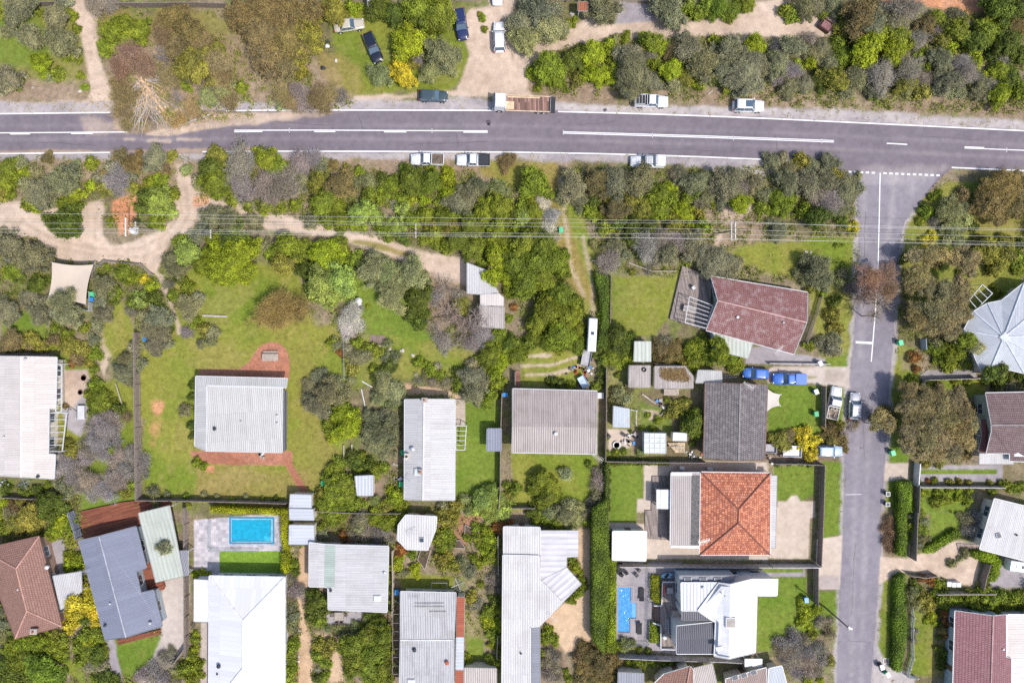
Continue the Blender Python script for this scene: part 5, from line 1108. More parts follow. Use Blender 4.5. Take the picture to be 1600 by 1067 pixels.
     "gb 150 855 140;wh 590 890 80;wh 560 960 60;gv 600 850 50;wh 640 940 40;de 1170 700 80;de 1200 880 110;de 1310 960 110;de 1130 990 80;de 1380 900 90;gv 1120 760 50;gv 1250 760 50;gv 1400 1000 70;gg 1500 1010 60;gv 1160 1050 60;gr 1280 1040 50;ol 1260 820 60;gg 1560 900 30;yg 690 825 14;gg 480 1040 30",
'G': "gg 130 60 85;gg 200 110 50;gg 100 120 50;wh 180 200 60;wh 240 260 55;wh 220 350 50;wh 270 400 35;gg 130 230 60;gg 60 210 50;sg 80 260 60;gg 30 350 50;gg 130 340 55;dg 20 250 40;dd 80 440 90;dd 200 450 80;dd 30 560 90;dd 150 560 100;dd 260 540 80;dd 80 680 90;dd 180 640 80;dd 310 600 60;gg 330 500 40;dd 20 730 50;dd 310 760 85;dd 220 850 90;yg 250 920 60;dd 350 880 90;dd 400 800 50;dd 160 930 75;dd 300 990 90;dd 410 970 60;dd 130 1020 60;dd 220 1040 60;rd 10 830 25;rd 100 1040 30;"
     "gr 370 80 85;gr 420 160 60;gr 320 150 50;gg 440 90 35;br 520 60 80;gr 500 30 60;dg 510 160 60;gr 640 60 90;gr 780 50 90;ol 620 150 60;br 640 230 70;gg 480 240 50;lg 420 230 30;gg 580 330 50;gg 540 260 40;ol 720 180 60;gg 770 130 40;dg 660 300 50;gg 870 160 50;gg 930 130 60;yg 970 90 40;dg 880 90 40;gg 980 170 50;gg 1090 150 45;gr 1140 60 70;gr 1050 20 60;dg 1130 120 50;gr 1170 200 50;gv 1000 10 40;ol 800 220 60;gg 900 240 60;yg 1060 240 60;ol 1150 240 50;ol 1000 320 60;gg 1180 330 50;dg 740 340 60;dg 860 330 60;gr 1220 130 60;gr 1320 80 90;gv 1430 80 60;gr 1290 180 50;gr 1390 20 60;yg 1400 190 70;gg 1240 190 35;gr 1500 60 60;gr 1550 130 50;gg 1540 210 45;dg 960 250 50;"
     "gr 640 460 60;gv 600 560 70;gr 690 510 50;de 650 540 50;gv 840 460 80;gv 920 420 70;gr 960 500 70;gv 1040 430 70;gr 1120 440 80;dg 760 420 60;dg 780 490 40;gg 1100 520 50;de 1000 470 60;gv 880 540 40;ol 1070 380 50;dg 1160 480 40;gr 500 440 30;gr 1270 555 105;gr 1330 600 80;gr 1390 560 50;gr 1210 520 40;gr 1270 500 30;"
     "gg 550 640 35;dg 560 720 38;dg 555 800 38;gg 560 880 40;dg 560 960 38;gg 590 1000 35;dg 660 1000 75;dg 700 1050 60;gv 840 600 30;ol 740 610 25;yg 60 640 50",
'H': "gr 40 130 50;gg 60 150 60;gr 130 60 70;gg 120 150 60;gg 90 210 60;yg 50 110 30;gr 250 60 80;gr 350 60 80;gv 330 130 70;gv 380 180 80;gr 460 130 70;gr 500 70 60;gr 550 90 50;gg 220 230 50;dg 320 270 70;gg 290 150 45;dg 450 290 45;ye 530 340 40;yg 470 280 30;de 340 140 70;gr 460 220 60;gr 200 30 50;dg 420 240 45;gr 560 20 30;"
     "gr 60 350 60;gr 300 590 85;gr 240 640 60;gr 330 660 70;gr 220 560 40;ol 260 700 50;gg 425 450 18;gg 460 450 14;gr 470 620 45;gr 440 680 40;gv 520 720 50;gg 480 600 35;dg 410 800 40;gg 340 740 30;ol 400 880 50;ol 430 960 45;gr 420 1020 50;br 380 900 30;"
     "gg 1020 150 30;gg 1060 120 22;tf 980 240 45;gg 940 300 28;dg 970 200 28;gv 1030 300 40;lg 1130 240 75;lg 1200 230 60;lg 1150 330 60;lg 1220 290 50;dg 1270 330 35;br 1330 190 70;br 1440 90 105;br 1400 180 100;br 1500 210 80;br 1550 90 80;br 1370 100 60;br 1570 200 60;br 1200 140 50;"
     "ye 1010 400 38;ye 960 420 28;ye 1000 450 26;lg 1130 380 45;lg 1180 420 40;de 1200 460 55;br 910 510 50;br 1000 510 60;br 1080 500 50;br 1050 560 40;br 1240 550 70;br 1150 530 50;ol 1360 480 75;ol 1450 500 75;ol 1400 590 50;ol 1470 430 60;gg 1540 540 50;gg 1550 600 40;gg 1270 620 30;gg 1200 620 35;dg 1570 440 40;gg 1410 740 32;yg 1460 760 28;gg 1390 700 20;ol 1310 420 40;"
     "br 930 650 75;br 990 700 60;br 880 700 50;br 920 620 50;br 1100 740 85;br 1180 760 85;br 1140 850 100;br 1010 860 90;br 1080 930 90;br 1200 880 60;br 930 910 60;br 900 830 45;br 1140 980 60;br 1020 960 50;br 1180 680 50;"
     "db 640 650 75;db 730 640 70;de 600 770 80;de 700 800 85;de 680 700 80;db 750 730 65;db 620 740 55;de 560 780 50;de 760 650 50;de 660 880 60;gg 1240 1040 60;gg 1180 1030 40;dg 850 520 40",
'I': "br 60 30 60;br 180 30 55;ol 250 40 50;gg 340 40 35;ol 430 40 60;br 470 120 50;ol 500 60 50;rd 440 150 25;gg 590 100 50;ol 550 140 30;gg 580 180 30;gr 830 50 55;gr 790 120 60;gr 830 150 60;gr 760 210 65;gr 800 250 50;gr 730 150 35;gg 590 290 50;dd 620 350 60;dd 600 400 60;dd 550 350 40;dd 660 400 45;dg 580 450 40;dg 730 420 45;dg 730 460 35;de 780 480 35;"
     "gr 960 30 70;gr 1020 20 50;gv 600 500 60;gv 680 480 60;gv 560 560 50;gv 640 560 70;gv 710 540 50;gv 600 630 70;gv 700 630 50;gv 560 690 60;gv 640 700 60;gv 520 640 40;ol 440 690 60;ol 420 640 35;br 400 410 20;"
     "gv 330 760 60;gv 400 780 65;gv 340 820 50;gv 460 790 60;gv 520 740 50;gv 450 860 60;gv 540 870 65;gv 740 720 60;gv 820 710 60;gv 880 760 55;gv 780 800 60;gv 680 850 60;gv 740 880 60;gv 600 900 60;gv 650 940 60;gv 560 950 50;gv 830 850 40;gr 380 900 50;gr 420 940 50;gg 700 680 40;gg 820 900 40;gv 700 750 50;gv 900 830 25;ol 770 940 40;gv 470 920 40;"
     "dg 1190 280 30;dg 1190 350 30;dg 1180 530 28;dg 1190 600 28;gg 1185 440 28;gr 1140 440 45;gg 1210 760 35;gg 1250 780 30;gr 950 940 40;gr 960 990 38;gr 1030 960 26;gg 1150 970 22;gr 1260 960 24;gr 1340 970 20;gg 1430 990 22;gr 1520 970 20;gr 1310 20 20;dg 1300 10 25;"
     "dg 30 920 40;dg 140 930 40;dg 240 930 35;gg 300 900 30;dg 300 1000 70;dg 380 1040 50;br 80 1040 45;br 180 1050 50;yg 20 1010 35;gr 250 1050 40;ol 130 1010 35;gr 960 1050 30;gg 1160 1030 22;gg 1440 1015 10",
'J': "gr 330 300 60;gr 390 240 60;gr 450 330 85;gr 370 400 80;gr 500 270 60;gr 530 340 55;gr 320 370 50;gr 420 440 50;gr 380 210 35;gg 450 520 45;yg 520 470 60;yg 590 480 55;yg 560 560 75;yg 480 600 50;gg 460 570 40;yg 600 570 45;yg 620 520 40;gg 540 420 50;"
     "lg 790 290 70;lg 860 330 75;lg 760 360 60;lg 830 390 50;lg 900 380 40;dg 760 220 50;lg 800 240 50;gr 720 520 70;gr 780 580 90;gr 830 500 60;gr 740 640 70;gr 840 620 50;gr 800 690 60;gr 700 590 50;gr 860 560 35;gr 780 470 50;dg 740 470 35;"
     "gr 620 110 60;gr 680 100 50;ol 590 190 50;gg 700 60 50;gg 750 70 50;gr 800 110 40;gg 730 190 35;ol 560 130 30;rd 520 85 30;gr 500 30 40;gg 620 20 40;gr 570 60 45;lg 810 30 35;gr 860 110 40;dg 820 170 50;wh 850 90 25;gg 480 20 40;gr 590 250 35;"
     "gg 1000 140 40;wh 1120 170 30;gg 1080 190 45;gr 1050 220 30;gg 1140 220 40;gv 1090 260 35;gv 1170 260 40;gv 1010 255 30;gr 1210 260 30;wh 990 220 18;wh 1050 170 15;dg 1260 220 55;gg 1250 280 40;gr 1330 230 70;gr 1390 270 60;gr 1350 330 70;gr 1310 290 50;gr 1340 160 50;dd 1450 90 75;dd 1400 130 50;yg 1500 150 60;gg 1460 230 50;gg 1490 270 45;gg 1420 400 35;gg 1450 350 45;dd 1540 60 50;dg 1560 30 60;gv 1330 20 60;dg 1400 200 40;gr 1370 400 25;"
     "dg 620 760 55;dg 690 770 50;gg 640 800 40;gg 740 810 45;gg 790 790 35;dg 590 720 40;gg 660 720 35;gg 490 800 60;gg 520 770 50;gg 460 830 50;gg 540 880 65;gg 470 940 70;gg 560 960 60;gg 420 1010 60;gg 500 1030 60;gg 640 1010 50;gg 600 890 45;ol 400 960 45;gg 580 1040 50;lg 730 1000 40;ye 900 960 25;yg 870 970 55;gg 840 1000 50;ol 800 1040 50;gg 900 1030 40;yg 830 920 25;ol 750 1050 35;gr 1160 1020 45;ol 1230 1010 55;ol 1150 1050 50;"
     "sg 1450 940 60;sg 1400 1000 65;sg 1490 1000 60;sg 1440 1050 60;sg 1530 1050 55;sg 1360 1050 45;lg 1290 990 40;lg 1320 1050 35;gg 1550 900 28;ol 1560 960 30;dg 120 980 20;gg 40 990 20",
'K': "dd 100 30 55;dd 230 20 60;dd 330 10 60;dd 400 30 60;dd 300 50 40;dd 30 100 60;dd 30 30 50;rd 100 30 25;dg 260 260 35;dg 300 280 35;gg 370 290 35;dg 220 260 20;dg 560 30 60;dg 620 60 60;dg 700 50 60;gg 620 120 60;gg 700 130 50;dg 560 130 40;dg 560 200 35;dg 550 260 35;gg 520 290 35;dg 510 80 30;gr 620 170 25;gg 650 220 22;yg 730 100 35;"
     "br 920 60 60;br 1000 50 60;br 960 120 50;br 900 130 40;br 1030 110 40;gr 950 20 50;gg 1100 60 60;gg 1180 40 60;gg 1120 130 60;gg 1220 110 50;gg 1300 80 60;gg 1350 110 60;gg 1400 140 50;gg 1370 180 40;gg 1100 190 35;gg 1280 30 50;ol 1050 150 40;"
     "lg 660 340 50;lg 700 370 50;gr 650 380 40;gr 720 310 40;gr 690 400 35;gr 640 320 35;yg 1120 450 40;tf 1120 530 75;yg 1150 500 50;yg 1080 540 45;tf 1150 580 40;dg 1060 470 35;ol 1000 440 50;ol 960 470 30;ol 1060 400 40;dg 1080 380 30;gg 960 375 22;gg 840 470 20;gg 870 560 26;gg 900 500 30;gg 580 700 26;gg 640 700 26;gg 690 690 24;gg 590 610 14;dg 730 570 14;lg 790 700 30;gg 800 550 20;yg 1190 500 14;dg 1120 640 24;"
     "dd 180 860 65;dd 240 900 65;dd 150 920 60;dd 220 970 65;dd 170 1010 40;dd 270 950 40;lg 330 830 48;dd 310 800 20;dd 20 930 42;gv 530 850 45;gv 550 900 45;gv 510 900 35;gr 540 820 35;lg 350 1030 55;lg 420 1040 45;lg 280 1050 40;gr 520 980 45;gv 500 1010 40;dg 470 770 25;ol 630 770 18;ol 700 762 16;ol 770 768 16;ol 840 765 16;ol 910 768 16;dg 590 760 30;"
     "dg 600 820 20;dg 595 880 20;dg 590 940 20;dg 590 1000 20;dg 595 1050 18",
'L': "gr 390 50 55;gg 260 40 35;ol 420 90 30;gr 320 20 45;gg 290 20 25;gg 1050 60 60;gg 1120 110 65;gg 1180 60 65;lg 1240 110 60;lg 1290 50 50;gg 1120 160 50;gg 1220 160 45;gr 1030 30 50;rd 910 110 38;rd 920 180 28;br 880 120 30;gr 1320 70 35;gg 1060 120 40;"
     "gg 900 260 40;gg 980 290 35;gr 1060 290 30;gg 1160 265 25;gg 1240 265 24;gg 1180 300 25;dg 1380 210 50;dg 1440 200 50;dg 1430 270 45;gr 1490 300 45;dg 1480 240 40;dg 1560 220 35;dg 1350 250 35;gr 1420 310 35;"
     "br 870 320 60;br 960 360 70;br 1040 340 60;br 880 410 70;br 970 440 80;br 1070 420 80;br 1150 400 70;br 1200 460 80;br 1110 500 90;br 1010 540 90;br 920 500 70;br 880 580 70;br 970 630 80;br 1080 620 90;br 1190 580 90;br 1250 520 50;br 1240 640 50;br 1150 690 70;br 1040 710 60;br 950 710 50;br 870 670 50;br 1260 440 35;br 1180 330 45;br 1220 720 40;"
     "br 690 470 50;br 740 520 55;br 670 530 45;br 760 470 35;br 720 430 30;br 650 490 30;de 500 550 50;de 530 520 40;"
     "ol 70 620 60;ol 110 660 40;br 120 600 45;ye 230 580 50;ye 270 630 50;ye 220 650 45;ye 300 690 40;ye 260 720 40;ye 180 570 30;br 380 550 50;br 440 590 55;br 400 620 45;br 460 640 40;ol 430 540 40;br 330 600 30;br 480 680 25;dg 60 775 16;dg 130 770 16;dg 200 772 16;dg 260 775 16;"
     "gg 930 870 22;gg 1030 870 22;rd 990 870 16;ol 1130 880 24;ol 1180 880 24;ol 1240 882 22;ol 1370 888 22;gg 1460 900 34;gg 1530 920 38;gg 1570 910 30;yg 940 950 30;yg 930 1010 30;gg 1050 950 26;yg 1120 940 22;yg 1180 935 22;yg 1250 935 22;gg 1080 990 45;gg 1040 1010 35;gg 1180 980 30;gg 1240 1000 35;dg 1220 960 25;yg 990 950 16;gg 1390 940 25;yg 920 900 16;ol 980 770 30;ol 1060 770 30;gr 1170 750 30",
'M': "yg 10 20 40;gr 60 20 50;ol 90 80 60;ol 170 40 70;ol 210 90 60;ol 130 110 40;gg 20 110 50;dg 260 20 50;dg 320 30 50;dg 370 10 40;gg 340 110 40;yg 390 60 50;yg 350 130 40;gg 430 90 50;gg 300 160 35;ol 430 180 40;yg 430 290 40;yg 480 330 50;yg 420 350 35;yg 440 330 45;gg 500 280 30;gg 400 30 30;gg 240 170 20;"
     "ye 530 490 36;ye 450 570 50;ye 560 570 50;ye 500 590 45;ye 400 640 40;ye 430 700 50;ye 580 640 45;ye 540 540 40;ye 480 650 45;ye 590 700 35;ye 400 700 25;dg 520 680 35;gg 500 500 30;gg 510 420 25;ye 430 750 25;gg 520 780 50;yg 540 810 40;gg 580 760 40;gg 620 800 30;dg 600 900 60;gg 540 880 60;gr 560 950 60;gr 620 950 50;gv 560 860 40;gg 480 840 50;gg 500 930 50;gg 640 860 35;dg 640 1040 55;dg 700 1050 40;gg 590 1050 35;"
     "gg 80 820 55;gg 160 820 60;gg 240 830 60;gg 320 840 60;gg 380 820 50;gg 70 880 50;gg 160 890 60;gg 110 940 60;gg 250 900 55;gg 190 960 50;gg 340 900 40;tf 260 990 95;tf 340 1040 60;gg 380 880 40;gg 400 920 30;lg 60 770 30;dg 20 950 60;dg 60 1010 60;dg 110 1050 50;dg 20 1050 60;gr 15 630 45;gr 20 700 50;gr 10 760 40;dg 10 590 30;dg 180 1050 30;ol 330 770 35;ol 280 790 30;"
     "gr 1010 230 50;gr 980 280 40;gr 1040 270 45;gr 1020 340 45;dg 1000 200 40;gr 1000 330 30;"
     "yg 1200 390 26;yg 1250 385 26;yg 1290 395 18;gg 1200 800 30;gg 1180 900 40;gg 1200 960 50;gg 1140 980 50;gg 1170 1040 50;gg 1100 1010 35;gr 1090 990 40;gg 1230 1010 30;yg 1210 760 22;yg 1200 850 26;gv 880 1020 50;gv 950 980 55;gv 1000 1040 55;gv 930 1050 50;gv 1040 930 50;gv 1000 900 35;gv 1060 870 30;gv 1080 1050 40;gv 1190 710 18",
'N': "gg 460 20 60;gg 530 30 50;gg 400 100 40;gr 400 140 50;gg 480 70 40;gr 650 50 60;gg 740 40 60;gg 800 70 60;gg 870 40 50;gr 640 110 50;gg 860 100 30;gv 680 140 55;gv 750 160 60;gv 800 130 50;gv 600 160 45;rd 545 150 40;rd 580 180 30;gv 820 180 30;rd 900 240 40;rd 880 280 25;yg 870 340 45;yg 880 310 35;gr 900 390 40;gg 960 280 35;yg 980 360 35;yg 990 390 28;"
     "ol 1170 60 55;ol 1230 30 35;gg 1120 180 55;gg 1180 160 50;gg 1100 130 35;gg 1150 220 45;yg 1170 180 26;dg 1200 210 40;gg 1350 110 35;gg 1300 170 30;yg 1420 120 40;gg 1360 170 35;yg 1440 180 45;gg 1480 220 40;rd 1500 100 45;sg 1430 20 50;sg 1500 15 60;rd 1560 90 30;gg 1370 210 26;"
     "ol 1150 320 50;ol 1220 340 55;gr 1270 330 50;gr 1320 370 55;ol 1190 290 40;yg 1380 330 35;gg 1340 300 35;gg 1450 280 50;gg 1490 320 30;yg 1410 250 40;gv 1470 430 50;gv 1490 390 40;gv 1450 490 35;gv 1490 490 35;ol 1330 540 40;gv 1370 580 35;gv 1330 600 28;dg 1470 560 45;gg 1440 620 45;gg 1500 610 40;yg 1430 680 40;yg 1480 700 40;gg 1450 760 45;yg 1420 720 26;gg 1490 780 35;yg 1460 830 28;gg 1440 920 35;gg 1480 950 45;gg 1310 940 35;gg 1300 910 30;gg 1500 860 26;gg 1390 460 25;gg 1520 530 25;"
     "dg 340 520 40;dg 370 560 60;dg 400 620 55;dg 340 610 40;gg 390 690 40;dg 330 660 30;dg 420 560 40;lg 440 730 26;lg 500 730 30;lg 550 730 26;lg 620 730 35;lg 680 670 30;lg 610 700 25;dg 700 640 40;yg 740 640 14;"
     "ol 390 840 45;ol 430 880 50;gg 380 900 45;ol 460 830 40;gg 420 940 40;dg 390 1040 40;gg 420 1030 35;wh 380 990 22;wh 400 870 20;wh 420 830 16;"
     "dd 600 830 80;dd 680 800 80;dd 620 920 85;dd 720 880 85;dd 780 780 75;dd 800 880 60;dd 690 980 80;dd 780 980 70;dd 590 990 60;dd 760 700 60;dd 810 1050 50;dd 700 730 50;dd 560 860 50;dd 740 1050 50;gr 600 770 40;gg 830 500 24;gg 830 560 24;gg 830 440 24;gg 825 610 22;gg 830 400 20;"
     "gv 210 420 40;gv 240 500 55;gv 200 510 40;de 200 560 45;gv 280 490 30;gr 220 600 40;gr 230 660 45;gr 220 720 45;gg 220 850 45;gg 200 900 40;gg 210 970 50;gg 190 1040 45;gg 240 810 30;ol 180 860 30;wh 270 740 12;wh 230 240 26;wh 240 270 22;gg 230 330 35;dg 240 380 35;gg 220 370 26;rd 230 1000 22",
'O': "lg 240 20 60;lg 330 30 65;gg 280 70 60;lg 400 50 55;lg 350 100 45;gg 210 50 45;dg 130 10 45;gg 150 60 35;gr 440 20 50;gg 460 70 35;dg 500 20 25;lg 290 120 35;"
     "gg 370 310 26;gg 390 340 32;yg 400 370 30;gg 420 390 24;gg 440 430 26;gg 450 470 26;gg 420 510 30;gg 400 530 26;gg 360 560 28;gg 380 570 22;"
     "gg 220 740 35;gg 230 790 45;gg 200 800 35;gg 260 800 35;gv 230 880 40;gv 260 910 45;gv 220 940 45;gv 270 980 45;gv 230 1020 50;gv 290 1040 35;gv 290 900 25;gg 330 1000 24;gg 350 1040 26;gg 190 880 26;gr 180 940 25;"
     "br 440 850 50;br 420 910 50;br 480 900 60;br 540 880 60;br 600 900 50;br 550 950 75;br 470 980 60;br 620 960 50;br 580 1020 60;br 500 1040 60;br 650 930 40;br 420 980 40;br 430 1050 50;br 640 1030 40;"
     "lg 700 830 45;lg 740 820 30;gg 660 840 30;dg 790 860 26;dg 840 870 22;gg 720 940 26;gg 760 950 28;gg 810 950 28;gg 870 945 28;gg 930 940 26;gg 980 935 26;gg 1030 935 28;gg 1060 940 20;gg 770 980 20;gr 1200 925 20;gr 1240 925 22;"
     "gg 880 450 26;gg 885 490 24;ol 880 520 24;gg 890 540 24;ol 900 570 18;gg 880 720 24;gg 885 760 26;ol 870 800 24;gg 890 790 24;yg 825 340 18;yg 1060 345 14;gg 1340 20 1",
'P': "yg 210 560 30;yg 220 610 35;yg 230 660 40;yg 260 640 35;yg 300 620 30;yg 320 600 26;yg 210 700 35;yg 250 710 30;gg 280 770 30;gg 270 720 22;gv 320 690 40;de 360 700 55;de 380 760 45;gv 390 680 25;"
     "gv 90 820 50;gv 160 800 55;gv 110 870 60;gv 180 860 60;gv 230 800 45;gv 240 870 60;gv 150 930 60;gv 210 940 60;gv 120 920 50;gv 270 930 60;gv 300 860 50;gv 330 920 50;gv 180 1000 50;gv 250 1000 50;gv 340 860 40;gv 60 840 25;gg 220 1040 30;yg 260 1050 30;yg 330 1050 25;gv 310 1000 40;ol 380 930 35;"
     "gr 900 40 45;gg 940 20 40;gr 960 70 40;gg 920 110 45;gg 960 130 40;gr 950 170 45;gr 930 210 35;gg 910 170 30;gr 990 170 26;gv 1240 60 45;gv 1290 40 50;gv 1250 120 50;gv 1310 110 50;gv 1340 60 40;gv 1260 170 30;dg 1320 160 25;gr 1200 40 30;gr 1220 265 35;gr 1140 330 32;gr 1190 300 22;"
     "rd 960 420 30;rd 1010 420 26;gg 1050 460 28;gg 1090 450 26;dg 900 440 22;gg 910 470 22;rd 1010 450 22;gg 940 480 20;dg 1100 480 18;"
     "gr 880 530 45;gr 910 580 45;lg 900 500 40;ol 960 540 50;ol 990 590 45;lg 960 610 30;gg 1050 540 50;gg 1110 550 50;yg 1160 550 42;gg 1090 580 35;yg 1010 660 32;yg 1030 690 24;yg 980 690 20;gg 1260 540 50;gg 1320 530 55;gg 1380 560 60;gg 1300 590 50;gg 1450 530 50;gg 1520 540 50;gg 1570 570 45;gg 1480 580 40;ol 1240 520 40;gg 1410 610 35;gg 1340 500 30;gg 1560 520 30;"
     "rd 1090 640 30;rd 1110 700 35;br 1080 740 32;rd 1100 770 26;dg 1050 700 24;dg 1060 780 22;dg 1060 640 20;dg 1060 860 26;dg 1090 880 30;dg 1060 920 28;dg 1090 950 28;dg 1100 910 24;dg 1060 970 22;gv 900 800 26;gv 905 750 24;gg 905 470 14;"
     "gg 1130 10 10;db 750 60 34;db 740 110 36;db 770 150 38;db 740 190 38;db 760 240 34;db 780 90 28;gg 1290 265 16;gg 1400 300 22;gg 1420 340 22;gg 1410 390 24;gg 1380 420 22;gg 1340 450 24;gg 1350 405 18;gg 1300 470 20;gr 1360 470 24;gr 1310 460 22",
}
LM = [("the fallen tree pile", 235, 170), ("the cream sedan", 545, 40), ("the black parked wagon", 583, 74), ("the navy parked wagon", 721, 38), ("the white roof-racked wagon", 780, 57), ("the flatbed truck", 820, 163),
 ("the teal wagon", 677, 150), ("the open brown crate", 1290, 40), ("the white sunroof car", 1170, 165), ("the silver roof-box ute on the upper verge", 1018, 158), ("the roof-racked ute on the lower verge", 1012, 253), ("the two white utes", 703, 249),
 ("the cream shade sail", 110, 440), ("the transformer pole", 205, 345), ("the cross-armed middle pole", 650, 360), ("the double-armed pole", 1145, 362), ("the give-way line", 1392, 272), ("the white caravan", 925, 520),
 ("the three overgrown sheds", 757, 460), ("the maroon tiled house", 1180, 490), ("the pale blue house", 1568, 527), ("the purple brown house", 1580, 665), ("the blue ute", 1233, 591), ("the dark tiled house", 1150, 658),
 ("the fibro house", 867, 658), ("the pale grey gable house", 670, 703), ("the slate garden shed", 772, 687), ("the skillion roof house", 380, 650), ("the oval brick terrace", 420, 560), ("the beige roof house", 45, 650),
 ("the slate blue house", 187, 910), ("the pale green carport", 250, 855), ("the brown tiled house", 50, 920), ("the turquoise pool", 393, 828), ("the dazzling white house", 385, 1000), ("the green striped roof", 547, 900),
 ("the patched galvanised house", 668, 1000), ("the garden cottage", 655, 832), ("the zigzag house", 815, 950), ("the blue pool", 977, 952), ("the modern white house", 1130, 960), ("the orange tiled house", 1150, 800),
 ("the white garage", 983, 853), ("the leaning street pole", 1325, 980), ("the junk-filled ute", 1304, 629), ("the silver hatchback", 1336, 634), ("the maroon picket house", 1530, 1010), ("the slanted white roof", 1580, 830),
 ("the brown gravel turning area", 1480, 880), ("the glasshouse", 1023, 692), ("the round fire pit", 963, 693), ("the stone patio tables", 125, 620), ("the dirt loop", 160, 300), ("the upper driveway", 1000, 20), ("the picket fence", 1420, 990),
 ("the dead overhanging branches", 1370, 460), ("the top right orange soil", 1460, 15), ("the straight paling fence", 222, 640), ("the sandy garden path", 478, 950), ("the tan concrete court", 1240, 830), ("the rough grass strip", 910, 400), ("the metal side road kerb bins", 1387, 790)]
# no bush may stand on the seal, in a pool or on a roof that the photograph shows clear
vr = random.Random(11); PL = []
for tkey, s in VEG.items():
    for e in s.split(';'):
        if not e.strip(): continue
        sp_, zx, zy, rz_ = e.split(); x, y = P(tkey, float(zx), float(zy)); rm = float(rz_) / ZF / 10
        if rm < .15: continue
        PL.append([sp_, x, y, rm])
# extra shrubs just outside the surveyed frame so the place carries on past its edges
for i in range(110):
    side = vr.random(); x, y = (vr.uniform(-110, 1710), vr.choice([vr.uniform(-95, -25), vr.uniform(1095, 1150)])) if side < .6 else (vr.choice([vr.uniform(-115, -25), vr.uniform(1625, 1710)]), vr.uniform(-50, 1120))
    if 150 < y < 290 or 1290 < x < 1390: continue
    PL.append([vr.choice(['gr', 'gg', 'dg', 'gv', 'yg', 'br']), x, y, vr.uniform(1.2, 3.0)])
def veg_desc(sp, r): return {0: 'small', 1: 'low', 2: 'mid-sized', 3: 'big'}[0 if r < .75 else 1 if r < 1.3 else 2 if r < 2.2 else 3]
GREEN = {'gg', 'dg', 'yg', 'ye', 'sg', 'dd', 'ol', 'tf', 'rd'}
inb = lambda q: -4 < q[1] < 1604 and -4 < q[2] < 1071
PL.sort(key=lambda q: -q[3]); inside = [q for q in PL if inb(q)]; mass = [q for q in PL if not inb(q)]
trees = inside[:300]; rest = inside[300:]; gb = [q for q in rest if q[0] in GREEN]; sb = [q for q in rest if q[0] not in GREEN]
mass += gb[300:] + sb[300:]; kinds = [(q, 'tree') for q in trees] + [(q, 'bush') for q in gb[:300]] + [(q, 'shrub') for q in sb[:300]]
items = []
for (sp_, x, y, r), noun in kinds:
    best = min(LM, key=lambda l: math.hypot(l[1] - x, l[2] - y)); dx, dy = x - best[1], y - best[2]; d = math.hypot(dx, dy)
    rel = ('right of' if dx > 0 else 'left of') if abs(dx) > abs(dy) else ('below' if dy > 0 else 'above')
    rel = {'above': 'above', 'below': 'below'}.get(rel, rel)
    items.append([sp_, x, y, r, noun, "%s %s %s" % (veg_desc(sp_, r), SP[sp_][2], noun), "%s %s" % (rel, best[0]), d])
ORD = ['nearest', 'second nearest', 'third nearest', 'fourth nearest', 'fifth nearest', 'sixth nearest', 'seventh nearest', 'eighth nearest', 'ninth nearest', 'tenth nearest', 'eleventh nearest', 'twelfth nearest', 'thirteenth nearest', 'fourteenth nearest', 'fifteenth nearest', 'sixteenth nearest']
from collections import defaultdict
byl = defaultdict(list)
for it in items: byl[(it[5], it[6])].append(it)
for k, L in byl.items():
    L.sort(key=lambda i: i[7])
    for n, it in enumerate(L): it.append(("%s %s" % (k[0], k[1])) if len(L) == 1 else ("%s %s %s" % (ORD[min(n, 15)], k[0], k[1])))
def jit(c, a=.16):
    k = 1 + vr.uniform(-a, a); return (c[0] * k * (1 + vr.uniform(-.08, .08)), c[1] * k, c[2] * k * (1 + vr.uniform(-.15, .15)), 1)
def plant(sp, x, y, r, noun, label, name=None, cat=None, group=None, h=None, lift=0):
    style, colr, _ = SP[sp]; me, Rr = tpl(style, r, vr.randrange(3)); k = r / Rr
    if h is None:
        p = W(x, y, 3.5)
        for rf, t_, off_ in ROOFS.values():
            if abs(p.x - off_[0]) + abs(p.y - off_[1]) > 30: continue
            zs = [rf.z(p.x + r * .75 * a, p.y + r * .75 * b) for a, b in ((0, 0), (1, 0), (-1, 0), (0, 1), (0, -1))]; zs = [z for z in zs if z]
            if zs and (rf.z(p.x, p.y) or len(zs) > 1):
                h = max(h or 0, max(zs) - .25 * r)
        if lift: h = max(h or 0, lift)
        if h: noun = 'tree'
    if noun == 'tree':
        big = 1.0 if sp not in ('de', 'db') else .8
        base = .45 * r * big if h is None else h; zc = base + .55 * r; p = W(x, y, zc)
        t = thing('tree', label, 'tree', (p.x, p.y, 0), vr.uniform(0, 6.28), group=group)
        c = bpy.data.objects.new('crown', me); COL.objects.link(c); c.parent = t; c.location = (0, 0, base); e_ = vr.uniform(.86, 1.16); c.scale = (k * e_, k / e_, k * vr.uniform(.85, 1.1)); c.color = jit((.32, .275, .15) if lift and sp == 'br' else colr)
        tk = bpy.data.objects.new('trunk', TRUNK); COL.objects.link(tk); tk.parent = t; hh = base + .25 * r; tk.scale = (r * .4, r * .4, hh)
        return t
    me2 = me; p = W(x, y, .6 * r); o = bpy.data.objects.new(name or noun, me2); COL.objects.link(o); o.location = (p.x, p.y, -.02); o.rotation_euler = (0, 0, vr.uniform(0, 6.28))
    o.scale = (k * vr.uniform(.92, 1.08), k * vr.uniform(.92, 1.08), k * vr.uniform(.85, 1.15)); o.color = jit(colr); tag(o, label, cat or noun, group); return o
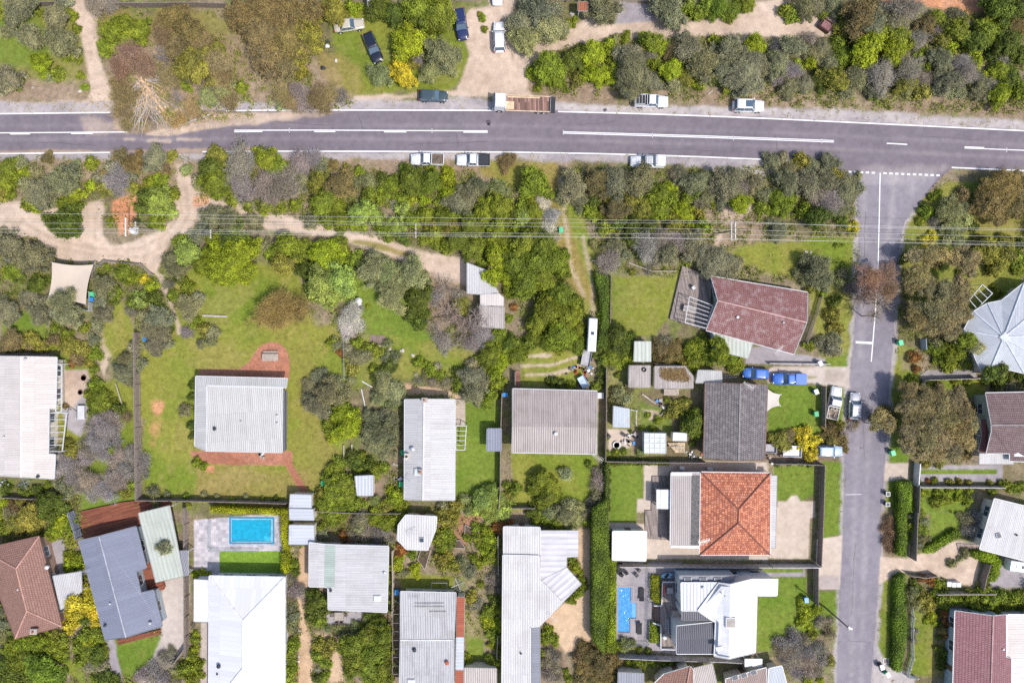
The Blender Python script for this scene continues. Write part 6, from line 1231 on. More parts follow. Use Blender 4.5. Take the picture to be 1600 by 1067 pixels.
for sp_, x, y, r, noun, dsc, rel, d, label in items:
    plant(sp_, x, y, r * (1.06 if 245 < y < 440 or y < 160 and x > 800 else .84 if x < 140 and y < 150 else .97), noun, label, lift=3.0 if (sp_ == 'br' and x > 1385 and 390 < y < 760) or (sp_ in ('br', 'db', 'de') and x > 1320 and 400 < y < 720) else 2.6 if 70 < x < 125 and 440 < y < 520 else 0)
print('plants', len(items), 'mass', len(mass))
def mass_mesh(name, L, label):
    cache = {}; Vs, Fs, Ts, Tn = [], [], [], []; off = 0; LT = []
    for sp, x, y, r in L:
        style, colr, _ = SP[sp]; me, Rr = tpl(style if style != 'bare' else 'wisp', min(r, 1.4), vr.randrange(3))
        if me.name not in cache:
            n = len(me.vertices); co = np.zeros(n * 3, np.float32); me.vertices.foreach_get('co', co); lv = np.zeros(len(me.loops), np.int32); me.loops.foreach_get('vertex_index', lv)
            lt = np.zeros(len(me.polygons), np.int32); me.polygons.foreach_get('loop_total', lt); tc = np.zeros(n * 4, np.float32); me.color_attributes['tone'].data.foreach_get('color', tc); cache[me.name] = (co.reshape(-1, 3), lv, lt, tc.reshape(-1, 4))
        co, lv, lt, tc = cache[me.name]; k = r / Rr; a = vr.uniform(0, 6.28); c_, s_ = math.cos(a), math.sin(a); p = W(x, y, .6 * r)
        v = np.stack([(co[:, 0] * c_ - co[:, 1] * s_) * k + p.x, (co[:, 0] * s_ + co[:, 1] * c_) * k + p.y, co[:, 2] * k - .02], 1)
        Vs.append(v); Fs.append(lv + off); off += len(v); LT.append(lt); Ts.append(tc); Tn.append(np.tile(jit(colr), (len(v), 1)))
    V_, F_, LT_ = np.concatenate(Vs), np.concatenate(Fs), np.concatenate(LT); me = bpy.data.meshes.new(name)
    me.vertices.add(len(V_)); me.vertices.foreach_set('co', V_.astype(np.float32).ravel()); me.loops.add(len(F_)); me.loops.foreach_set('vertex_index', F_.astype(np.int32))
    me.polygons.add(len(LT_)); me.polygons.foreach_set('loop_start', (np.cumsum(LT_) - LT_).astype(np.int32)); me.polygons.foreach_set('loop_total', LT_)
    me.materials.append(LEAFM); me.update(calc_edges=True)
    for nm, d in (('tone', Ts), ('tint', Tn)):
        a = me.color_attributes.new(nm, 'FLOAT_COLOR', 'POINT'); a.data.foreach_set('color', np.concatenate(d).astype(np.float32).ravel())
    o = bpy.data.objects.new(name, me); COL.objects.link(o); o['kind'] = 'stuff'; o['label'] = label
if mass: mass_mesh('shrubbery', mass, 'mass of small low shrubs filling the gaps in the scrub')
# ---- clipped and loose hedges
def hedge(label, pts, z, colr, dens=90, ls=.2, rag=.10, name='hedge'):
    r = np.random.default_rng(len(label) * 7 + int(abs(pts[0][0]))); P2 = [tuple(W(x, y, z)[:2]) for x, y in pts]; xs = [p[0] for p in P2]; ys = [p[1] for p in P2]
    A = (max(xs) - min(xs)) * (max(ys) - min(ys)); n = int(A * dens * 2.2); X = r.uniform(min(xs), max(xs), n); Y = r.uniform(min(ys), max(ys), n)
    ins = sdist(P2, X, Y); X, Y, ins = X[ins > .02], Y[ins > .02], ins[ins > .02]
    zt = z + .10 * np.sin(X * 2.1 + Y) * np.cos(Y * 1.7) + r.normal(0, rag, len(X)) - .35 * np.exp(-ins / .15)
    C = np.stack([X, Y, zt], 1); N = np.tile([0, 0, 1.0], (len(X), 1))
    Cs = [C]; Ns = [N]; m = len(P2); sgn = sum(P2[i][0] * P2[(i + 1) % m][1] - P2[(i + 1) % m][0] * P2[i][1] for i in range(m))
    for i in range(m):
        a, b = np.array(P2[i]), np.array(P2[(i + 1) % m]); L = np.linalg.norm(b - a); k = int(L * z * dens * 1.4); t = r.random(k)[:, None]; q = a + (b - a) * t
        d = (b - a) / (L + 1e-9); o = np.array([d[1], -d[0]]) * (1 if sgn > 0 else -1); q = q + o * r.normal(0, .09, (k, 1))
        Cs.append(np.concatenate([q, r.uniform(0.02, z, (k, 1))], 1)); Ns.append(np.tile([*o, .2], (k, 1)))
    C = np.concatenate(Cs); N = np.concatenate(Ns); v, f, t = leaves(r, C, N, ls, ls * .6, np.clip(.5 + .3 * np.sin(C[:, 0] * 1.3) * np.sin(C[:, 1] * 1.1) + r.normal(0, .25, len(C)), 0, 1), (r.random(len(C)) < .05) * .8, .55)
    me = np_mesh(name, v, f, [LEAF], t)
    c = W(sum(p[0] for p in pts) / len(pts), sum(p[1] for p in pts) / len(pts)); t_ = thing(name, label, 'hedge', c)
    o = bpy.data.objects.new('foliage', me); COL.objects.link(o); o.parent = t_; o.location = (-c.x, -c.y, 0); o.color = (*colr, 1)
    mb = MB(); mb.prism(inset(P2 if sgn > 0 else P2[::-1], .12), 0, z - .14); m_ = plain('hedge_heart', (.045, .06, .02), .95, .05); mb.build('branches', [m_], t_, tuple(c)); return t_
hedge('tall straight green cypress hedge between gravel yard and blue pool', K('O', "500 0 590 -60 600 300 600 560 570 890 500 800 498 400"), 2.6, (.15, .21, .035))
hedge('bright green inner hedge row along the deck of the blue pool', K('O', "602 310 642 310 640 890 585 870 600 560"), 2.3, (.25, .31, .025))
hedge('narrow dark hedge continuing up beside the little square lawn', K('K', "576 775 598 800 598 1050 576 1050"), 1.5, (.10, .14, .03))
hedge('yellow green clipped hedge along the top of the turquoise pool', Q("326 793 440 797 450 800 450 806 400 803 330 801"), 1.6, (.42, .42, .02), 110, .16)
hedge('upright yellow green hedge at the right side of the turquoise pool', K('N', "150 0 200 0 195 255 160 250 150 100"), 1.9, (.40, .40, .02), 110, .16)
hedge('short yellow green hedge end beside the synthetic lawn', K('N', "155 262 195 262 190 390 155 385"), 1.6, (.36, .38, .02), 110, .16)
hedge('long clipped nature strip hedge beside the white picket fence', K('P', "795 420 848 395 850 600 865 700 850 850 825 1000 780 990 785 700"), 1.3, (.14, .22, .03))
hedge('clipped hedge beside the mailbox strip, ending at the gravel drive', K('L', "810 890 890 880 890 1068 815 1068"), 1.6, (.17, .26, .03)); hedge('same height hedge continuing down to the gravel drive entrance', K('P', "810 0 862 0 860 285 805 280"), 1.6, (.15, .22, .03))
hedge('diagonal rounded hedge at the top of the gravel turning area', K('P', "965 240 1060 190 1160 125 1190 130 1190 165 1100 215 1030 262 975 265"), 1.0, (.21, .29, .03)); hedge('boxy bright green hedge elbow at the end of the turning area', K('P', "1260 258 1400 262 1447 315 1410 440 1350 436 1385 330 1270 290"), 1.2, (.24, .33, .02))
hedge('dark ivy strip running beside the small oblong lawn and caravan', K('G', "515 615 600 640 600 1067 530 1067 560 880 525 700"), 1.5, (.12, .18, .03))
hedge('trimmed low hedge under the boundary wall behind the square lawn', K('K', "600 742 970 748 970 775 640 775"), .9, (.11, .14, .03))
# ---- low scrub, tufts and leaf litter (nobody could count these)
def scatter(name, label, polys, n, colr, size, hgt, seed, blade=False, avoid=(3, 5, 9, 6)):
    r = np.random.default_rng(seed); Cs = []
    for pts, wgt in polys:
        P2 = [tuple(W(x, y)[:2]) for x, y in pts]; xs = [p[0] for p in P2]; ys = [p[1] for p in P2]; k = int(n * wgt * (max(xs) - min(xs)) * (max(ys) - min(ys)) / 1000)
        X = r.uniform(min(xs), max(xs), k); Y = r.uniform(min(ys), max(ys), k); s = sdist(P2, X, Y) > 0; X, Y = X[s], Y[s]
        i = ((X - GX0) / GS).astype(int).clip(0, nx - 1); j = ((Y - GY0) / GS).astype(int).clip(0, ny - 1); ok = ~np.isin(CLS[j, i], avoid); ok &= N2[j, i] > .40
        Cs.append(np.stack([X[ok], Y[ok]], 1))
    C = np.concatenate(Cs); k = 9; C = np.repeat(C, k, 0); m = len(C); C = C + r.normal(0, size * .9, (m, 2)); z = np.abs(r.normal(0, hgt, m)) + .03
    C3 = np.concatenate([C, z[:, None]], 1); N = r.normal(0, .6, (m, 3)) + [0, 0, .8]
    v, f, t = leaves(r, C3, N, size, size * (.3 if blade else .6), r.random(m), (r.random(m) < .12) * .9, .6); v[:, 2] = np.maximum(v[:, 2], .004)
    me = np_mesh(name, v, f, [LEAF], t); o = bpy.data.objects.new(name, me); COL.objects.link(o); o.color = (*colr, 1); o['kind'] = 'stuff'; o['label'] = label
SCR = [(Q("-140 245 300 245 330 300 250 380 200 430 -140 450"), .5), (Q("290 264 740 266 880 300 930 420 930 560 830 560 780 420 640 380 430 340 320 320"), 1), (Q("870 262 1340 262 1340 440 1110 440 950 420 880 330"), 1), (Q("820 70 1620 10 1620 180 1200 165 860 150"), 1),
       (Q("150 20 500 20 560 170 200 200 160 100"), .7), (Q("-60 370 300 400 310 560 100 570 -60 560"), .6), (Q("1400 290 1620 290 1620 600 1400 600"), .6), (Q("480 480 780 480 800 640 620 640 480 600"), .6), (Q("440 720 640 720 640 1067 450 1067"), .7), (Q("620 790 790 790 790 1000 720 1000"), .6), (Q("0 770 140 770 140 860 0 860"), 1), (Q("0 980 330 980 330 1080 0 1080"), .7), (Q("80 700 230 690 220 790 80 790"), .8)]
scatter('undergrowth', 'low tangled scrub and weeds between the shrubs', SCR, 3600, (.19, .22, .04), .27, .30, 3, False, (1, 2, 3, 5, 7, 9, 6))
scatter('dry_grass', 'straw coloured tufts of dry grass along verges', [(Q("-140 140 1740 140 1740 200 -140 200"), 1), (Q("-140 238 1740 238 1740 300 -140 262"), 1)] + [(p, w * .5) for p, w in SCR], 1300, (.40, .32, .16), .20, .08, 4, True, (2, 3, 5, 9, 6))
scatter('fallen_leaves', 'brown leaf litter and bark scraps on the soil', SCR + [(Q("1200 600 1600 600 1600 1080 1200 1080"), .3), (Q("430 400 800 400 800 1067 430 1067"), .3)], 1200, (.30, .20, .13), .14, .015, 6, False, (1, 2, 3, 5, 7, 9, 6))
scatter('grass', 'longer grass tufts in the lawns', [(Q("160 20 760 20 760 160 160 160"), 1), (Q("160 400 800 400 800 800 160 800"), 1), (Q("780 270 1340 270 1340 780 780 780"), 1), (Q("1190 560 1620 560 1620 1080 1190 1080"), 1)], 900, (.24, .27, .05), .16, .04, 8, True, (3, 5, 9, 6, 2, 7, 8))
# ---------------------------------------------------------------- vehicles
_cp = {}
def carpaint(name, c, metal=0.0):
    if name not in _cp:
        m = NT(name); m.base(c, .28, .5, metal); m.b.inputs['Coat Weight'].default_value = .5; m.b.inputs['Coat Roughness'].default_value = .08; _cp[name] = m.mat
    return _cp[name]
def loft(mb, secs, m=0, close=True):
    """secs: list of rings (same point count)"""
    b = len(mb.v); n = len(secs[0])
    for s in secs: mb.v += [tuple(p) for p in s]
    for i in range(len(secs) - 1):
        for j in range(n):
            a, c = b + i * n + j, b + i * n + (j + 1) % n
            mb.f.append((a, c, c + n, a + n)); mb.m.append(m); mb.uv.append([(0, 0)] * 4)
    mb.f.append(tuple(b + j for j in range(n))[::-1]); mb.m.append(m); mb.uv.append([(0, 0)] * n)
    e = b + (len(secs) - 1) * n; mb.f.append(tuple(e + j for j in range(n))); mb.m.append(m); mb.uv.append([(0, 0)] * n)
def ring(x, hw, z0, z1, n=18, pw=3.2):
    out = []
    for k in range(n):
        a = 2 * math.pi * k / n; c, s = math.cos(a), math.sin(a)
        y = hw * math.copysign(abs(c) ** (2 / pw), c); z = (z0 + z1) / 2 + (z1 - z0) / 2 * math.copysign(abs(s) ** (2 / pw), s); out.append((x, y, z))
    return out
def wheel_mesh(r=.34):
    t = MB(); 
    prof = [(r * .62, -.1), (r * .93, -.11), (r, -.07), (r, .07), (r * .93, .11), (r * .62, .1)]
    def rev(prof, mb):
        n = 18; b = len(mb.v)
        for rr, y in prof:
            for j in range(n): a = 2 * math.pi * j / n; mb.v.append((rr * math.cos(a), y, rr * math.sin(a)))
        for i in range(len(prof) - 1):
            for j in range(n): a, c = b + i * n + j, b + i * n + (j + 1) % n; mb.f.append((a, c, c + n, a + n)); mb.m.append(0); mb.uv.append([(0, 0)] * 4)
    rev(prof, t); me = t.mesh('tyre', M['rubber']); g = MB(); rev([(.01, -.075), (r * .25, -.09), (r * .6, -.07), (r * .64, -.1), (r * .64, .1), (r * .6, .07), (r * .25, .09), (.01, .075)], g); return me, g.mesh('rim', M['rim'])
WH = wheel_mesh()
GLS = glass('car_glass', (.075, .12, .165), .12)  # bluish sky reflection is put into the glass base colour
def car(name, label, cat, px, py, ang, kind, paint, L=4.7, Wd=1.82, H=1.48, group=None, z=0, roofmat=None):
    """ang: heading of the car's nose in degrees, clockwise from picture right"""
    p = W(px, py, H * .5); t = thing(name, label, cat, (p.x, p.y, z), R(-ang), group); hl, hw = L / 2, Wd / 2
    bd = MB(); belt = .92 if kind in ('sedan', 'wagon', 'hatch') else 1.05; g0 = .22
    # lower body: stations from tail to nose; (x, half width, top height)
    if kind == 'ute': st_ = [(-1, .90, .8), (-.97, .97, belt), (-.30, .985, belt), (.05, 1.0, belt), (.42, .99, belt + .03), (.62, .97, belt), (.88, .92, .90), (.97, .80, .80), (1, .62, .62)]
    elif kind == 'sedan': st_ = [(-1, .74, .68), (-.96, .88, .88), (-.72, .95, .96), (-.4, .99, belt), (.1, 1, belt), (.42, .99, .93), (.72, .94, .86), (.93, .84, .74), (1, .62, .58)]
    else: st_ = [(-1, .80, .72), (-.97, .93, .95), (-.8, .97, .98), (-.3, 1.0, belt + .02), (.1, 1, belt), (.45, .99, .95), (.74, .94, .88), (.93, .84, .76), (1, .62, .58)]
    secs = [ring(x * hl, hw * w_, g0 + (.10 if abs(x) > .9 else 0), zt) for x, w_, zt in st_]; loft(bd, secs); b = bd.build('body', [paint], t, smooth=False)
    for pl in b.data.polygons: pl.use_smooth = len(pl.vertices) == 4
    # cabin: glass lower band and painted roof skin
    cab = {'sedan': (-.60, -.40, .12, .40), 'wagon': (-.93, -.82, .12, .42), 'hatch': (-.90, -.74, .14, .46), 'ute': (-.24, -.18, .18, .42)}[kind]
    x0, x1, x2, x3 = [c * hl for c in cab]; gl = MB(); zb = belt - .06
    def cr(x, w_, zz): return (x, w_ * hw, zz)
    def shell(mb, x0, x1, x2, x3, wb, wt, zb, zt, m=0):
        lo = [(x0, -wb * hw, zb), (x3, -wb * hw * .96, zb), (x3, wb * hw * .96, zb), (x0, wb * hw, zb)]; hi = [(x1, -wt * hw, zt), (x2, -wt * hw, zt), (x2, wt * hw, zt), (x1, wt * hw, zt)]
        mb.hexa([lo[0], lo[1], lo[2], lo[3], hi[0], hi[1], hi[2], hi[3]], m)
    shell(gl, x0, x1, x2, x3, .93, .76, zb, H - .05); gl.build('windows', [GLS], t)
    rf = MB(); n = 6; rs = []
    for i in range(n + 1):
        f = i / n; x = x1 - .03 + (x2 - x1 + .06) * f; e = 1 - abs(2 * f - 1) ** 4 * .06; rs.append(ring(x, .79 * hw * e, H - .12, H + .02 - abs(2 * f - 1) ** 3 * .03, 14, 4))
    loft(rf, rs); nroof = len(rf.f); pil = rf               # the pillars belong to the roof pressing
    for sy in (-1, 1):
        pil.bar((x3, sy * .90 * hw, zb), (x2, sy * .765 * hw, H - .05), .07, .07); pil.bar((x0, sy * .93 * hw, zb), (x1, sy * .765 * hw, H - .05), .10, .09)
        xm = (x1 + x2) / 2; pil.bar((xm, sy * .935 * hw, zb), (xm, sy * .77 * hw, H - .05), .09, .05)
    r_ = rf.build('roof', [roofmat or paint], t)
    for pl in r_.data.polygons: pl.use_smooth = len(pl.vertices) == 4 and pl.index < nroof
    for sx in (-1, 1):
        for sy in (-1, 1):
            w_ = MB(); wo = bpy.data.objects.new('wheel', MBempty()); COL.objects.link(wo); wo.parent = t; wo.location = (sx * hl * .62, sy * (hw - .10), .34)
            inst(WH[0], 'tyre', wo, (0, 0, 0)); inst(WH[1], 'rim', wo, (0, 0, 0))
    for sy in (-1, 1):
        m = MB(); m.box(hl * .945, sy * hw * .66, .62 if kind != 'ute' else .72, .16, .26, .12); m.build('headlight', [M['lens']], t)
        m = MB(); m.box(-hl * .965, sy * hw * .78, .82, .12, .24, .2); m.build('tail_light', [M['red']], t)
        m = MB(); m.box(x3 - .25, sy * (hw + .07), belt + .06, .12, .2, .13); m.build('wing_mirror', [paint if kind != 'ute' else M['dark']], t)
    m = MB(); m.box(hl * .985, 0, .52, .06, Wd * .6, .12); m.build('grille', [M['dark']], t)
    m = MB(); m.bar((hl * .47, -.62 * hw, belt + .005), (hl * .90, -.55 * hw, .835 if kind != 'ute' else .92), .02, .02); m.bar((hl * .47, .62 * hw, belt + .005), (hl * .90, .55 * hw, .835 if kind != 'ute' else .92), .02, .02); m.build('bonnet_seam', [M['dark']], t)
    return t
def MBempty():
    m = MB(); m.cyl(0, 0, -.02, .02, .05, n=6); 
    v = [(a, c, b) for a, b, c in m.v]; m.v = v
    if 'hub' not in _cp: _cp['hub'] = m.mesh('hub', M['rim'])
    return _cp['hub']
def tray(t, L, Wd, x0, x1, mat, side=.32, liner=True, z=.95):
    """open load bed of a ute, between x0 and x1"""
    m = MB(); hw = Wd / 2 * .93
    m.box((x0 + x1) / 2, 0, z + .03 + .06, x1 - x0, 2 * hw, .05); m.build('tray_floor', [mat], t); s = MB()
    for sy in (-1, 1): s.box((x0 + x1) / 2, sy * hw, z + side / 2, x1 - x0, .07, side)
    s.box(x0, 0, z + side / 2, .07, 2 * hw, side); s.box(x1, 0, z + side / 2 + .05, .07, 2 * hw, side + .1); return s
def rack(t, x0, x1, hw, z, n=5, mat='chrome', name='roof_rack'):
    m = MB()
    for sy in (-1, 1): m.bar((x0, sy * hw, z), (x1, sy * hw, z), .05, .06)
    for k in range(n): x = x0 + (x1 - x0) * k / (n - 1); m.bar((x, -hw, z + .02), (x, hw, z + .02), .05, .04)
    for sy in (-1, 1):
        for x in (x0 + .1, x1 - .1): m.box(x, sy * hw, z - .07, .05, .05, .12)
    m.build(name, [M[mat]], t)
WHT = carpaint('white_car_paint', (.74, .75, .77)); CRM = carpaint('champagne_paint', (.58, .52, .42), .2); BLK = carpaint('blue_black_paint', (.012, .016, .032)); NAV = carpaint('navy_paint', (.018, .03, .10)); TEA = carpaint('teal_grey_paint', (.05, .075, .09)); BLU = carpaint('bright_blue_paint', (.05, .16, .55)); SIL = carpaint('silver_paint', (.60, .60, .62), .3); LBL = carpaint('pale_blue_paint', (.42, .52, .68))
car('parked_car', 'cream coloured sedan parked on the grass beneath the top edge trees', 'car', 545, 39.5, -8, 'sedan', CRM, 4.8, 1.82, 1.42)
car('parked_car', 'long black wagon parked diagonally in the middle of the lawn', 'car', 582.5, 74.5, 68, 'wagon', BLK, 4.9, 1.86, 1.5)
car('parked_car', 'dark navy wagon parked upright against the tall tree beside the driveway', 'car', 720.5, 38, 82, 'wagon', NAV, 4.9, 1.86, 1.5)
t = car('parked_car', 'white wagon with ladder rack on its roof, standing on the sandy driveway', 'car', 780, 57.5, 268, 'wagon', WHT, 4.8, 1.86, 1.7); rack(t, -1.9, .3, .62, 1.80, 7, 'white')
car('parked_car', 'white car cut off by the top edge above the sandy driveway', 'car', 777, -14, 90, 'hatch', WHT, 4.4, 1.8, 1.5)
car('parked_car', 'dark teal wagon parked on the verge beside the grass island', 'car', 677, 150.2, 2, 'wagon', TEA, 4.5, 1.8, 1.5)
def ute(label, px, py, ang, paint, L=5.2, extra=None):
    t = car('utility_truck', label, 'ute', px, py, ang, 'ute', paint, L, 1.86, 1.78); return t
t = ute('white ute with open tray of junk and branches, parked on the lower verge', 667.5, 249, 181, WHT); s = tray(t, 5.2, 1.86, -2.55, -.72, plain('tray_dirt', (.17, .13, .10), .9)); s.build('tray_side', [WHT], t)
m = MB(); rr = random.Random(4)
for k in range(14): a = rr.uniform(0, 3.14); x, y = rr.uniform(-2.3, -.95), rr.uniform(-.6, .6); m.bar((x - .3 * math.cos(a), y - .3 * math.sin(a), 1.12 + rr.uniform(0, .2)), (x + .3 * math.cos(a), y + .3 * math.sin(a), 1.15 + rr.uniform(0, .3)), .05, .05)
tag(m.build('branch_load', [M['bark']], None), 'cut branches heaped in the tray of a white ute', 'branch load')
bl = bpy.data.objects['branch_load']; bl.location = t.location; bl.rotation_euler = t.rotation_euler
t = ute('white ute with empty charcoal lined tray, second on the lower verge', 739.5, 250, 181, WHT); s = tray(t, 5.2, 1.86, -2.55, -.95, M['dark']); s.build('tray_side', [M['dark']], t)
t = ute('white ute with framed black tray rack, parked on the dusty upper verge', 1018, 158, 1, WHT, 5.3); s = tray(t, 5.3, 1.86, -2.6, -.75, M['dark'], .5); s.build('tray_side', [WHT], t); rack(t, -2.5, -1.1, .7, 1.55, 4, 'white', 'tray_rack')
t = car('parked_car', 'white four-wheel drive with black sunroof parked on the upper verge', 'car', 1170, 165, 1, 'wagon', WHT, 4.9, 1.92, 1.72); m = MB(); m.box(-.2, 0, 1.745, 1.1, 1.0, .02); m.build('sunroof', [GLS], t)
t = ute('white ute with long bar roof rack, half shaded on the lower verge', 1012, 252.5, 181, WHT, 5.3); rack(t, -1.3, .6, .66, 1.9, 7, 'dark'); m = MB(); m.box(-1.85, 0, 1.35, 1.5, 1.7, .65); m.build('canopy', [WHT], t)
t = ute('bright blue ute parked on the concrete drive beside the dark tiled house', 1233.5, 592, 181, BLU, 5.1); m = MB(); m.box(-1.75, 0, 1.13, 1.65, 1.66, .14); m.build('tonneau_cover', [BLU], t)
car('parked_car', 'bright blue sedan squeezed between the shed and the blue ute', 'car', 1181, 583.5, 183, 'hatch', BLU, 4.0, 1.74, 1.45)
t = ute('white ute piled with junk, parked askew on the nature strip', 1304, 628.5, -78, WHT, 4.9); s = tray(t, 4.9, 1.86, -2.6, -.7, plain('junk_floor', (.25, .19, .14), .9)); s.build('tray_side', [WHT], t)
m = MB()
for k in range(16): m.box(rr.uniform(-2.4, -.95), rr.uniform(-.65, .65), 1.15 + rr.uniform(0, .25), rr.uniform(.15, .45), rr.uniform(.1, .35), rr.uniform(.1, .3), rr.uniform(0, 3))
jl = m.build('junk_load', [plain('junk', (.34, .29, .25), .8, var=.6, sc=3)], None); jl.location = t.location; jl.rotation_euler = t.rotation_euler; tag(jl, 'mixed scrap and boxes heaped in the askew ute tray', 'scrap load')
car('parked_car', 'silver white hatchback parked on the edge of the side road', 'car', 1336, 634.5, -87, 'hatch', SIL, 4.2, 1.76, 1.46)
car('parked_car', 'pale blue car half hidden under the yellow flowering tree', 'car', 1296, 704.5, 1, 'wagon', LBL, 4.2, 1.75, 1.5)
# flatbed truck
t = thing('flatbed_truck', 'white cab flatbed truck with timber deck parked facing left on the verge', 'truck', W(820, 163, 1.0), math.pi, None); t.location.z = 0
t.rotation_euler = (0, 0, math.pi - R(2))
b = MB(); b.hexa([(3.0, -1.1, .6), (4.85, -1.1, .6), (4.85, 1.1, .6), (3.0, 1.1, .6), (3.05, -1.02, 2.5), (4.55, -1.02, 2.5), (4.55, 1.02, 2.5), (3.05, 1.02, 2.5)]); b.box(3.8, 0, 2.53, 1.3, 1.9, .1); b.build('cab', [WHT], t)
b = MB(); b.hexa([(4.80, -.95, 1.45), (4.86, -.95, 1.4), (4.86, .95, 1.4), (4.80, .95, 1.45), (4.60, -.9, 2.3), (4.64, -.9, 2.3), (4.64, .9, 2.3), (4.60, .9, 2.3)]); b.build('windscreen', [GLS], t)
b = MB(); b.box(4.9, 0, .65, .15, 2.0, .3); b.build('bumper', [M['white']], t)
for sy in (-1, 1):
    b = MB(); b.box(4.9, sy * .8, .95, .08, .3, .2); b.build('headlight', [M['lens']], t); b = MB(); b.box(4.7, sy * 1.25, 1.8, .1, .22, .4); b.build('wing_mirror', [M['dark']], t); b = MB(); b.box(-4.3, sy * .9, .95, .06, .3, .15); b.build('tail_light', [M['red']], t)
b = MB(); b.box(-.2, 0, .85, 8.4, .9, .25); b.build('chassis', [M['dark']], t)
b = MB(); b.box(-.55, 0, 1.15, 6.9, 2.3, .12); b.build('deck', [board('truck_deck', (.27, .16, .13), .25, R(92), .5)], t)
b = MB(); b.box(-.55, 1.17, 1.25, 6.9, .12, .28); b.box(-.55, -1.17, 1.25, 6.9, .12, .28); b.build('side_rail', [plain('cream_rail', (.60, .46, .32), .7)], t)
b = MB(); b.box(2.4, .35, 1.27, 1.5, 1.2, .12); b.box(.2, -.95, 1.27, 5.0, .2, .1); b.build('plywood_sheet', [plain('plywood', (.62, .47, .31), .8)], t)
b = MB(); b.box(-3.95, 0, 1.2, .06, 2.5, .6); b.build('tailgate', [M['chrome']], t); b = MB(); b.box(-4.35, 0, 1.05, .7, 2.4, .35); b.build('tail_lift', [M['dark']], t)
b = MB(); b.box(2.95, 0, 1.55, .1, 2.3, .8); b.build('headboard', [M['white']], t)
for x in (3.9, -2.2, -3.1):
    for sy in (-1, 1): wo = bpy.data.objects.new('wheel', MBempty()); COL.objects.link(wo); wo.parent = t; wo.location = (x, sy * 1.0, .46); wo.scale = (1.35, 1.4, 1.35); inst(WH[0], 'tyre', wo, (0, 0, 0)); inst(WH[1], 'rim', wo, (0, 0, 0))
# caravan and trailers
def trailer(label, px, py, ang, L, Wd, H, kind, mat, name='trailer', cat='trailer'):
    p = W(px, py, H / 2); t = thing(name, label, cat, (p.x, p.y, 0), R(-ang)); b = MB()
    if kind == 'van': loft(b, [ring(x * L / 2, Wd / 2 * k, .45, .45 + (H - .45) * q, 20, 7) for x, k, q in ((-1, .93, .9), (-.96, .99, .985), (-.5, 1, 1), (.5, 1, 1), (.93, .99, .97), (1, .9, .75))]); b.build('body', [mat], t)
    else:
        b.box(0, 0, .55, L, Wd, .1)
        for sy in (-1, 1): b.box(0, sy * Wd / 2, .75, L, .05, .45)
        for sx in (-1, 1): b.box(sx * L / 2, 0, .75, .05, Wd, .45)
        b.build('body', [mat], t)
    b = MB(); b.bar((L / 2, -.4, .45), (L / 2 + 1.1, 0, .45), .08, .08); b.bar((L / 2, .4, .45), (L / 2 + 1.1, 0, .45), .08, .08); b.build('drawbar', [M['dark']], t)
    for sy in (-1, 1): wo = bpy.data.objects.new('wheel', MBempty()); COL.objects.link(wo); wo.parent = t; wo.location = (0, sy * (Wd / 2 + (.02 if kind == 'van' else .14)), .34); inst(WH[0], 'tyre', wo, (0, 0, 0)); inst(WH[1], 'rim', wo, (0, 0, 0))
    if kind == 'van':
        for x in (-.7, .2): b = MB(); b.box(x, 0, H + .04, .45, .45, .1); b.build('roof_hatch', [M['glass'] if x > 0 else M['white']], t)
        for sy in (-1, 1): b = MB(); b.box(.2, sy * (Wd / 2 - .01), 1.5, 1.4, .05, .6); b.build('window', [GLS], t)
    return t
trailer('long narrow white caravan parked between green hedge and dark trees', 924.5, 523, -87, 5.2, 1.4, 2.3, 'van', WHT, 'caravan', 'caravan')
trailer('boxy white camper standing beside the slanted white roof', 1590, 883, 8, 3.6, 1.7, 1.9, 'van', WHT, 'caravan', 'camper')
trailer('grey box trailer behind the white caravan', *P('K', 458, 115), -80, 2.6, 1.4, 1.0, 'open', plain('trailer_grey', (.36, .35, .37), .6))
trailer('pale blue tilted trailer among piled rubbish above the fibro house', *P('K', 438, 262), 60, 1.8, 1.1, 1.0, 'open', plain('trailer_blue', (.45, .55, .66), .6))
trailer('white cage trailer full of prunings beneath the tree of the cluttered front yard', *P('L', 145, 690), 2, 2.8, 1.7, 1.1, 'open', M['white'])
trailer('small grey trailer against the dark tiled house corner', *P('L', 12, 672), 2, 1.7, 1.3, 1.0, 'open', plain('trailer_grey', (.36, .35, .37), .6))
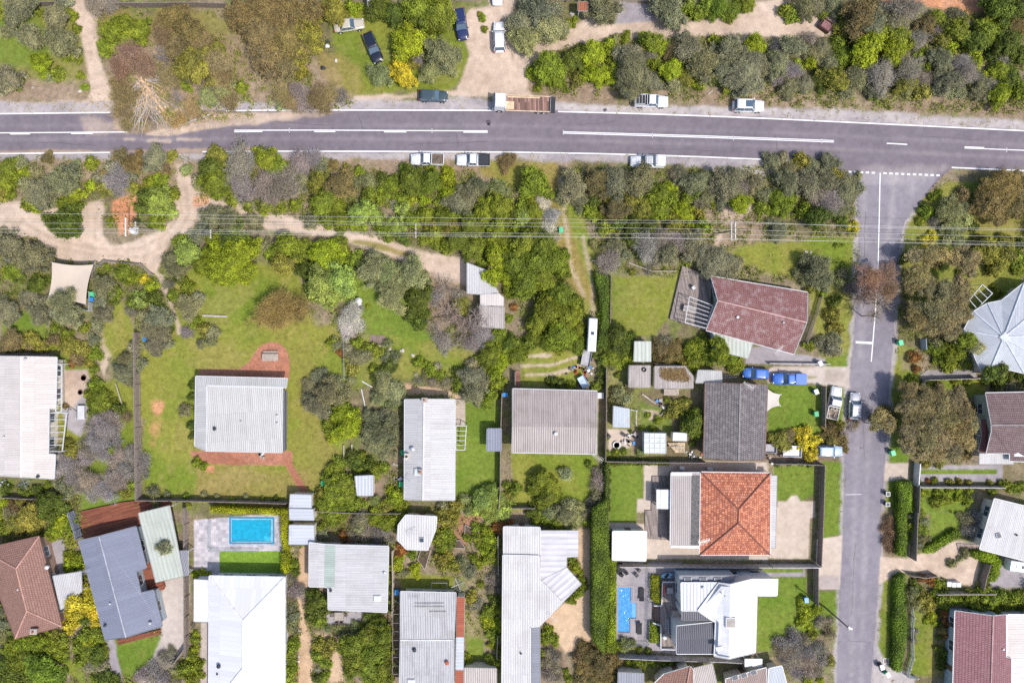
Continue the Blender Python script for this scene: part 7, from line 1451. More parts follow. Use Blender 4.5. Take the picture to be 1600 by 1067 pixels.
# ---------------------------------------------------------------- fences and walls
def fence(label, pts, h=1.7, mat='paling', kind='paling', name='fence', cat='fence', th=.03):
    q = [W(x, y, 0) for x, y in pts]; q = [Vector((p.x, p.y, 0)) for p in q]; c = sum(q, Vector()) / len(q); t = thing(name, label, cat, c); off = tuple(c); rr = random.Random(int(c.x * 7 + c.y))
    pan = MB(); rail = MB(); posts = []
    for i in range(len(q) - 1):
        a, b = q[i], q[i + 1]; L = (b - a).length; d = (b - a) / L; n = Vector((-d.y, d.x, 0)); rz = math.atan2(d.y, d.x)
        if kind == 'paling':
            w = .15; k = max(1, int(L / w))
            for j in range(k):
                p = a + d * (j + .5) * L / k + n * rr.uniform(-.006, .006); hh = h + rr.uniform(-.03, .03); pan.box(p.x, p.y, hh / 2 + .02, L / k - .006, th, hh - .04, rz)
        elif kind == 'picket':
            k = max(1, int(L / .13))
            for j in range(k): p = a + d * (j + .5) * L / k; pan.box(p.x, p.y, h / 2, .075, .02, h, rz)
        elif kind == 'wall': m_ = (a + b) / 2; pan.box(m_.x, m_.y, h / 2, L + .1, .13, h, rz)
        elif kind == 'glass': m_ = (a + b) / 2; pan.box(m_.x, m_.y, h / 2 + .05, L - .04, .015, h - .1, rz)
        elif kind == 'wire':
            for z in (.3, .6, .9, h): pan.bar(a + Vector((0, 0, z)), b + Vector((0, 0, z)), .02, .02)
        if kind in ('paling', 'picket'):
            for z in (.35, h - .3): rail.bar(a + n * .045 + Vector((0, 0, z)), b + n * .045 + Vector((0, 0, z)), .05, .08)
        if kind == 'paling': rail.bar(a + Vector((0, 0, h + .045)), b + Vector((0, 0, h + .045)), .09, .03)
        if kind != 'wall':
            k = max(1, int(L / 2.6))
            for j in range(k + 1 if i == len(q) - 2 else k): posts.append(a + d * L * j / k + n * (.08 if kind != 'glass' else .0))
    nm = {'paling': 'paling_panel', 'picket': 'picket_panel', 'wall': 'wall_body', 'glass': 'glass_panel', 'wire': 'wire_strand'}[kind]; pan.build(nm, [M[mat]], t, off); rail.build('rail', [M[mat]], t, off)
    for p in posts[:40]: m = MB(); m.box(p.x, p.y, h / 2 - .03, .1 if kind != 'glass' else .05, .1 if kind != 'glass' else .05, h - .04); m.build('post', [M[mat if kind != 'glass' else 'chrome']], t, off)
    return t
M['poolglass'] = glass('pool_glass', (.55, .62, .62), .05); M['whitewall'] = M['white']; M['greywall'] = plain('grey_rendered_wall', (.42, .39, .39), .8); _g = M['poolglass'].node_tree.nodes['Principled BSDF']; _g.inputs['Alpha'].default_value = .22
fence('long straight paling fence between the big lawn and the stone terrace garden', Q("219 520 219.5 600 221 700 222 778"), 1.9)
fence('timber fence along the bottom of the big lawn above the turquoise pool', Q("222 778 300 779 400 781 452 783"), 1.7)
fence('long fence crossing above the cottage garden from shed to gable house', K('J', "360 1045 620 1060 900 1062"), 1.5, 'paling')
fence('weathered fence beside the narrow side lawn and slate shed', K('J', "1520 330 1512 560 1508 930 1500 1040"), 1.7)
fence('paling fence on the right edge of the small pale strip of the fibro house', Q("945 576 945.5 640 944 718"), 1.8); fence('fence below the fire pit yard meeting the concrete court', Q("944 718 1005 719.5 1098 720"), 1.8)
fence('garden fence with posts along the left side of the oblong lawn', K('G', "605 640 600 930"), 1.2, 'timber')
fence('low timber edge wall at the top of the oblong lawn', K('G', "490 545 600 550"), .5, 'palepaling', 'wall', 'garden_wall', 'wall'); fence('pale low block wall above the oblong lawn beneath grey shrubs', K('G', "720 560 860 610 1010 610"), .5, 'palepaling', 'wall', 'garden_wall', 'wall')
fence('grey fence behind the square lawn and the concrete court steps', K('K', "575 745 800 745 975 750"), 1.6)
fence('paling fence between gravel yard bushes and the square lawn top', K('K', "0 1030 140 1030"), 1.5); fence('short fence joining the gravel yard and the sage tree', K('K', "470 1045 580 1048"), 1.5)
fence('dark tall fence beside the orange house court along the nature strip', Q("1281.5 725 1279.5 800 1276 880"), 1.7, 'paling'); fence('fence along the top of the small front lawn of the orange tiled house', Q("1205 722 1240 722 1281 724"), 1.8)
fence('long boundary wall below the concrete court and above the modern house', Q("966 880 1100 881 1200 881 1275 881"), 1.8, 'greywall', 'wall', 'boundary_wall', 'wall')
fence('dark fence between the tan driveway and the modern house lawn', Q("1271 884 1271 940"), 1.8, 'paling')
fence('fence along the bottom of the blue pool garden behind dark shade', Q("965 1020 1025 1023 1130 1026 1160 1028"), 1.8, 'greywall'); fence('short fence at the bottom edge between grey roof and awning', K('O', "1415 905 1417 1020"), 1.7)
fence('thin fence left of the dazzling white house beside red drive', Q("295.5 897 296 1020"), 1.7, 'paling'); fence('tall fence beside the lone tree of the green carport', Q("294 790 295.5 895"), 1.7, 'paling'); fence('lower sloping fence end near the grey twiggy bushes', K('M', "1165 830 1080 945"), 1.3, 'paling')
fence('fence on the left of the sandy garden path', Q("447 905 446 1010 446 1067"), 1.6, 'paling')
fence('garden fence running down between cottage garden and zigzag house', K('N', "1495 145 1497 380"), 1.5, 'palepaling'); fence('lower garden fence beside the zigzag house', K('N', "1492 760 1488 890"), 1.5, 'palepaling')
fence('narrow fence between the green striped house and the patched roof', K('N', "850 235 853 430 850 630"), 1.5, 'palepaling')
fence('white picket fence curving beside the clipped nature strip hedge', K('P', "872 585 882 650 875 720 880 900 860 960 848 1018 905 1024"), 1.1, 'white', 'picket', 'picket_fence', 'fence')
fence('tall dark fence beside the mailbox hedge at the right side of the road', K('L', "895 890 890 1068"), 1.9, 'paling'); fence('continuation of the tall dark fence ending at the gravel drive', K('P', "882 -2 872 290"), 1.9, 'paling')
fence('brown gate fence at the corner below the gravel drive', K('P', "850 388 945 400 1010 390 1040 412"), 1.4, 'paling'); fence('fence between the gravel turning area and the boxy hedge', K('P', "1335 320 1310 400 1295 470"), 1.5, 'paling'); fence('fence between the water tanks and the row of bushes', K('P', "1010 500 1160 498 1370 498"), 1.5, 'palepaling')
fence('white front wall beside the long grass striped driveway', K('L', "905 760 895 895"), 1.6, 'white', 'wall', 'boundary_wall', 'wall'); fence('thin grey wall below the grass striped driveway', K('L', "905 902 1200 903 1420 905"), 1.6, 'greywall', 'wall', 'boundary_wall', 'wall')
fence('pale fence corner at the mossy drive above the big banksia', K('L', "930 330 938 250 1270 240"), 1.5, 'palepaling'); fence('dark gate fence beside the green bin near the pale blue house', K('L', "938 0 942 62"), 1.6, 'bluegrey')
fence('cream post and rail fence along the right flank of the maroon tiled house', K('H', "318 765 290 870 225 1055"), 1.2, 'palepaling', 'picket', 'picket_fence', 'fence')
fence('low paling fence between the front garden and the nature strip', K('L', "330 290 328 400 326 530"), 1.6); fence('grey retaining wall above the blue cars', K('L', "0 148 200 150 370 152"), .9, 'greywall', 'wall', 'retaining_wall', 'wall')
fence('weathered fence along the top edge above the dry tree heap', K('A', "620 52 960 50 1230 48 1420 55"), 1.6, 'paling'); fence('dark short fence near the top edge beside the dirt track', K('A', "235 42 430 42"), 1.5, 'paling')
fence('pale fence along the top edge between tree and driveway', K('B', "1230 10 1340 12"), 1.6, 'palepaling'); fence('front fence at the top edge over the upper driveway', K('C', "240 8 400 10"), 1.6, 'palepaling'); fence('top edge fence beside the grey driveway pad', K('C', "470 8 860 14"), 1.4, 'palepaling')
fence('angular timber fence round the garden right of the cream shade sail', K('E', "590 660 595 592 665 550 885 572 955 635"), 1.2, 'palepaling', 'picket'); fence('white rail fence behind the wheelie bins beside the shade sail', K('E', "535 850 575 855 578 740"), 1.3, 'white', 'picket', 'picket_fence', 'fence')
fence('fence along the shady top of the beige roof house', K('I', "-100 95 200 92 350 95"), 1.7, 'paling'); fence('timber wall between lawn and beds below the beige roof house', K('I', "50 965 240 975 440 970"), 1.5, 'paling')
fence('slate coloured fence beside the red deck of the slate blue house', K('M', "460 0 500 110 510 160"), 1.8, 'slatefascia')
fence('frameless glass fence round the turquoise pool corner', K('M', "1305 65 1303 240 1600 244"), 1.2, 'poolglass', 'glass', 'pool_fence', 'pool fence'); fence('glass fence between the deck and the blue pool', K('O', "845 335 842 560 838 815 700 818"), 1.2, 'poolglass', 'glass', 'pool_fence', 'pool fence')
fence('white rendered planter wall round the upper pool hedge bed', K('O', "1045 432 922 432 917 578 872 576"), .9, 'white', 'wall', 'planter_wall', 'wall'); fence('white rendered planter wall beside the lower pool hedge bed', K('O', "865 682 912 698 912 843 1000 846"), .9, 'white', 'wall', 'planter_wall', 'wall')
fence('wire and post fence beside the paddock lawn of the big tree circle', K('J', "548 0 552 240"), 1.1, 'chrome', 'wire'); fence('long dark fence following the left edge of the yard under the trees', K('K', "18 200 20 300"), 1.6)
fence('low white rail in front of the neighbouring yard sheds', K('K', "730 435 765 438 762 530"), 1.0, 'white', 'wire'); fence('narrow timber fence between the two right hand shed yards', K('K', "870 150 1065 165"), 1.5)
hedge('square hedge block in the upper white pool planter', K('O', "862 408 915 410 912 572 862 555"), .8, (.26, .28, .02)); hedge('square hedge block in the lower white pool planter', K('O', "855 695 908 705 905 820 852 815"), .8, (.22, .28, .02))
# ---------------------------------------------------------------- pools
def pool(label, pts, wc, steps):
    q = [tuple(W(x, y, 0)[:2]) for x, y in pts]; c = W(sum(p[0] for p in pts) / len(pts), sum(p[1] for p in pts) / len(pts)); off = tuple(c); t = thing('swimming_pool', label, 'pool', c)
    lin_ = plain('pool_liner_' + label[:4], (.05, .38, .62), .4, var=.05); m = MB(); n = len(q); A = sum(q[i][0] * q[(i + 1) % n][1] - q[(i + 1) % n][0] * q[i][1] for i in range(n)); q = q if A > 0 else q[::-1]
    m.poly([(x, y, -1.3) for x, y in q])
    for i in range(n): a, b = q[i], q[(i + 1) % n]; m.poly([(a[0], a[1], -1.3), (a[0], a[1], .02), (b[0], b[1], .02), (b[0], b[1], -1.3)])
    m.build('basin', [lin_], t, off); ins_ = inset(q, -.0); w = NT('pool_water_' + label[:4]); nz = w.noise(w.coord('Object', (1, 1, 1)), 1.6, 4, .6); w.base(w.mix(w.ramp(nz, .35, .65), wc, tuple(x * 1.25 for x in wc)), .06, .5); w.b.inputs['Transmission Weight'].default_value = .0; w.bump(nz, .35, .2)
    m = MB(); m.poly([(x, y, -.12) for x, y in q]); m.build('water', [w.mat], t, off); cp = MB(); out = inset(q, -.28)
    for i in range(n): a, b, c2, d = q[i], q[(i + 1) % n], out[(i + 1) % n], out[i]; cp.poly([(a[0], a[1], .03), (d[0], d[1], .03), (c2[0], c2[1], .03), (b[0], b[1], .03)]); cp.poly([(a[0], a[1], -.15), (a[0], a[1], .03), (b[0], b[1], .03), (b[0], b[1], -.15)])
    cp.build('coping', [plain('pool_coping_' + label[:4], steps, .6, var=.06)], t, off); return t, off
t, off = pool('turquoise rectangular pool set in pale square pavers', POOLS[0], (.012, .30, .47), (.015, .24, .42))
m = MB(); a = [W(x, y, 0) for x, y in K('M', "1600 140 1684 140 1684 197 1600 197")]; 
for k, (x, y, s) in enumerate(((421, 844, 0), (418, 841, .5))): p = W(x, y); m.box(p.x, p.y, -.10 - .001 * k, 1.6 - s, 1.0 - s * .5, .02 + .012 * k)
m.build('step', [plain('pool_step', (.03, .42, .62), .5)], t, off)
t, off = pool('bright blue pool with a square step bay on grey paving', POOLS[1], (.045, .25, .62), (.30, .27, .29))
m = MB(); p = W(*P('O', 756, 618)); m.box(p.x, p.y, -.10, .7, 2.2, .03); m.build('step', [plain('pool_step2', (.10, .36, .72), .5)], t, off)
# ---------------------------------------------------------------- shade sails
def sail(label, pts, zs, mat, sag=.12, pulls=.09):
    c4 = [W(x, y, z) for (x, y), z in zip(pts, zs)]; n = 10; m = MB(); G = []; cx_ = sum(c4, Vector()) / 4; t = thing('shade_sail', label, 'shade sail', (cx_.x, cx_.y, 0)); off = (cx_.x, cx_.y, 0)
    for i in range(n + 1):
        for j in range(n + 1):
            u, v = i / n, j / n; u2 = u; v2 = v
            p = c4[0] * (1 - u) * (1 - v) + c4[1] * u * (1 - v) + c4[2] * u * v + c4[3] * (1 - u) * v
            e = (cx_ - p); k = pulls * (4 * u * (1 - u) * abs(2 * v - 1) ** 1 + 4 * v * (1 - v) * abs(2 * u - 1) ** 1); p = p + e * k - Vector((0, 0, sag * 16 * u * (1 - u) * v * (1 - v))); G.append(p)
    for i in range(n):
        for j in range(n): a = i * (n + 1) + j; m.poly([G[a], G[a + 1], G[a + n + 2], G[a + n + 1]][::-1])
    o = m.build('sail_cloth', [M[mat]], t, off, True)
    for p in c4: g = MB(); g.cyl(p.x, p.y, 0, p.z + .1, .06, n=8); g.build('post', [M['chrome']], t, off)
sail('large cream shade sail beside the dirt turning loop', K('E', "320 553 577 567 530 813 293 787"), (3, 2.7, 3, 2.7), 'canvas'); sail('white star cornered shade sail against the dark tiled house', K('K', "1560 290 1660 340 1655 410 1560 460"), (2.6, 2.3, 2.3, 2.6), 'whitecanvas', pulls=.22)
# ---------------------------------------------------------------- power poles and wires
def pole(label, base, top, h, arms, extra=None, matn='timber', name='power_pole'):
    b = W(*base, 0); tp = W(*top, h); t = thing(name, label, 'power pole', b); off = tuple(b); m = MB(); m.tube([b, tp], [.13, .085], 10); m.build('pole_shaft', [M[matn]], t, off)
    for (dx, L, z, wd) in arms:
        q = b.lerp(tp, z / h); m = MB(); m.bar((q.x + dx, q.y - L / 2, q.z), (q.x + dx, q.y + L / 2, q.z), wd, .12); ar = m.build('crossarm', [M['white'] if L > 2.5 else M['palepaling']], t, off)
        for k in range(4): m = MB(); y = q.y - L / 2 + .15 + (L - .3) * k / 3; m.lathe(q.x + dx, y, [(.03, q.z), (.03, q.z + .08), (.07, q.z + .1), (.05, q.z + .16), (.07, q.z + .18), (.02, q.z + .26)], 8); m.build('insulator', [M['lens']], ar, off)
    return t, b, tp, off
t, b, tp, off = pole('transformer pole with white crossarms above the orange soil patch', P('E', 945, 350), P('E', 800, 335), 8.6, [(-.6, 2.7, 8.5, .16), (.7, 1.6, 8.2, .14)])
q = b.lerp(tp, .93); m = MB(); m.lathe(q.x + .1, q.y - .55, [(.3, q.z - 1.0), (.42, q.z - .95), (.42, q.z - .1), (.36, q.z), (.1, q.z + .05)], 14); m.box(q.x + .1, q.y - .1, q.z - .5, 1.2, .3, .3); m.build('transformer', [M['white']], t, off)
for k in range(3): m = MB(); m.lathe(q.x - .2 + k * .3, q.y - .55, [(.05, q.z), (.09, q.z + .1), (.05, q.z + .15), (.09, q.z + .2), (.03, q.z + .35)], 8); m.build('bushing', [M['lens']], t, off)
pole('slim weathered pole with one crossarm beside the leaning transformer pole', P('E', 1230, 370), P('E', 1303, 380), 8.0, [(0, 1.3, 7.9, .1)]); t_ = None
pole('middle power pole with single crossarm rising out of the green scrub', P('F', 1015, 372), P('F', 987, 358), 8.4, [(0, 2.1, 8.3, .14)])
pole('double crossarm power pole between the two pale tracks', P('G', 1235, 380), P('G', 1362, 358), 8.4, [(-.1, 2.9, 8.3, .12), (.45, 2.7, 8.3, .12)])
t, b, tp, off = pole('leaning steel street light pole over the side road bottom', P('P', 345, 592), P('P', 500, 727), 8.4, [(0, .9, 8.2, .06)], matn='fascia', name='street_pole'); m = MB(); m.box(tp.x + .15, tp.y, tp.z + .05, .6, .28, .14, -.4); m.build('lamp_head', [M['white']], t, off)
WIRES = [(("-60 333 205 335 650 340 1145 346 1375 356 1660 361"), 8.8), (("-60 349 205 349 650 351 1145 359 1375 365 1660 372"), 8.8), (("-60 358 205 358 650 364 1145 366 1660 381"), 8.6), (("-60 363 205 364 650 369 1145 373 1660 386"), 8.6),
         ("320 341 650 349 1145 348.5 1375 353.5 1660 359", 8.7), ("205 361 330 362 650 366 1145 374.5 1660 383", 8.5)]
for k, (s, h) in enumerate(WIRES):
    pts = Q(s); m = MB(); path = []
    for i in range(len(pts) - 1):
        a, b = pts[i], pts[i + 1]
        for j in range(10): f = j / 10; path.append(W(a[0] + (b[0] - a[0]) * f, a[1] + (b[1] - a[1]) * f, h - 1.0 * 4 * f * (1 - f) * min(1, abs(b[0] - a[0]) / 450)))
    path.append(W(*pts[-1], h)); m.tube(path, .016, 5); w_ = m.build('overhead_wire', [M['wire']])
    tag(w_, ['topmost overhead wire crossing the whole picture', 'second long overhead wire from the top, under the topmost', 'third long overhead wire, over the pole crossarm middles', 'lowest of the long overhead wires', 'shorter extra wire starting at the slim pole, near the top wire', 'shorter extra wire starting at the transformer, near the lowest wire'][k], 'wire', 'overhead wires')
# ---------------------------------------------------------------- bins, tanks, furniture and yard clutter
def bin_(label, px, py, mat, lid=None, rz=0.0, s=1.0):
    p = W(px, py, 1.0); t = thing('wheelie_bin', label, 'bin', (p.x, p.y, 0), rz); b = MB(); b.hexa([(x * s, y * s, z * s) for x, y, z in ((-.24, -.28, .06), (.24, -.28, .06), (.24, .28, .06), (-.24, .28, .06), (-.29, -.35, .98), (.29, -.35, .98), (.29, .35, .98), (-.29, .35, .98))]); b.build('body', [M[mat]], t)
    b = MB(); b.box(0, 0, 1.02 * s, .64 * s, .78 * s, .08); b.bar((-.25 * s, .43 * s, 1.0 * s), (.25 * s, .43 * s, 1.0 * s), .04, .04); b.build('lid', [M[lid or mat]], t)
    for sx in (-1, 1): b = MB(); b.tube([(sx * .27, .3, .12), (sx * .33, .3, .12)], .12, 10); b.build('wheel', [M['rubber']], t)
for a in (('mint green bin beside the side road under brown trees', *P('L', 822, 22), 'limeplastic', None, .2), ('mint green bin on the grass by the pale driveway mouth', *P('L', 775, 703), 'limeplastic', None, .3), ('dark green bin in the shade left of the junk ute', *P('L', 300, 462), 'greenplastic', None, .1), ('white topped blue bin inside the shadowy front garden', *P('L', 300, 325), 'blueplastic', 'white', .4),
          ('blue bin tucked behind the yellow green bush by the dark fence', *P('P', 238, 556), 'blueplastic', None, .1), ('green bin of the pair beside the cream shade sail', *P('E', 566, 752), 'limeplastic', None, .1), ('blue bin of the pair beside the cream shade sail', *P('E', 563, 778), 'blueplastic', None, .1), ('white bin near the retaining wall end by the blue ute', *P('L', 325, 150), 'white', None, .5),
          ('teal bin against the left wall of the pale grey gable house', *P('J', 905, 700), 'blueplastic', 'greenplastic', 0), ('green bin at the lower left corner of the pale grey gable house', *P('J', 897, 895), 'greenplastic', None, 0), ('tall green bin at the edge of the lower lawn near pine bushes', *P('J', 415, 890), 'greenplastic', None, .1), ('blue bin by the straight paling fence under tea-trees', *P('I', 893, -2), 'blueplastic', None, .2),
          ('green bin at the kerb, lower one by the square drain lid', *P('P', 743, 1016), 'greenplastic', 'white', .6), ('white topped bin at the kerb, upper one by the drain lid', *P('P', 706, 970), 'dark', 'white', .3), ('blue bin on the right of the shared fence near the narrow lawn', *P('J', 1540, 343), 'blueplastic', None, 1.57), ('mint box against the track beside the white flowering bush', *P('G', 303, 355), 'limeplastic', None, .1), ('blue lidded bin behind the striped patio corner', *P('N', 870, 508), 'blueplastic', None, 0)): bin_(*a)
def box_thing(name, label, cat, px, py, sx, sy, h, mat, rz=0, top=None, z=0, part='body', group=None):
    p = W(px, py, h); t = thing(name, label, cat, (p.x, p.y, z), rz, group); b = MB(); b.box(0, 0, h * .44, sx * .94, sy * .94, h * .88); b.build(part, [M[mat]], t); b = MB(); b.box(0, 0, h * .94, sx, sy, h * .12); b.build('top', [M[top or mat]], t); return t
def bollard(label, px, py):
    p = W(px, py, .8); t = thing('letterbox_pillar', label, 'letterbox', (p.x, p.y, 0)); b = MB(); b.box(0, 0, .4, .5, .5, .8); b.build('pillar', [M['dark']], t); b = MB()
    for x, y, a, c in ((0, .29, .66, .08), (0, -.29, .66, .08), (.29, 0, .08, .5), (-.29, 0, .08, .5)): b.box(x, y, .83, a, c, .06)
    b.build('cap', [M['white']], t)
bollard('small square white rimmed pillar, upper of two beside the hedge', *P('L', 741, 955)); bollard('small square white rimmed pillar, lower of two beside the hedge', *P('L', 740, 1019))
b = MB(); p = W(*P('P', 728, 930)); b.box(p.x, p.y, .03, .9, .9, .06); o = b.build('drain_frame', [M['white']], None, tuple(p), loc=p); b = MB(); b.box(p.x, p.y, .065, .68, .68, .02); g = b.build('drain_lid', [plain('drain_lid', (.26, .19, .18), .8)], o, tuple(p)); tag(o, 'square white framed drain lid on the nature strip', 'drain cover')
def table(label, px, py, sx, sy, rz=0, mat='palepaling', h=.74, z=0, name='outdoor_table'):
    p = W(px, py, h + z); t = thing(name, label, 'table', (p.x, p.y, z), rz); b = MB(); n = max(3, int(sy / .14))
    for k in range(n): b.box(0, -sy / 2 + (k + .5) * sy / n, h, sx, sy / n - .015, .035)
    b.build('table_top', [M[mat]], t)
    for x in (-1, 1):
        for y in (-1, 1): b = MB(); b.box(x * (sx / 2 - .1), y * (sy / 2 - .1), h / 2 - .01, .07, .07, h - .02); b.build('leg', [M[mat]], t)
def bench(label, px, py, sx, rz=0, mat='palepaling', z=0, back=False):
    p = W(px, py, .45 + z); t = thing('bench', label, 'bench', (p.x, p.y, z), rz); b = MB(); b.box(0, -.1, .44, sx, .12, .04); b.box(0, .05, .44, sx, .12, .04); b.build('seat', [M[mat]], t)
    for x in (-1, 1): b = MB(); b.box(x * (sx / 2 - .15), 0, .21, .07, .3, .42); b.build('leg', [M[mat]], t)
def chair(label, px, py, rz=0, mat='dark', z=0, group=None, s=1.0):
    p = W(px, py, .5 + z); t = thing('garden_chair', label, 'chair', (p.x, p.y, z), rz, group); b = MB(); b.box(0, 0, .42 * s, .5 * s, .5 * s, .06); b.build('seat', [M[mat]], t); b = MB(); b.box(0, .25 * s, .68 * s, .5 * s, .06, .5 * s); b.build('backrest', [M[mat]], t)
    for x in (-1, 1):
        for y in (-1, 1): b = MB(); b.box(x * .22 * s, y * .22 * s, .2 * s, .045, .045, .4 * s); b.build('leg', [M[mat]], t)
        b = MB(); b.box(x * .25 * s, 0, .6 * s, .05, .45 * s, .04); b.build('armrest', [M[mat]], t)
def lounger(label, px, py, rz, mat='wicker', L=1.9, wd=.75, z=0):
    p = W(px, py, .3 + z); t = thing('sun_lounger', label, 'sun lounger', (p.x, p.y, z), rz); b = MB(); b.box(-.3, 0, .28, L * .68, wd, .1); b.build('seat', [M[mat]], t); b = MB(); b.hexa([(L * .18, -wd / 2, .24), (L * .5, -wd / 2, .55), (L * .5, wd / 2, .55), (L * .18, wd / 2, .24), (L * .18, -wd / 2, .34), (L * .5, -wd / 2, .65), (L * .5, wd / 2, .65), (L * .18, wd / 2, .34)]); b.build('backrest', [M[mat]], t)
    for x in (-.75, .45):
        for y in (-1, 1): b = MB(); b.box(x, y * (wd / 2 - .06), .12, .06, .06, .24); b.build('leg', [M[mat]], t)
table('pale slatted picnic table on the oval brick terrace', *P('J', 87, 112), 2.5, 1.1, 0); bench('bench on the upper side of the oval terrace picnic table', *P('J', 90, 78), 2.3); 
table('white table on the stone patio right of the beige roof house', *P('I', 500, 452), 1.1, 2.1, 0, 'white'); bench('dark bench beside the white patio table', *P('I', 478, 452), 1.8, math.pi / 2, 'dark')
for a in (('larger rusty fire bowl, upper of two on the stone patio', 515, 240, .42), ('smaller red fire bowl, lower of two on the stone patio', 494, 329, .36)):
    p = W(*P('I', a[1], a[2]), .4); t = thing('fire_bowl', a[0], 'fire bowl', (p.x, p.y, 0)); b = MB(); b.lathe(0, 0, [(.2, 0), (.16, .1), (a[3] * .8, .22), (a[3], .42), (a[3] * .9, .42), (a[3] * .5, .3), (.02, .28)], 18); b.build('bowl', [plain('rusty_iron', (.16, .06, .04), .8)], t); b = MB(); b.cyl(0, 0, .3, .34, a[3] * .6, n=14); b.build('ash', [plain('ash', (.22, .18, .16), .95)], t)
table('weathered table under the pergola of the maroon house deck', *P('G', 1098, 842), 2.0, 1.0, -.2, 'concrete', z=.45); bench('bench left of the pergola table on the weathered deck', *P('G', 1062, 830), .9, 1.3, 'dark', z=.45); chair('single pale chair on the weathered deck near the tree', *P('G', 1122, 710), .6, 'white', .45)
table('pale dining table with benches on the grey paving below the green striped house', *P('N', 512, 655), 1.4, 1.2, 0, 'palepaling')
for k, (x, y) in enumerate(((470, 645), (552, 645), (500, 682), (528, 682))): chair(['leftmost chair', 'rightmost chair', 'lower left chair', 'lower right chair'][k] + ' round the dining table below the green striped house', *P('N', x, y), (1.57, -1.57, 3.1, 3.1)[k], 'timber', 0)
lounger('black wicker lounger beside the step bay of the blue pool', *P('O', 800, 518), -1.6); lounger('black wicker lounger near the lower end of the blue pool', *P('O', 787, 728), 1.57); lounger('black daybed pushed against the hedge corner of the pool terrace', *P('O', 666, 358), 1.57)
chair('round backed wicker armchair beside the black daybed', *P('O', 708, 390), .5, 'wicker'); chair('wicker armchair touching the hedge of the pool terrace', *P('O', 676, 402), -.4, 'wicker'); chair('folding chair in the pool terrace top middle', *P('O', 785, 372), .9, 'dark'); chair('second folding chair at the pool terrace top, nearer the hedge', *P('O', 770, 400), 2.2, 'dark')
def kayak(label, px, py, L, rz, mat):
    p = W(px, py, .3); t = thing('kayak', label, 'kayak', (p.x, p.y, 0), rz); b = MB(); loft(b, [ring(x * L / 2, max(.02, .33 * (1 - abs(x) ** 2.4)), .05 + .1 * x * x, .34 + .05 * x * x, 10, 2.2) for x in (-1, -.8, -.5, -.2, .2, .5, .8, 1)]); b.build('hull', [mat], t, smooth=True); b = MB(); b.cyl(0, 0, .34, .37, .25, n=14); b.build('cockpit', [M['dark']], t)
kayak('pale blue kayak lying on the shady pool terrace top', *P('O', 960, 398), 2.0, .1, plain('kayak_blue', (.30, .55, .72), .4)); kayak('lowest pale blue kayak on the shady pool terrace', *P('O', 950, 410), 1.8, -.05, plain('kayak_blue', (.30, .55, .72), .4))
table('grey square table on a pale rug of the purple deck', *P('O', 975, 497), .9, .9, 0, 'greywall', z=.4); bench('red striped bench on the pool deck beside the square table', *P('O', 938, 492), 1.4, 1.6, 'red', z=.4); box_thing('ice_box', 'tan box on the pool deck beside the charcoal gable', 'box', *P('O', 1012, 635), 1.3, .9, .8, 'palepaling', 0, z=.4)
def ladder(label, px, py, L, rz, z=0):
    p = W(px, py, .1 + z); t = thing('ladder', label, 'ladder', (p.x, p.y, z + .06), rz); b = MB()
    for s in (-1, 1): b.bar((-L / 2, s * .2, 0), (L / 2, s * .2, 0), .05, .08)
    b.build('stile', [M['white']], t)
    for k in range(int(L / .3)): b = MB(); b.bar((-L / 2 + .15 + k * .3, -.2, 0), (-L / 2 + .15 + k * .3, .2, 0), .04, .04); b.build('rung', [M['white']], t)
ladder('white ladder lying on the lower pool deck', *P('O', 958, 720), 2.5, 1.57, .4); ladder('white ladder lying between grey shed and blue car', *P('K', 1345, 228), 2.3, .05, 0)
b = MB(); p = W(*P('O', 940, 780), .8); b.lathe(0, 0, [(.3, 0), (.3, .9), (.1, .95)], 10); tag(b.build('gas_cylinder', [M['white']], None, None, False, (p.x, p.y, .4)), 'short white gas cylinder standing on the lower pool deck', 'gas cylinder')
# round fire pit
p = W(*P('K', 645, 652)); t = thing('fire_pit', 'round white rimmed fire pit on the tan circular patio', 'fire pit', p); b = MB(); b.lathe(0, 0, [(.62, 0), (.62, .3), (.45, .3), (.42, .08), (.01, .06)], 22); b.build('rim', [M['white']], t); b = MB(); b.cyl(0, 0, .05, .16, .38, n=12); b.build('ember_bed', [M['terracotta']], t)
for k, (x, y) in enumerate(((600, 600), (690, 590))): chair(['left', 'right'][k] + ' hand dark chair above the round fire pit', *P('K', x, y), (.5, -.5)[k], 'dark')
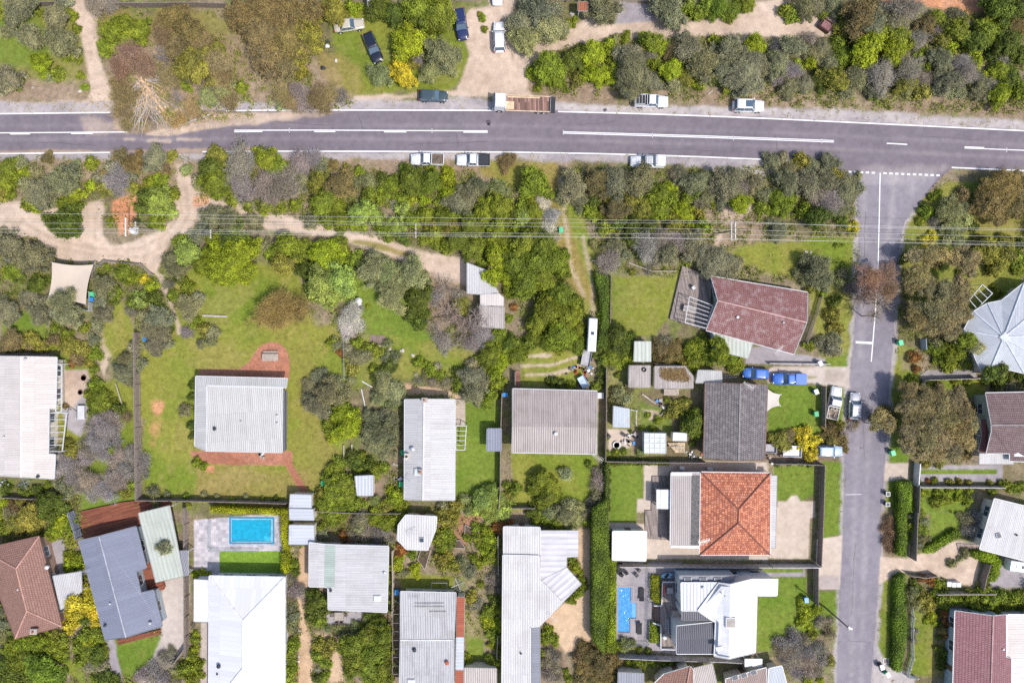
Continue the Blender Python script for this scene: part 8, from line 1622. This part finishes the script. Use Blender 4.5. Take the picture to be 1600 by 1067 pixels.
# tyre on the shed, tanks, crate, sticks
t_, rf_, off_ = HS['sh2']; p, _ = rpos(HS['sh2'], *P('K', 815, 188)); b = MB(); o = inst(WH[0], 'old_tyre', None, (p.x + off_[0], p.y + off_[1], p.z + .12)); o.rotation_euler = (math.pi / 2, 0, 0); tag(o, 'old black tyre lying on the rusty white shed roof', 'tyre')
scatter_box = [tuple(W(*q, 2.4)[:2]) for q in K('K', "905 172 1068 172 1110 240 1095 270 960 262 905 235")]; r_ = np.random.default_rng(2)
X = r_.uniform(min(q[0] for q in scatter_box), max(q[0] for q in scatter_box), 5200); Y = r_.uniform(min(q[1] for q in scatter_box), max(q[1] for q in scatter_box), 5200); s_ = sdist(scatter_box, X, Y); k_ = s_ > r_.random(5200) * .7; C = np.stack([X[k_], Y[k_], 2.32 + r_.random(k_.sum()) * .12], 1)
v, f, t3 = leaves(r_, C, np.tile([0, 0, 1.0], (len(C), 1)), .18, .09, r_.random(len(C)), r_.random(len(C)), .4); o = bpy.data.objects.new('leaf_litter', np_mesh('leaf_litter', v, f, [LEAF], t3)); COL.objects.link(o); o.color = (.26, .17, .10, 1); o['kind'] = 'stuff'; o['label'] = 'brown fallen leaves heaped on the wide shed roof'
for k, (x, y) in enumerate(((1120, 457), (1150, 460), (1180, 460))): p = W(*P('P', x, y), .9); t = thing('water_tub', ['left', 'middle', 'right'][k] + ' one of three pale tubs in a row below the gravel turning area', 'tub', (p.x, p.y, 0)); b = MB(); b.box(0, 0, .45, .66, .7, .9); b.build('tub', [M['white']], t); b = MB(); b.box(0, 0, .92, .56, .6, .04); b.build('lid', [M['clear']], t)
p = W(*P('D', 357, 160), .5); t = thing('sand_box', 'brown open-topped timber crate at the end of the upper driveway', 'crate', (p.x, p.y, 0), -.62); b = MB()
for x, y, a, c in ((0, .75, 1.9, .1), (0, -.75, 1.9, .1), (.95, 0, .1, 1.6), (-.95, 0, .1, 1.6)): b.box(x, y, .4, a, c, .8)
b.build('side', [plain('dark_crate', (.10, .05, .04), .8)], t); b = MB(); b.box(.08, .05, .62, 1.5, 1.15, .06); b.build('lid', [plain('maroon_lid', (.24, .12, .12), .8)], t)
# hills hoist, chairs near blossoming tree, statues and yard stuff
p = W(*P('F', 632, 790), .8); t = thing('garden_statue', 'white rounded garden ornament beside the white blossoming tree', 'ornament', (p.x, p.y, 0)); b = MB(); b.lathe(0, 0, [(.45, 0), (.5, .3), (.42, .6), (.5, .8), (.25, 1.0), (.02, 1.1)], 14); b.box(.15, -.45, .35, .5, .5, .7, .4); b.build('body', [M['white']], t)
def posts_(label, pts, name='fallen_post', mat='white', h=.12, wd=.14, cat='post'):
    a, b = W(*pts[0]), W(*pts[1]); m = MB(); m.bar(a + Vector((0, 0, h)), b + Vector((0, 0, h)), wd, wd); c = (a + b) / 2; o = m.build(name, [M[mat]], None, tuple(c), loc=c); tag(o, label, cat); return o
posts_('white beam lying on the grass near the sage green tree, upper one', K('J', "655 258 720 296")); posts_('white post lying on the grass left of the sage green tree', K('J', "652 308 675 412")); posts_('grey log lying at the edge of the paddock lawn', K('E', "1255 882 1405 888"), 'log', 'palebark', .16, .3, 'log')
posts_('pale fallen trunk across the verge beside the road edge', K('A', "1100 782 1300 712"), 'log', 'palebark', .14, .22, 'log'); posts_('timber rail left of the small pine bushes, first of two', K('J', "546 650 545 745"), 'garden_rail', 'palepaling', .3, .18, 'rail'); posts_('timber rail nearer the pine bushes, second of two', K('J', "595 645 592 735"), 'garden_rail', 'sand' if 'sand' in M else 'palepaling', .3, .2, 'rail')
posts_('pale board lying in the grass on the upper verge', K('C', "1208 584 1238 562"), 'plank', 'palepaling', .05, .2, 'plank'); posts_('thin sapling trunk fallen over the grey twig shrubs', K('I', "725 270 770 415"), 'log', 'palebark', .5, .12, 'log')
def rotary(label, px, py, h=2.0, r=1.5):
    p = W(px, py, h); t = thing('clothes_line', label, 'clothes line', (p.x, p.y, 0), .4); b = MB(); b.cyl(0, 0, 0, h + .1, .035, n=8); b.build('mast', [M['chrome']], t)
    for k in range(4): a = k * math.pi / 2; b = MB(); b.bar((0, 0, h), (r * math.cos(a), r * math.sin(a), h + .1), .04, .04); b.build('arm', [M['chrome']], t)
    b = MB()
    for q in (.5, .75, 1):
        for k in range(4): a = k * math.pi / 2; c = a + math.pi / 2; b.bar((r * q * math.cos(a), r * q * math.sin(a), h + .1 * q), (r * q * math.cos(c), r * q * math.sin(c), h + .1 * q), .015, .015)
    b.build('line', [M['chrome']], t)
rotary('rotary clothes line on the shady lawn under grey trees below the beige house', *P('I', 700, 985), 1.9, 1.1); rotary('fold-down clothes frame on the small lawn beside the patched roof house', *P('N', 1248, 458), 1.8, 1.1); rotary('clothes line above the lower left lawn corner by the beige roof', *P('I', 150, 888), 1.8, 1.0)
p = W(*P('N', 1132, 468), .9); t = thing('garden_bed_frame', 'dark netted frame on the shady lawn above the patched roof house', 'netted frame', (p.x, p.y, 0)); b = MB()
for x, y, a, c in ((0, .5, 2.4, .05), (0, -.5, 2.4, .05), (1.2, 0, .05, 1.0), (-1.2, 0, .05, 1.0)): b.box(x, y, .9, a, c, .05)
for x in (-1.2, 1.2):
    for y in (-.5, .5): b.box(x, y, .44, .05, .05, .88)
b.build('frame', [M['chrome']], t)
def bed(label, pts, rz=0):
    q = [tuple(W(*p)[:2]) for p in pts]; c = W(sum(p[0] for p in pts) / len(pts), sum(p[1] for p in pts) / len(pts)); t = thing('raised_bed', label, 'garden bed', c); b = MB(); n = len(q)
    for i in range(n): b.bar((*q[i], .2), (*q[(i + 1) % n], .2), .08, .4)
    b.build('edging', [M['palepaling']], t, tuple(c)); b = MB(); b.prism(inset(q, .05) if True else q, 0, .3); b.build('soil', [plain('bed_soil', (.10, .07, .05), .95)], t, tuple(c))
bed('angled timber edged vegetable bed right of the garden cottage, upper one', K('N', "1372 205 1340 200 1290 150 1292 85 1375 130")[::-1]); bed('timber edged vegetable bed below the garden cottage', K('N', "1080 240 1020 240 1000 300 1045 360")); bed('low timber edged bed beside the green domed bush', K('N', "1295 230 1215 228 1192 190 1260 180"))
box_thing('crate_bath', 'white rimmed box beside the shady strip near the fibro house', 'box', *P('K', 548, 348), .95, .9, .7, 'white'); box_thing('cabinet', 'pale cabinet at the foot of the concrete court wall', 'cabinet', *P('K', 1052, 795), .7, .5, .9, 'white'); box_thing('air_unit', 'white air conditioner box above the orange tiled roof edge', 'air conditioner', *P('K', 1225, 800), .85, .4, .8, 'white')
table('colourful board on trestles in front of the leaf covered shed', *P('K', 985, 327), 2.3, .95, 0, 'palepaling'); 
t = None
for k, (x, y, L, a) in enumerate(((835, 360, 2.0, -.6), (850, 372, 2.2, -.6), (880, 385, 1.6, -.6), (930, 455, .9, .8), (945, 462, .9, .8), (990, 655, 1.4, .2), (1030, 662, 1.2, 0))):
    p = W(*P('K', x, y)); posts_(['longest pale plank of the heap in the back yard', 'pale plank second in the back yard heap', 'darker plank third in the back yard heap', 'short plank leaning near the bare soil patch', 'second short plank near the bare soil patch', 'plank on the pile below the small white shed', 'second plank below the small white shed'][k], [(P('K', x, y)[0] - L * 5 * math.cos(a), P('K', x, y)[1] + L * 5 * math.sin(a)), (P('K', x, y)[0] + L * 5 * math.cos(a), P('K', x, y)[1] - L * 5 * math.sin(a))], 'plank', 'palepaling' if k % 3 != 2 else 'timber', .12 + .05 * k, .22, 'plank')
rj = random.Random(9)
CL = [('K', 400, 200, 60, 10, 'red'), ('K', 470, 190, 50, 10, 'white'), ('K', 720, 640, 40, 8, 'white'), ('K', 745, 600, 30, 6, 'dark'), ('K', 1100, 710, 30, 7, 'white'), ('K', 1140, 730, 40, 6, 'red'), ('L', 40, 740, 60, 8, 'palepaling'), ('K', 930, 400, 50, 8, 'timber'), ('I', 30, 890, 40, 6, 'white'), ('N', 870, 560, 20, 4, 'terracotta'), ('J', 870, 850, 25, 4, 'white'), ('J', 30, 720, 40, 5, 'concrete')]
for n_, (tk, x, y, sp_, k, mt) in enumerate(CL):
    for j in range(k):
        q = P(tk, x + rj.uniform(-sp_, sp_) , y + rj.uniform(-sp_ * .5, sp_ * .5)); p = W(*q, .3); m = MB(); s = rj.uniform(.25, .6); h = rj.uniform(.15, .5)
        mtn = rj.choice([mt, 'white', 'timber', 'blueplastic' if j % 5 == 0 else 'concrete'])
        if j % 3 == 0: m.lathe(0, 0, [(s * .3, 0), (s * .45, h), (s * .38, h), (s * .3, .05)], 10); nm = 'plant_pot'
        else: m.box(0, 0, h / 2, s, s * rj.uniform(.5, 1), h); m.box(0, 0, h + .02, s * .9, s * .45, .04); nm = 'storage_box'
        o = m.build(nm, [M[mtn]]); o.location = (p.x, p.y, 0); o.rotation_euler = (0, 0, rj.uniform(0, 3))
        tag(o, {'plant_pot': 'round pot', 'storage_box': 'small box'}[nm] + ' in the yard clutter ' + ['behind the white caravan', 'above the blue tilted trailer', 'right of the round fire pit', 'under the pale blue shed', 'beside the dark tiled house wall', 'against the concrete court fence', 'under the yellow flowering tree', 'beside the back yard plank heap', 'at the beige roof lower corner', 'left of the patched roof house', 'left of the pale grey gable', 'on the lower brick terrace'][n_], 'pot' if nm == 'plant_pot' else 'box', 'yard clutter ' + ['by the caravan', 'by the blue trailer', 'by the fire pit', 'by the blue shed', 'by the dark house', 'by the court', 'by the yellow tree', 'by the planks', 'by the beige roof', 'by the patched roof', 'by the grey gable', 'on the brick terrace'][n_] + (' pots' if nm == 'plant_pot' else ''))
# awning screens beside the orange house
# fallen tree: trunk, fan of broken limbs and orange sawn discs
c0 = W(*P('A', 880, 500)); t = thing('fallen_tree', 'fallen tree with fresh orange sawn wood spilling onto the road', 'fallen tree', c0); off = tuple(c0); rf2 = random.Random(21)
m = MB(); m.tube([W(*P('A', 870, 490), .5), W(*P('A', 930, 570), .55), W(*P('A', 1010, 690), .4)], [.26, .22, .14], 9); m.build('trunk', [M['cut']], t, off)
for k in range(70):
    a = R(rf2.uniform(15, 160)); L = rf2.uniform(2.5, 6.5); st_ = P('A', 860 + rf2.uniform(-25, 90), 520 + rf2.uniform(-30, 130)); e = (st_[0] + L * 10 * math.cos(a) * .75, st_[1] + L * 10 * math.sin(a)); mid = ((st_[0] + e[0]) / 2 + rf2.uniform(-4, 4), (st_[1] + e[1]) / 2)
    m = MB(); m.tube([W(*st_, .5), W(*mid, .8 + rf2.uniform(0, .7)), W(*e, .2 + rf2.uniform(0, .5))], [.085, .055, .02], 5); m.build('broken_branch', [M['palebark'] if k % 3 else M['cut']], t, off)
for k in range(10):
    a = R(rf2.uniform(-60, 10)); L = rf2.uniform(2, 4.5); st_ = P('A', 900, 500); e = (st_[0] + L * 10 * math.cos(a), st_[1] + L * 10 * math.sin(a) * .6); m = MB(); m.tube([W(*st_, .5), W((st_[0] + e[0]) / 2, (st_[1] + e[1]) / 2 + 2, 1.0), W(*e, .4)], [.08, .05, .015], 5); m.build('broken_branch', [M['palebark']], t, off)
for k in range(44):
    f = rf2.random(); x, y = P('A', 865 + 140 * f + rf2.uniform(-35, 35), 500 + 190 * f + rf2.uniform(-30, 30)); p = W(x, y, .5); m = MB(); m.tube([(0, 0, 0), (rf2.uniform(-.15, .15), rf2.uniform(-.15, .15), .25)], rf2.uniform(.10, .22), 9); o = m.build('sawn_log', [M['cut']]); o.location = (p.x, p.y, rf2.uniform(.15, .9)); tag(o, 'short orange sawn log in the pile of the fallen tree', 'log', 'sawn logs of the fallen tree')
r_ = np.random.default_rng(8); n = 5200; u = r_.random(n); ax, ay = P('A', 1000, 700); X = (ax - 800) / 10 + r_.normal(0, 5.2, n); Y = (533.5 - ay) / 10 + r_.normal(0, 1.5, n) - .02 * X; C = np.stack([X, Y, .02 + np.abs(r_.normal(0, .05, n))], 1); v, f, t3 = leaves(r_, C, np.tile([0, 0, 1.0], (n, 1)), .22, .07, r_.random(n), r_.random(n) * .5, .35); v[:, 2] = np.maximum(v[:, 2], .01)
o = bpy.data.objects.new('wood_chips', np_mesh('wood_chips', v, f, [LEAF], t3)); COL.objects.link(o); o.color = (.50, .34, .20, 1); o['kind'] = 'stuff'; o['label'] = 'wood chips and twigs scattered over the road edge'
# bags beside the big brown tree
for k, (x, y, c_) in enumerate(((440, 262, 'dark'), (438, 285, 'white'), (412, 420, 'dark'))):
    p = W(*P('B', x, y), .3); m = MB(); loft(m, [ring(q, max(.03, .32 * math.sqrt(max(0, 1 - (q / .42) ** 2))), .02, .02 + .5 * math.sqrt(max(.02, 1 - (q / .42) ** 2)), 10, 2.4) for q in (-.4, -.3, -.1, .1, .3, .4)]); m.tube([(.0, .0, .48), (.03, .02, .6)], [.07, .02], 6); o = m.build('garbage_bag', [M[c_]], smooth=False); o.location = (p.x, p.y, 0); tag(o, ['black rubbish bag beside a white one near the big brown tree', 'white rubbish bag beside the black one near the big brown tree', 'lone black rubbish bag on the dry soil below the big brown tree'][k], 'bag')
# rocks
rk = random.Random(5)
for (tk, x, y, s) in (('A', 500, 565, .35), ('A', 205, 542, .25), ('B', 495, 378, .3), ('C', 370, 92, .4), ('N', 270, 745, .25), ('N', 266, 900, .22), ('N', 264, 930, .26), ('N', 400, 985, .22), ('J', 850, 770, .3), ('J', 870, 775, .25), ('F', 910, 432, .2), ('F', 1190, 500, .25), ('J', 905, 70, .4), ('J', 970, 100, .35), ('J', 830, 60, .3), ('J', 845, 95, .28), ('J', 770, 40, .25), ('H', 235, 490, .28), ('H', 262, 492, .25), ('E', 1235, 270, .35), ('E', 1240, 295, .28)):
    m = MB(); d = IV * np.array([1, .8, .6]) * s * (1 + .18 * np.sin(IV[:, :1] * 5 + x)); 
    for a, b, c in IF: m.poly([tuple(d[a]), tuple(d[b]), tuple(d[c])])
    p = W(*P(tk, x, y)); o = m.build('boulder', [M['rock']]); o.location = (p.x, p.y, s * .3); o.rotation_euler = (0, 0, x)
    b_ = min(LM, key=lambda l: math.hypot(l[1] - P(tk, x, y)[0], l[2] - P(tk, x, y)[1])); tag(o, 'pale %s rock lying near %s' % ('large' if s > .33 else 'medium' if s > .25 else 'small', b_[0]), 'rock', 'garden rocks near ' + b_[0])
# drift pile / stones round the pond patch
slab('paving_stone', 'flat brown paved pad edged with stones on the sunken lawn', 'paving', K('F', "705 1000 790 1005 835 1055 700 1067"), .01, .06, M['concrete'] if False else plain('brown_pad', (.22, .16, .14), .9))
slab('steps', 'dark brown timber steps from the pool deck down to the terrace', 'steps', K('O', "868 580 912 584 912 692 866 678"), .01, .18, board('step_boards', (.16, .11, .10), .3, math.pi / 2, .3)); slab('stair', 'narrow brick red stair at the left end of the terraced lawn', 'stair', K('K', "22 195 50 195 50 298 22 298"), .01, .25, board('brick_steps', (.26, .13, .10), .35, 0, .3))
slab('compost_heap', 'pale timber framed sand heap below the small white shed', 'compost heap', K('K', "960 640 1068 636 1068 700 1010 700"), .01, .45, plain('heap', (.46, .36, .24), .95, var=.4, sc=3))
slab('path_steps', 'row of grey timber sleepers beside the slanted white roof', 'steps', K('P', "1165 205 1310 212 1308 245 1175 240"), .01, .12, board('sleepers', (.36, .28, .25), .5, R(90), .3))
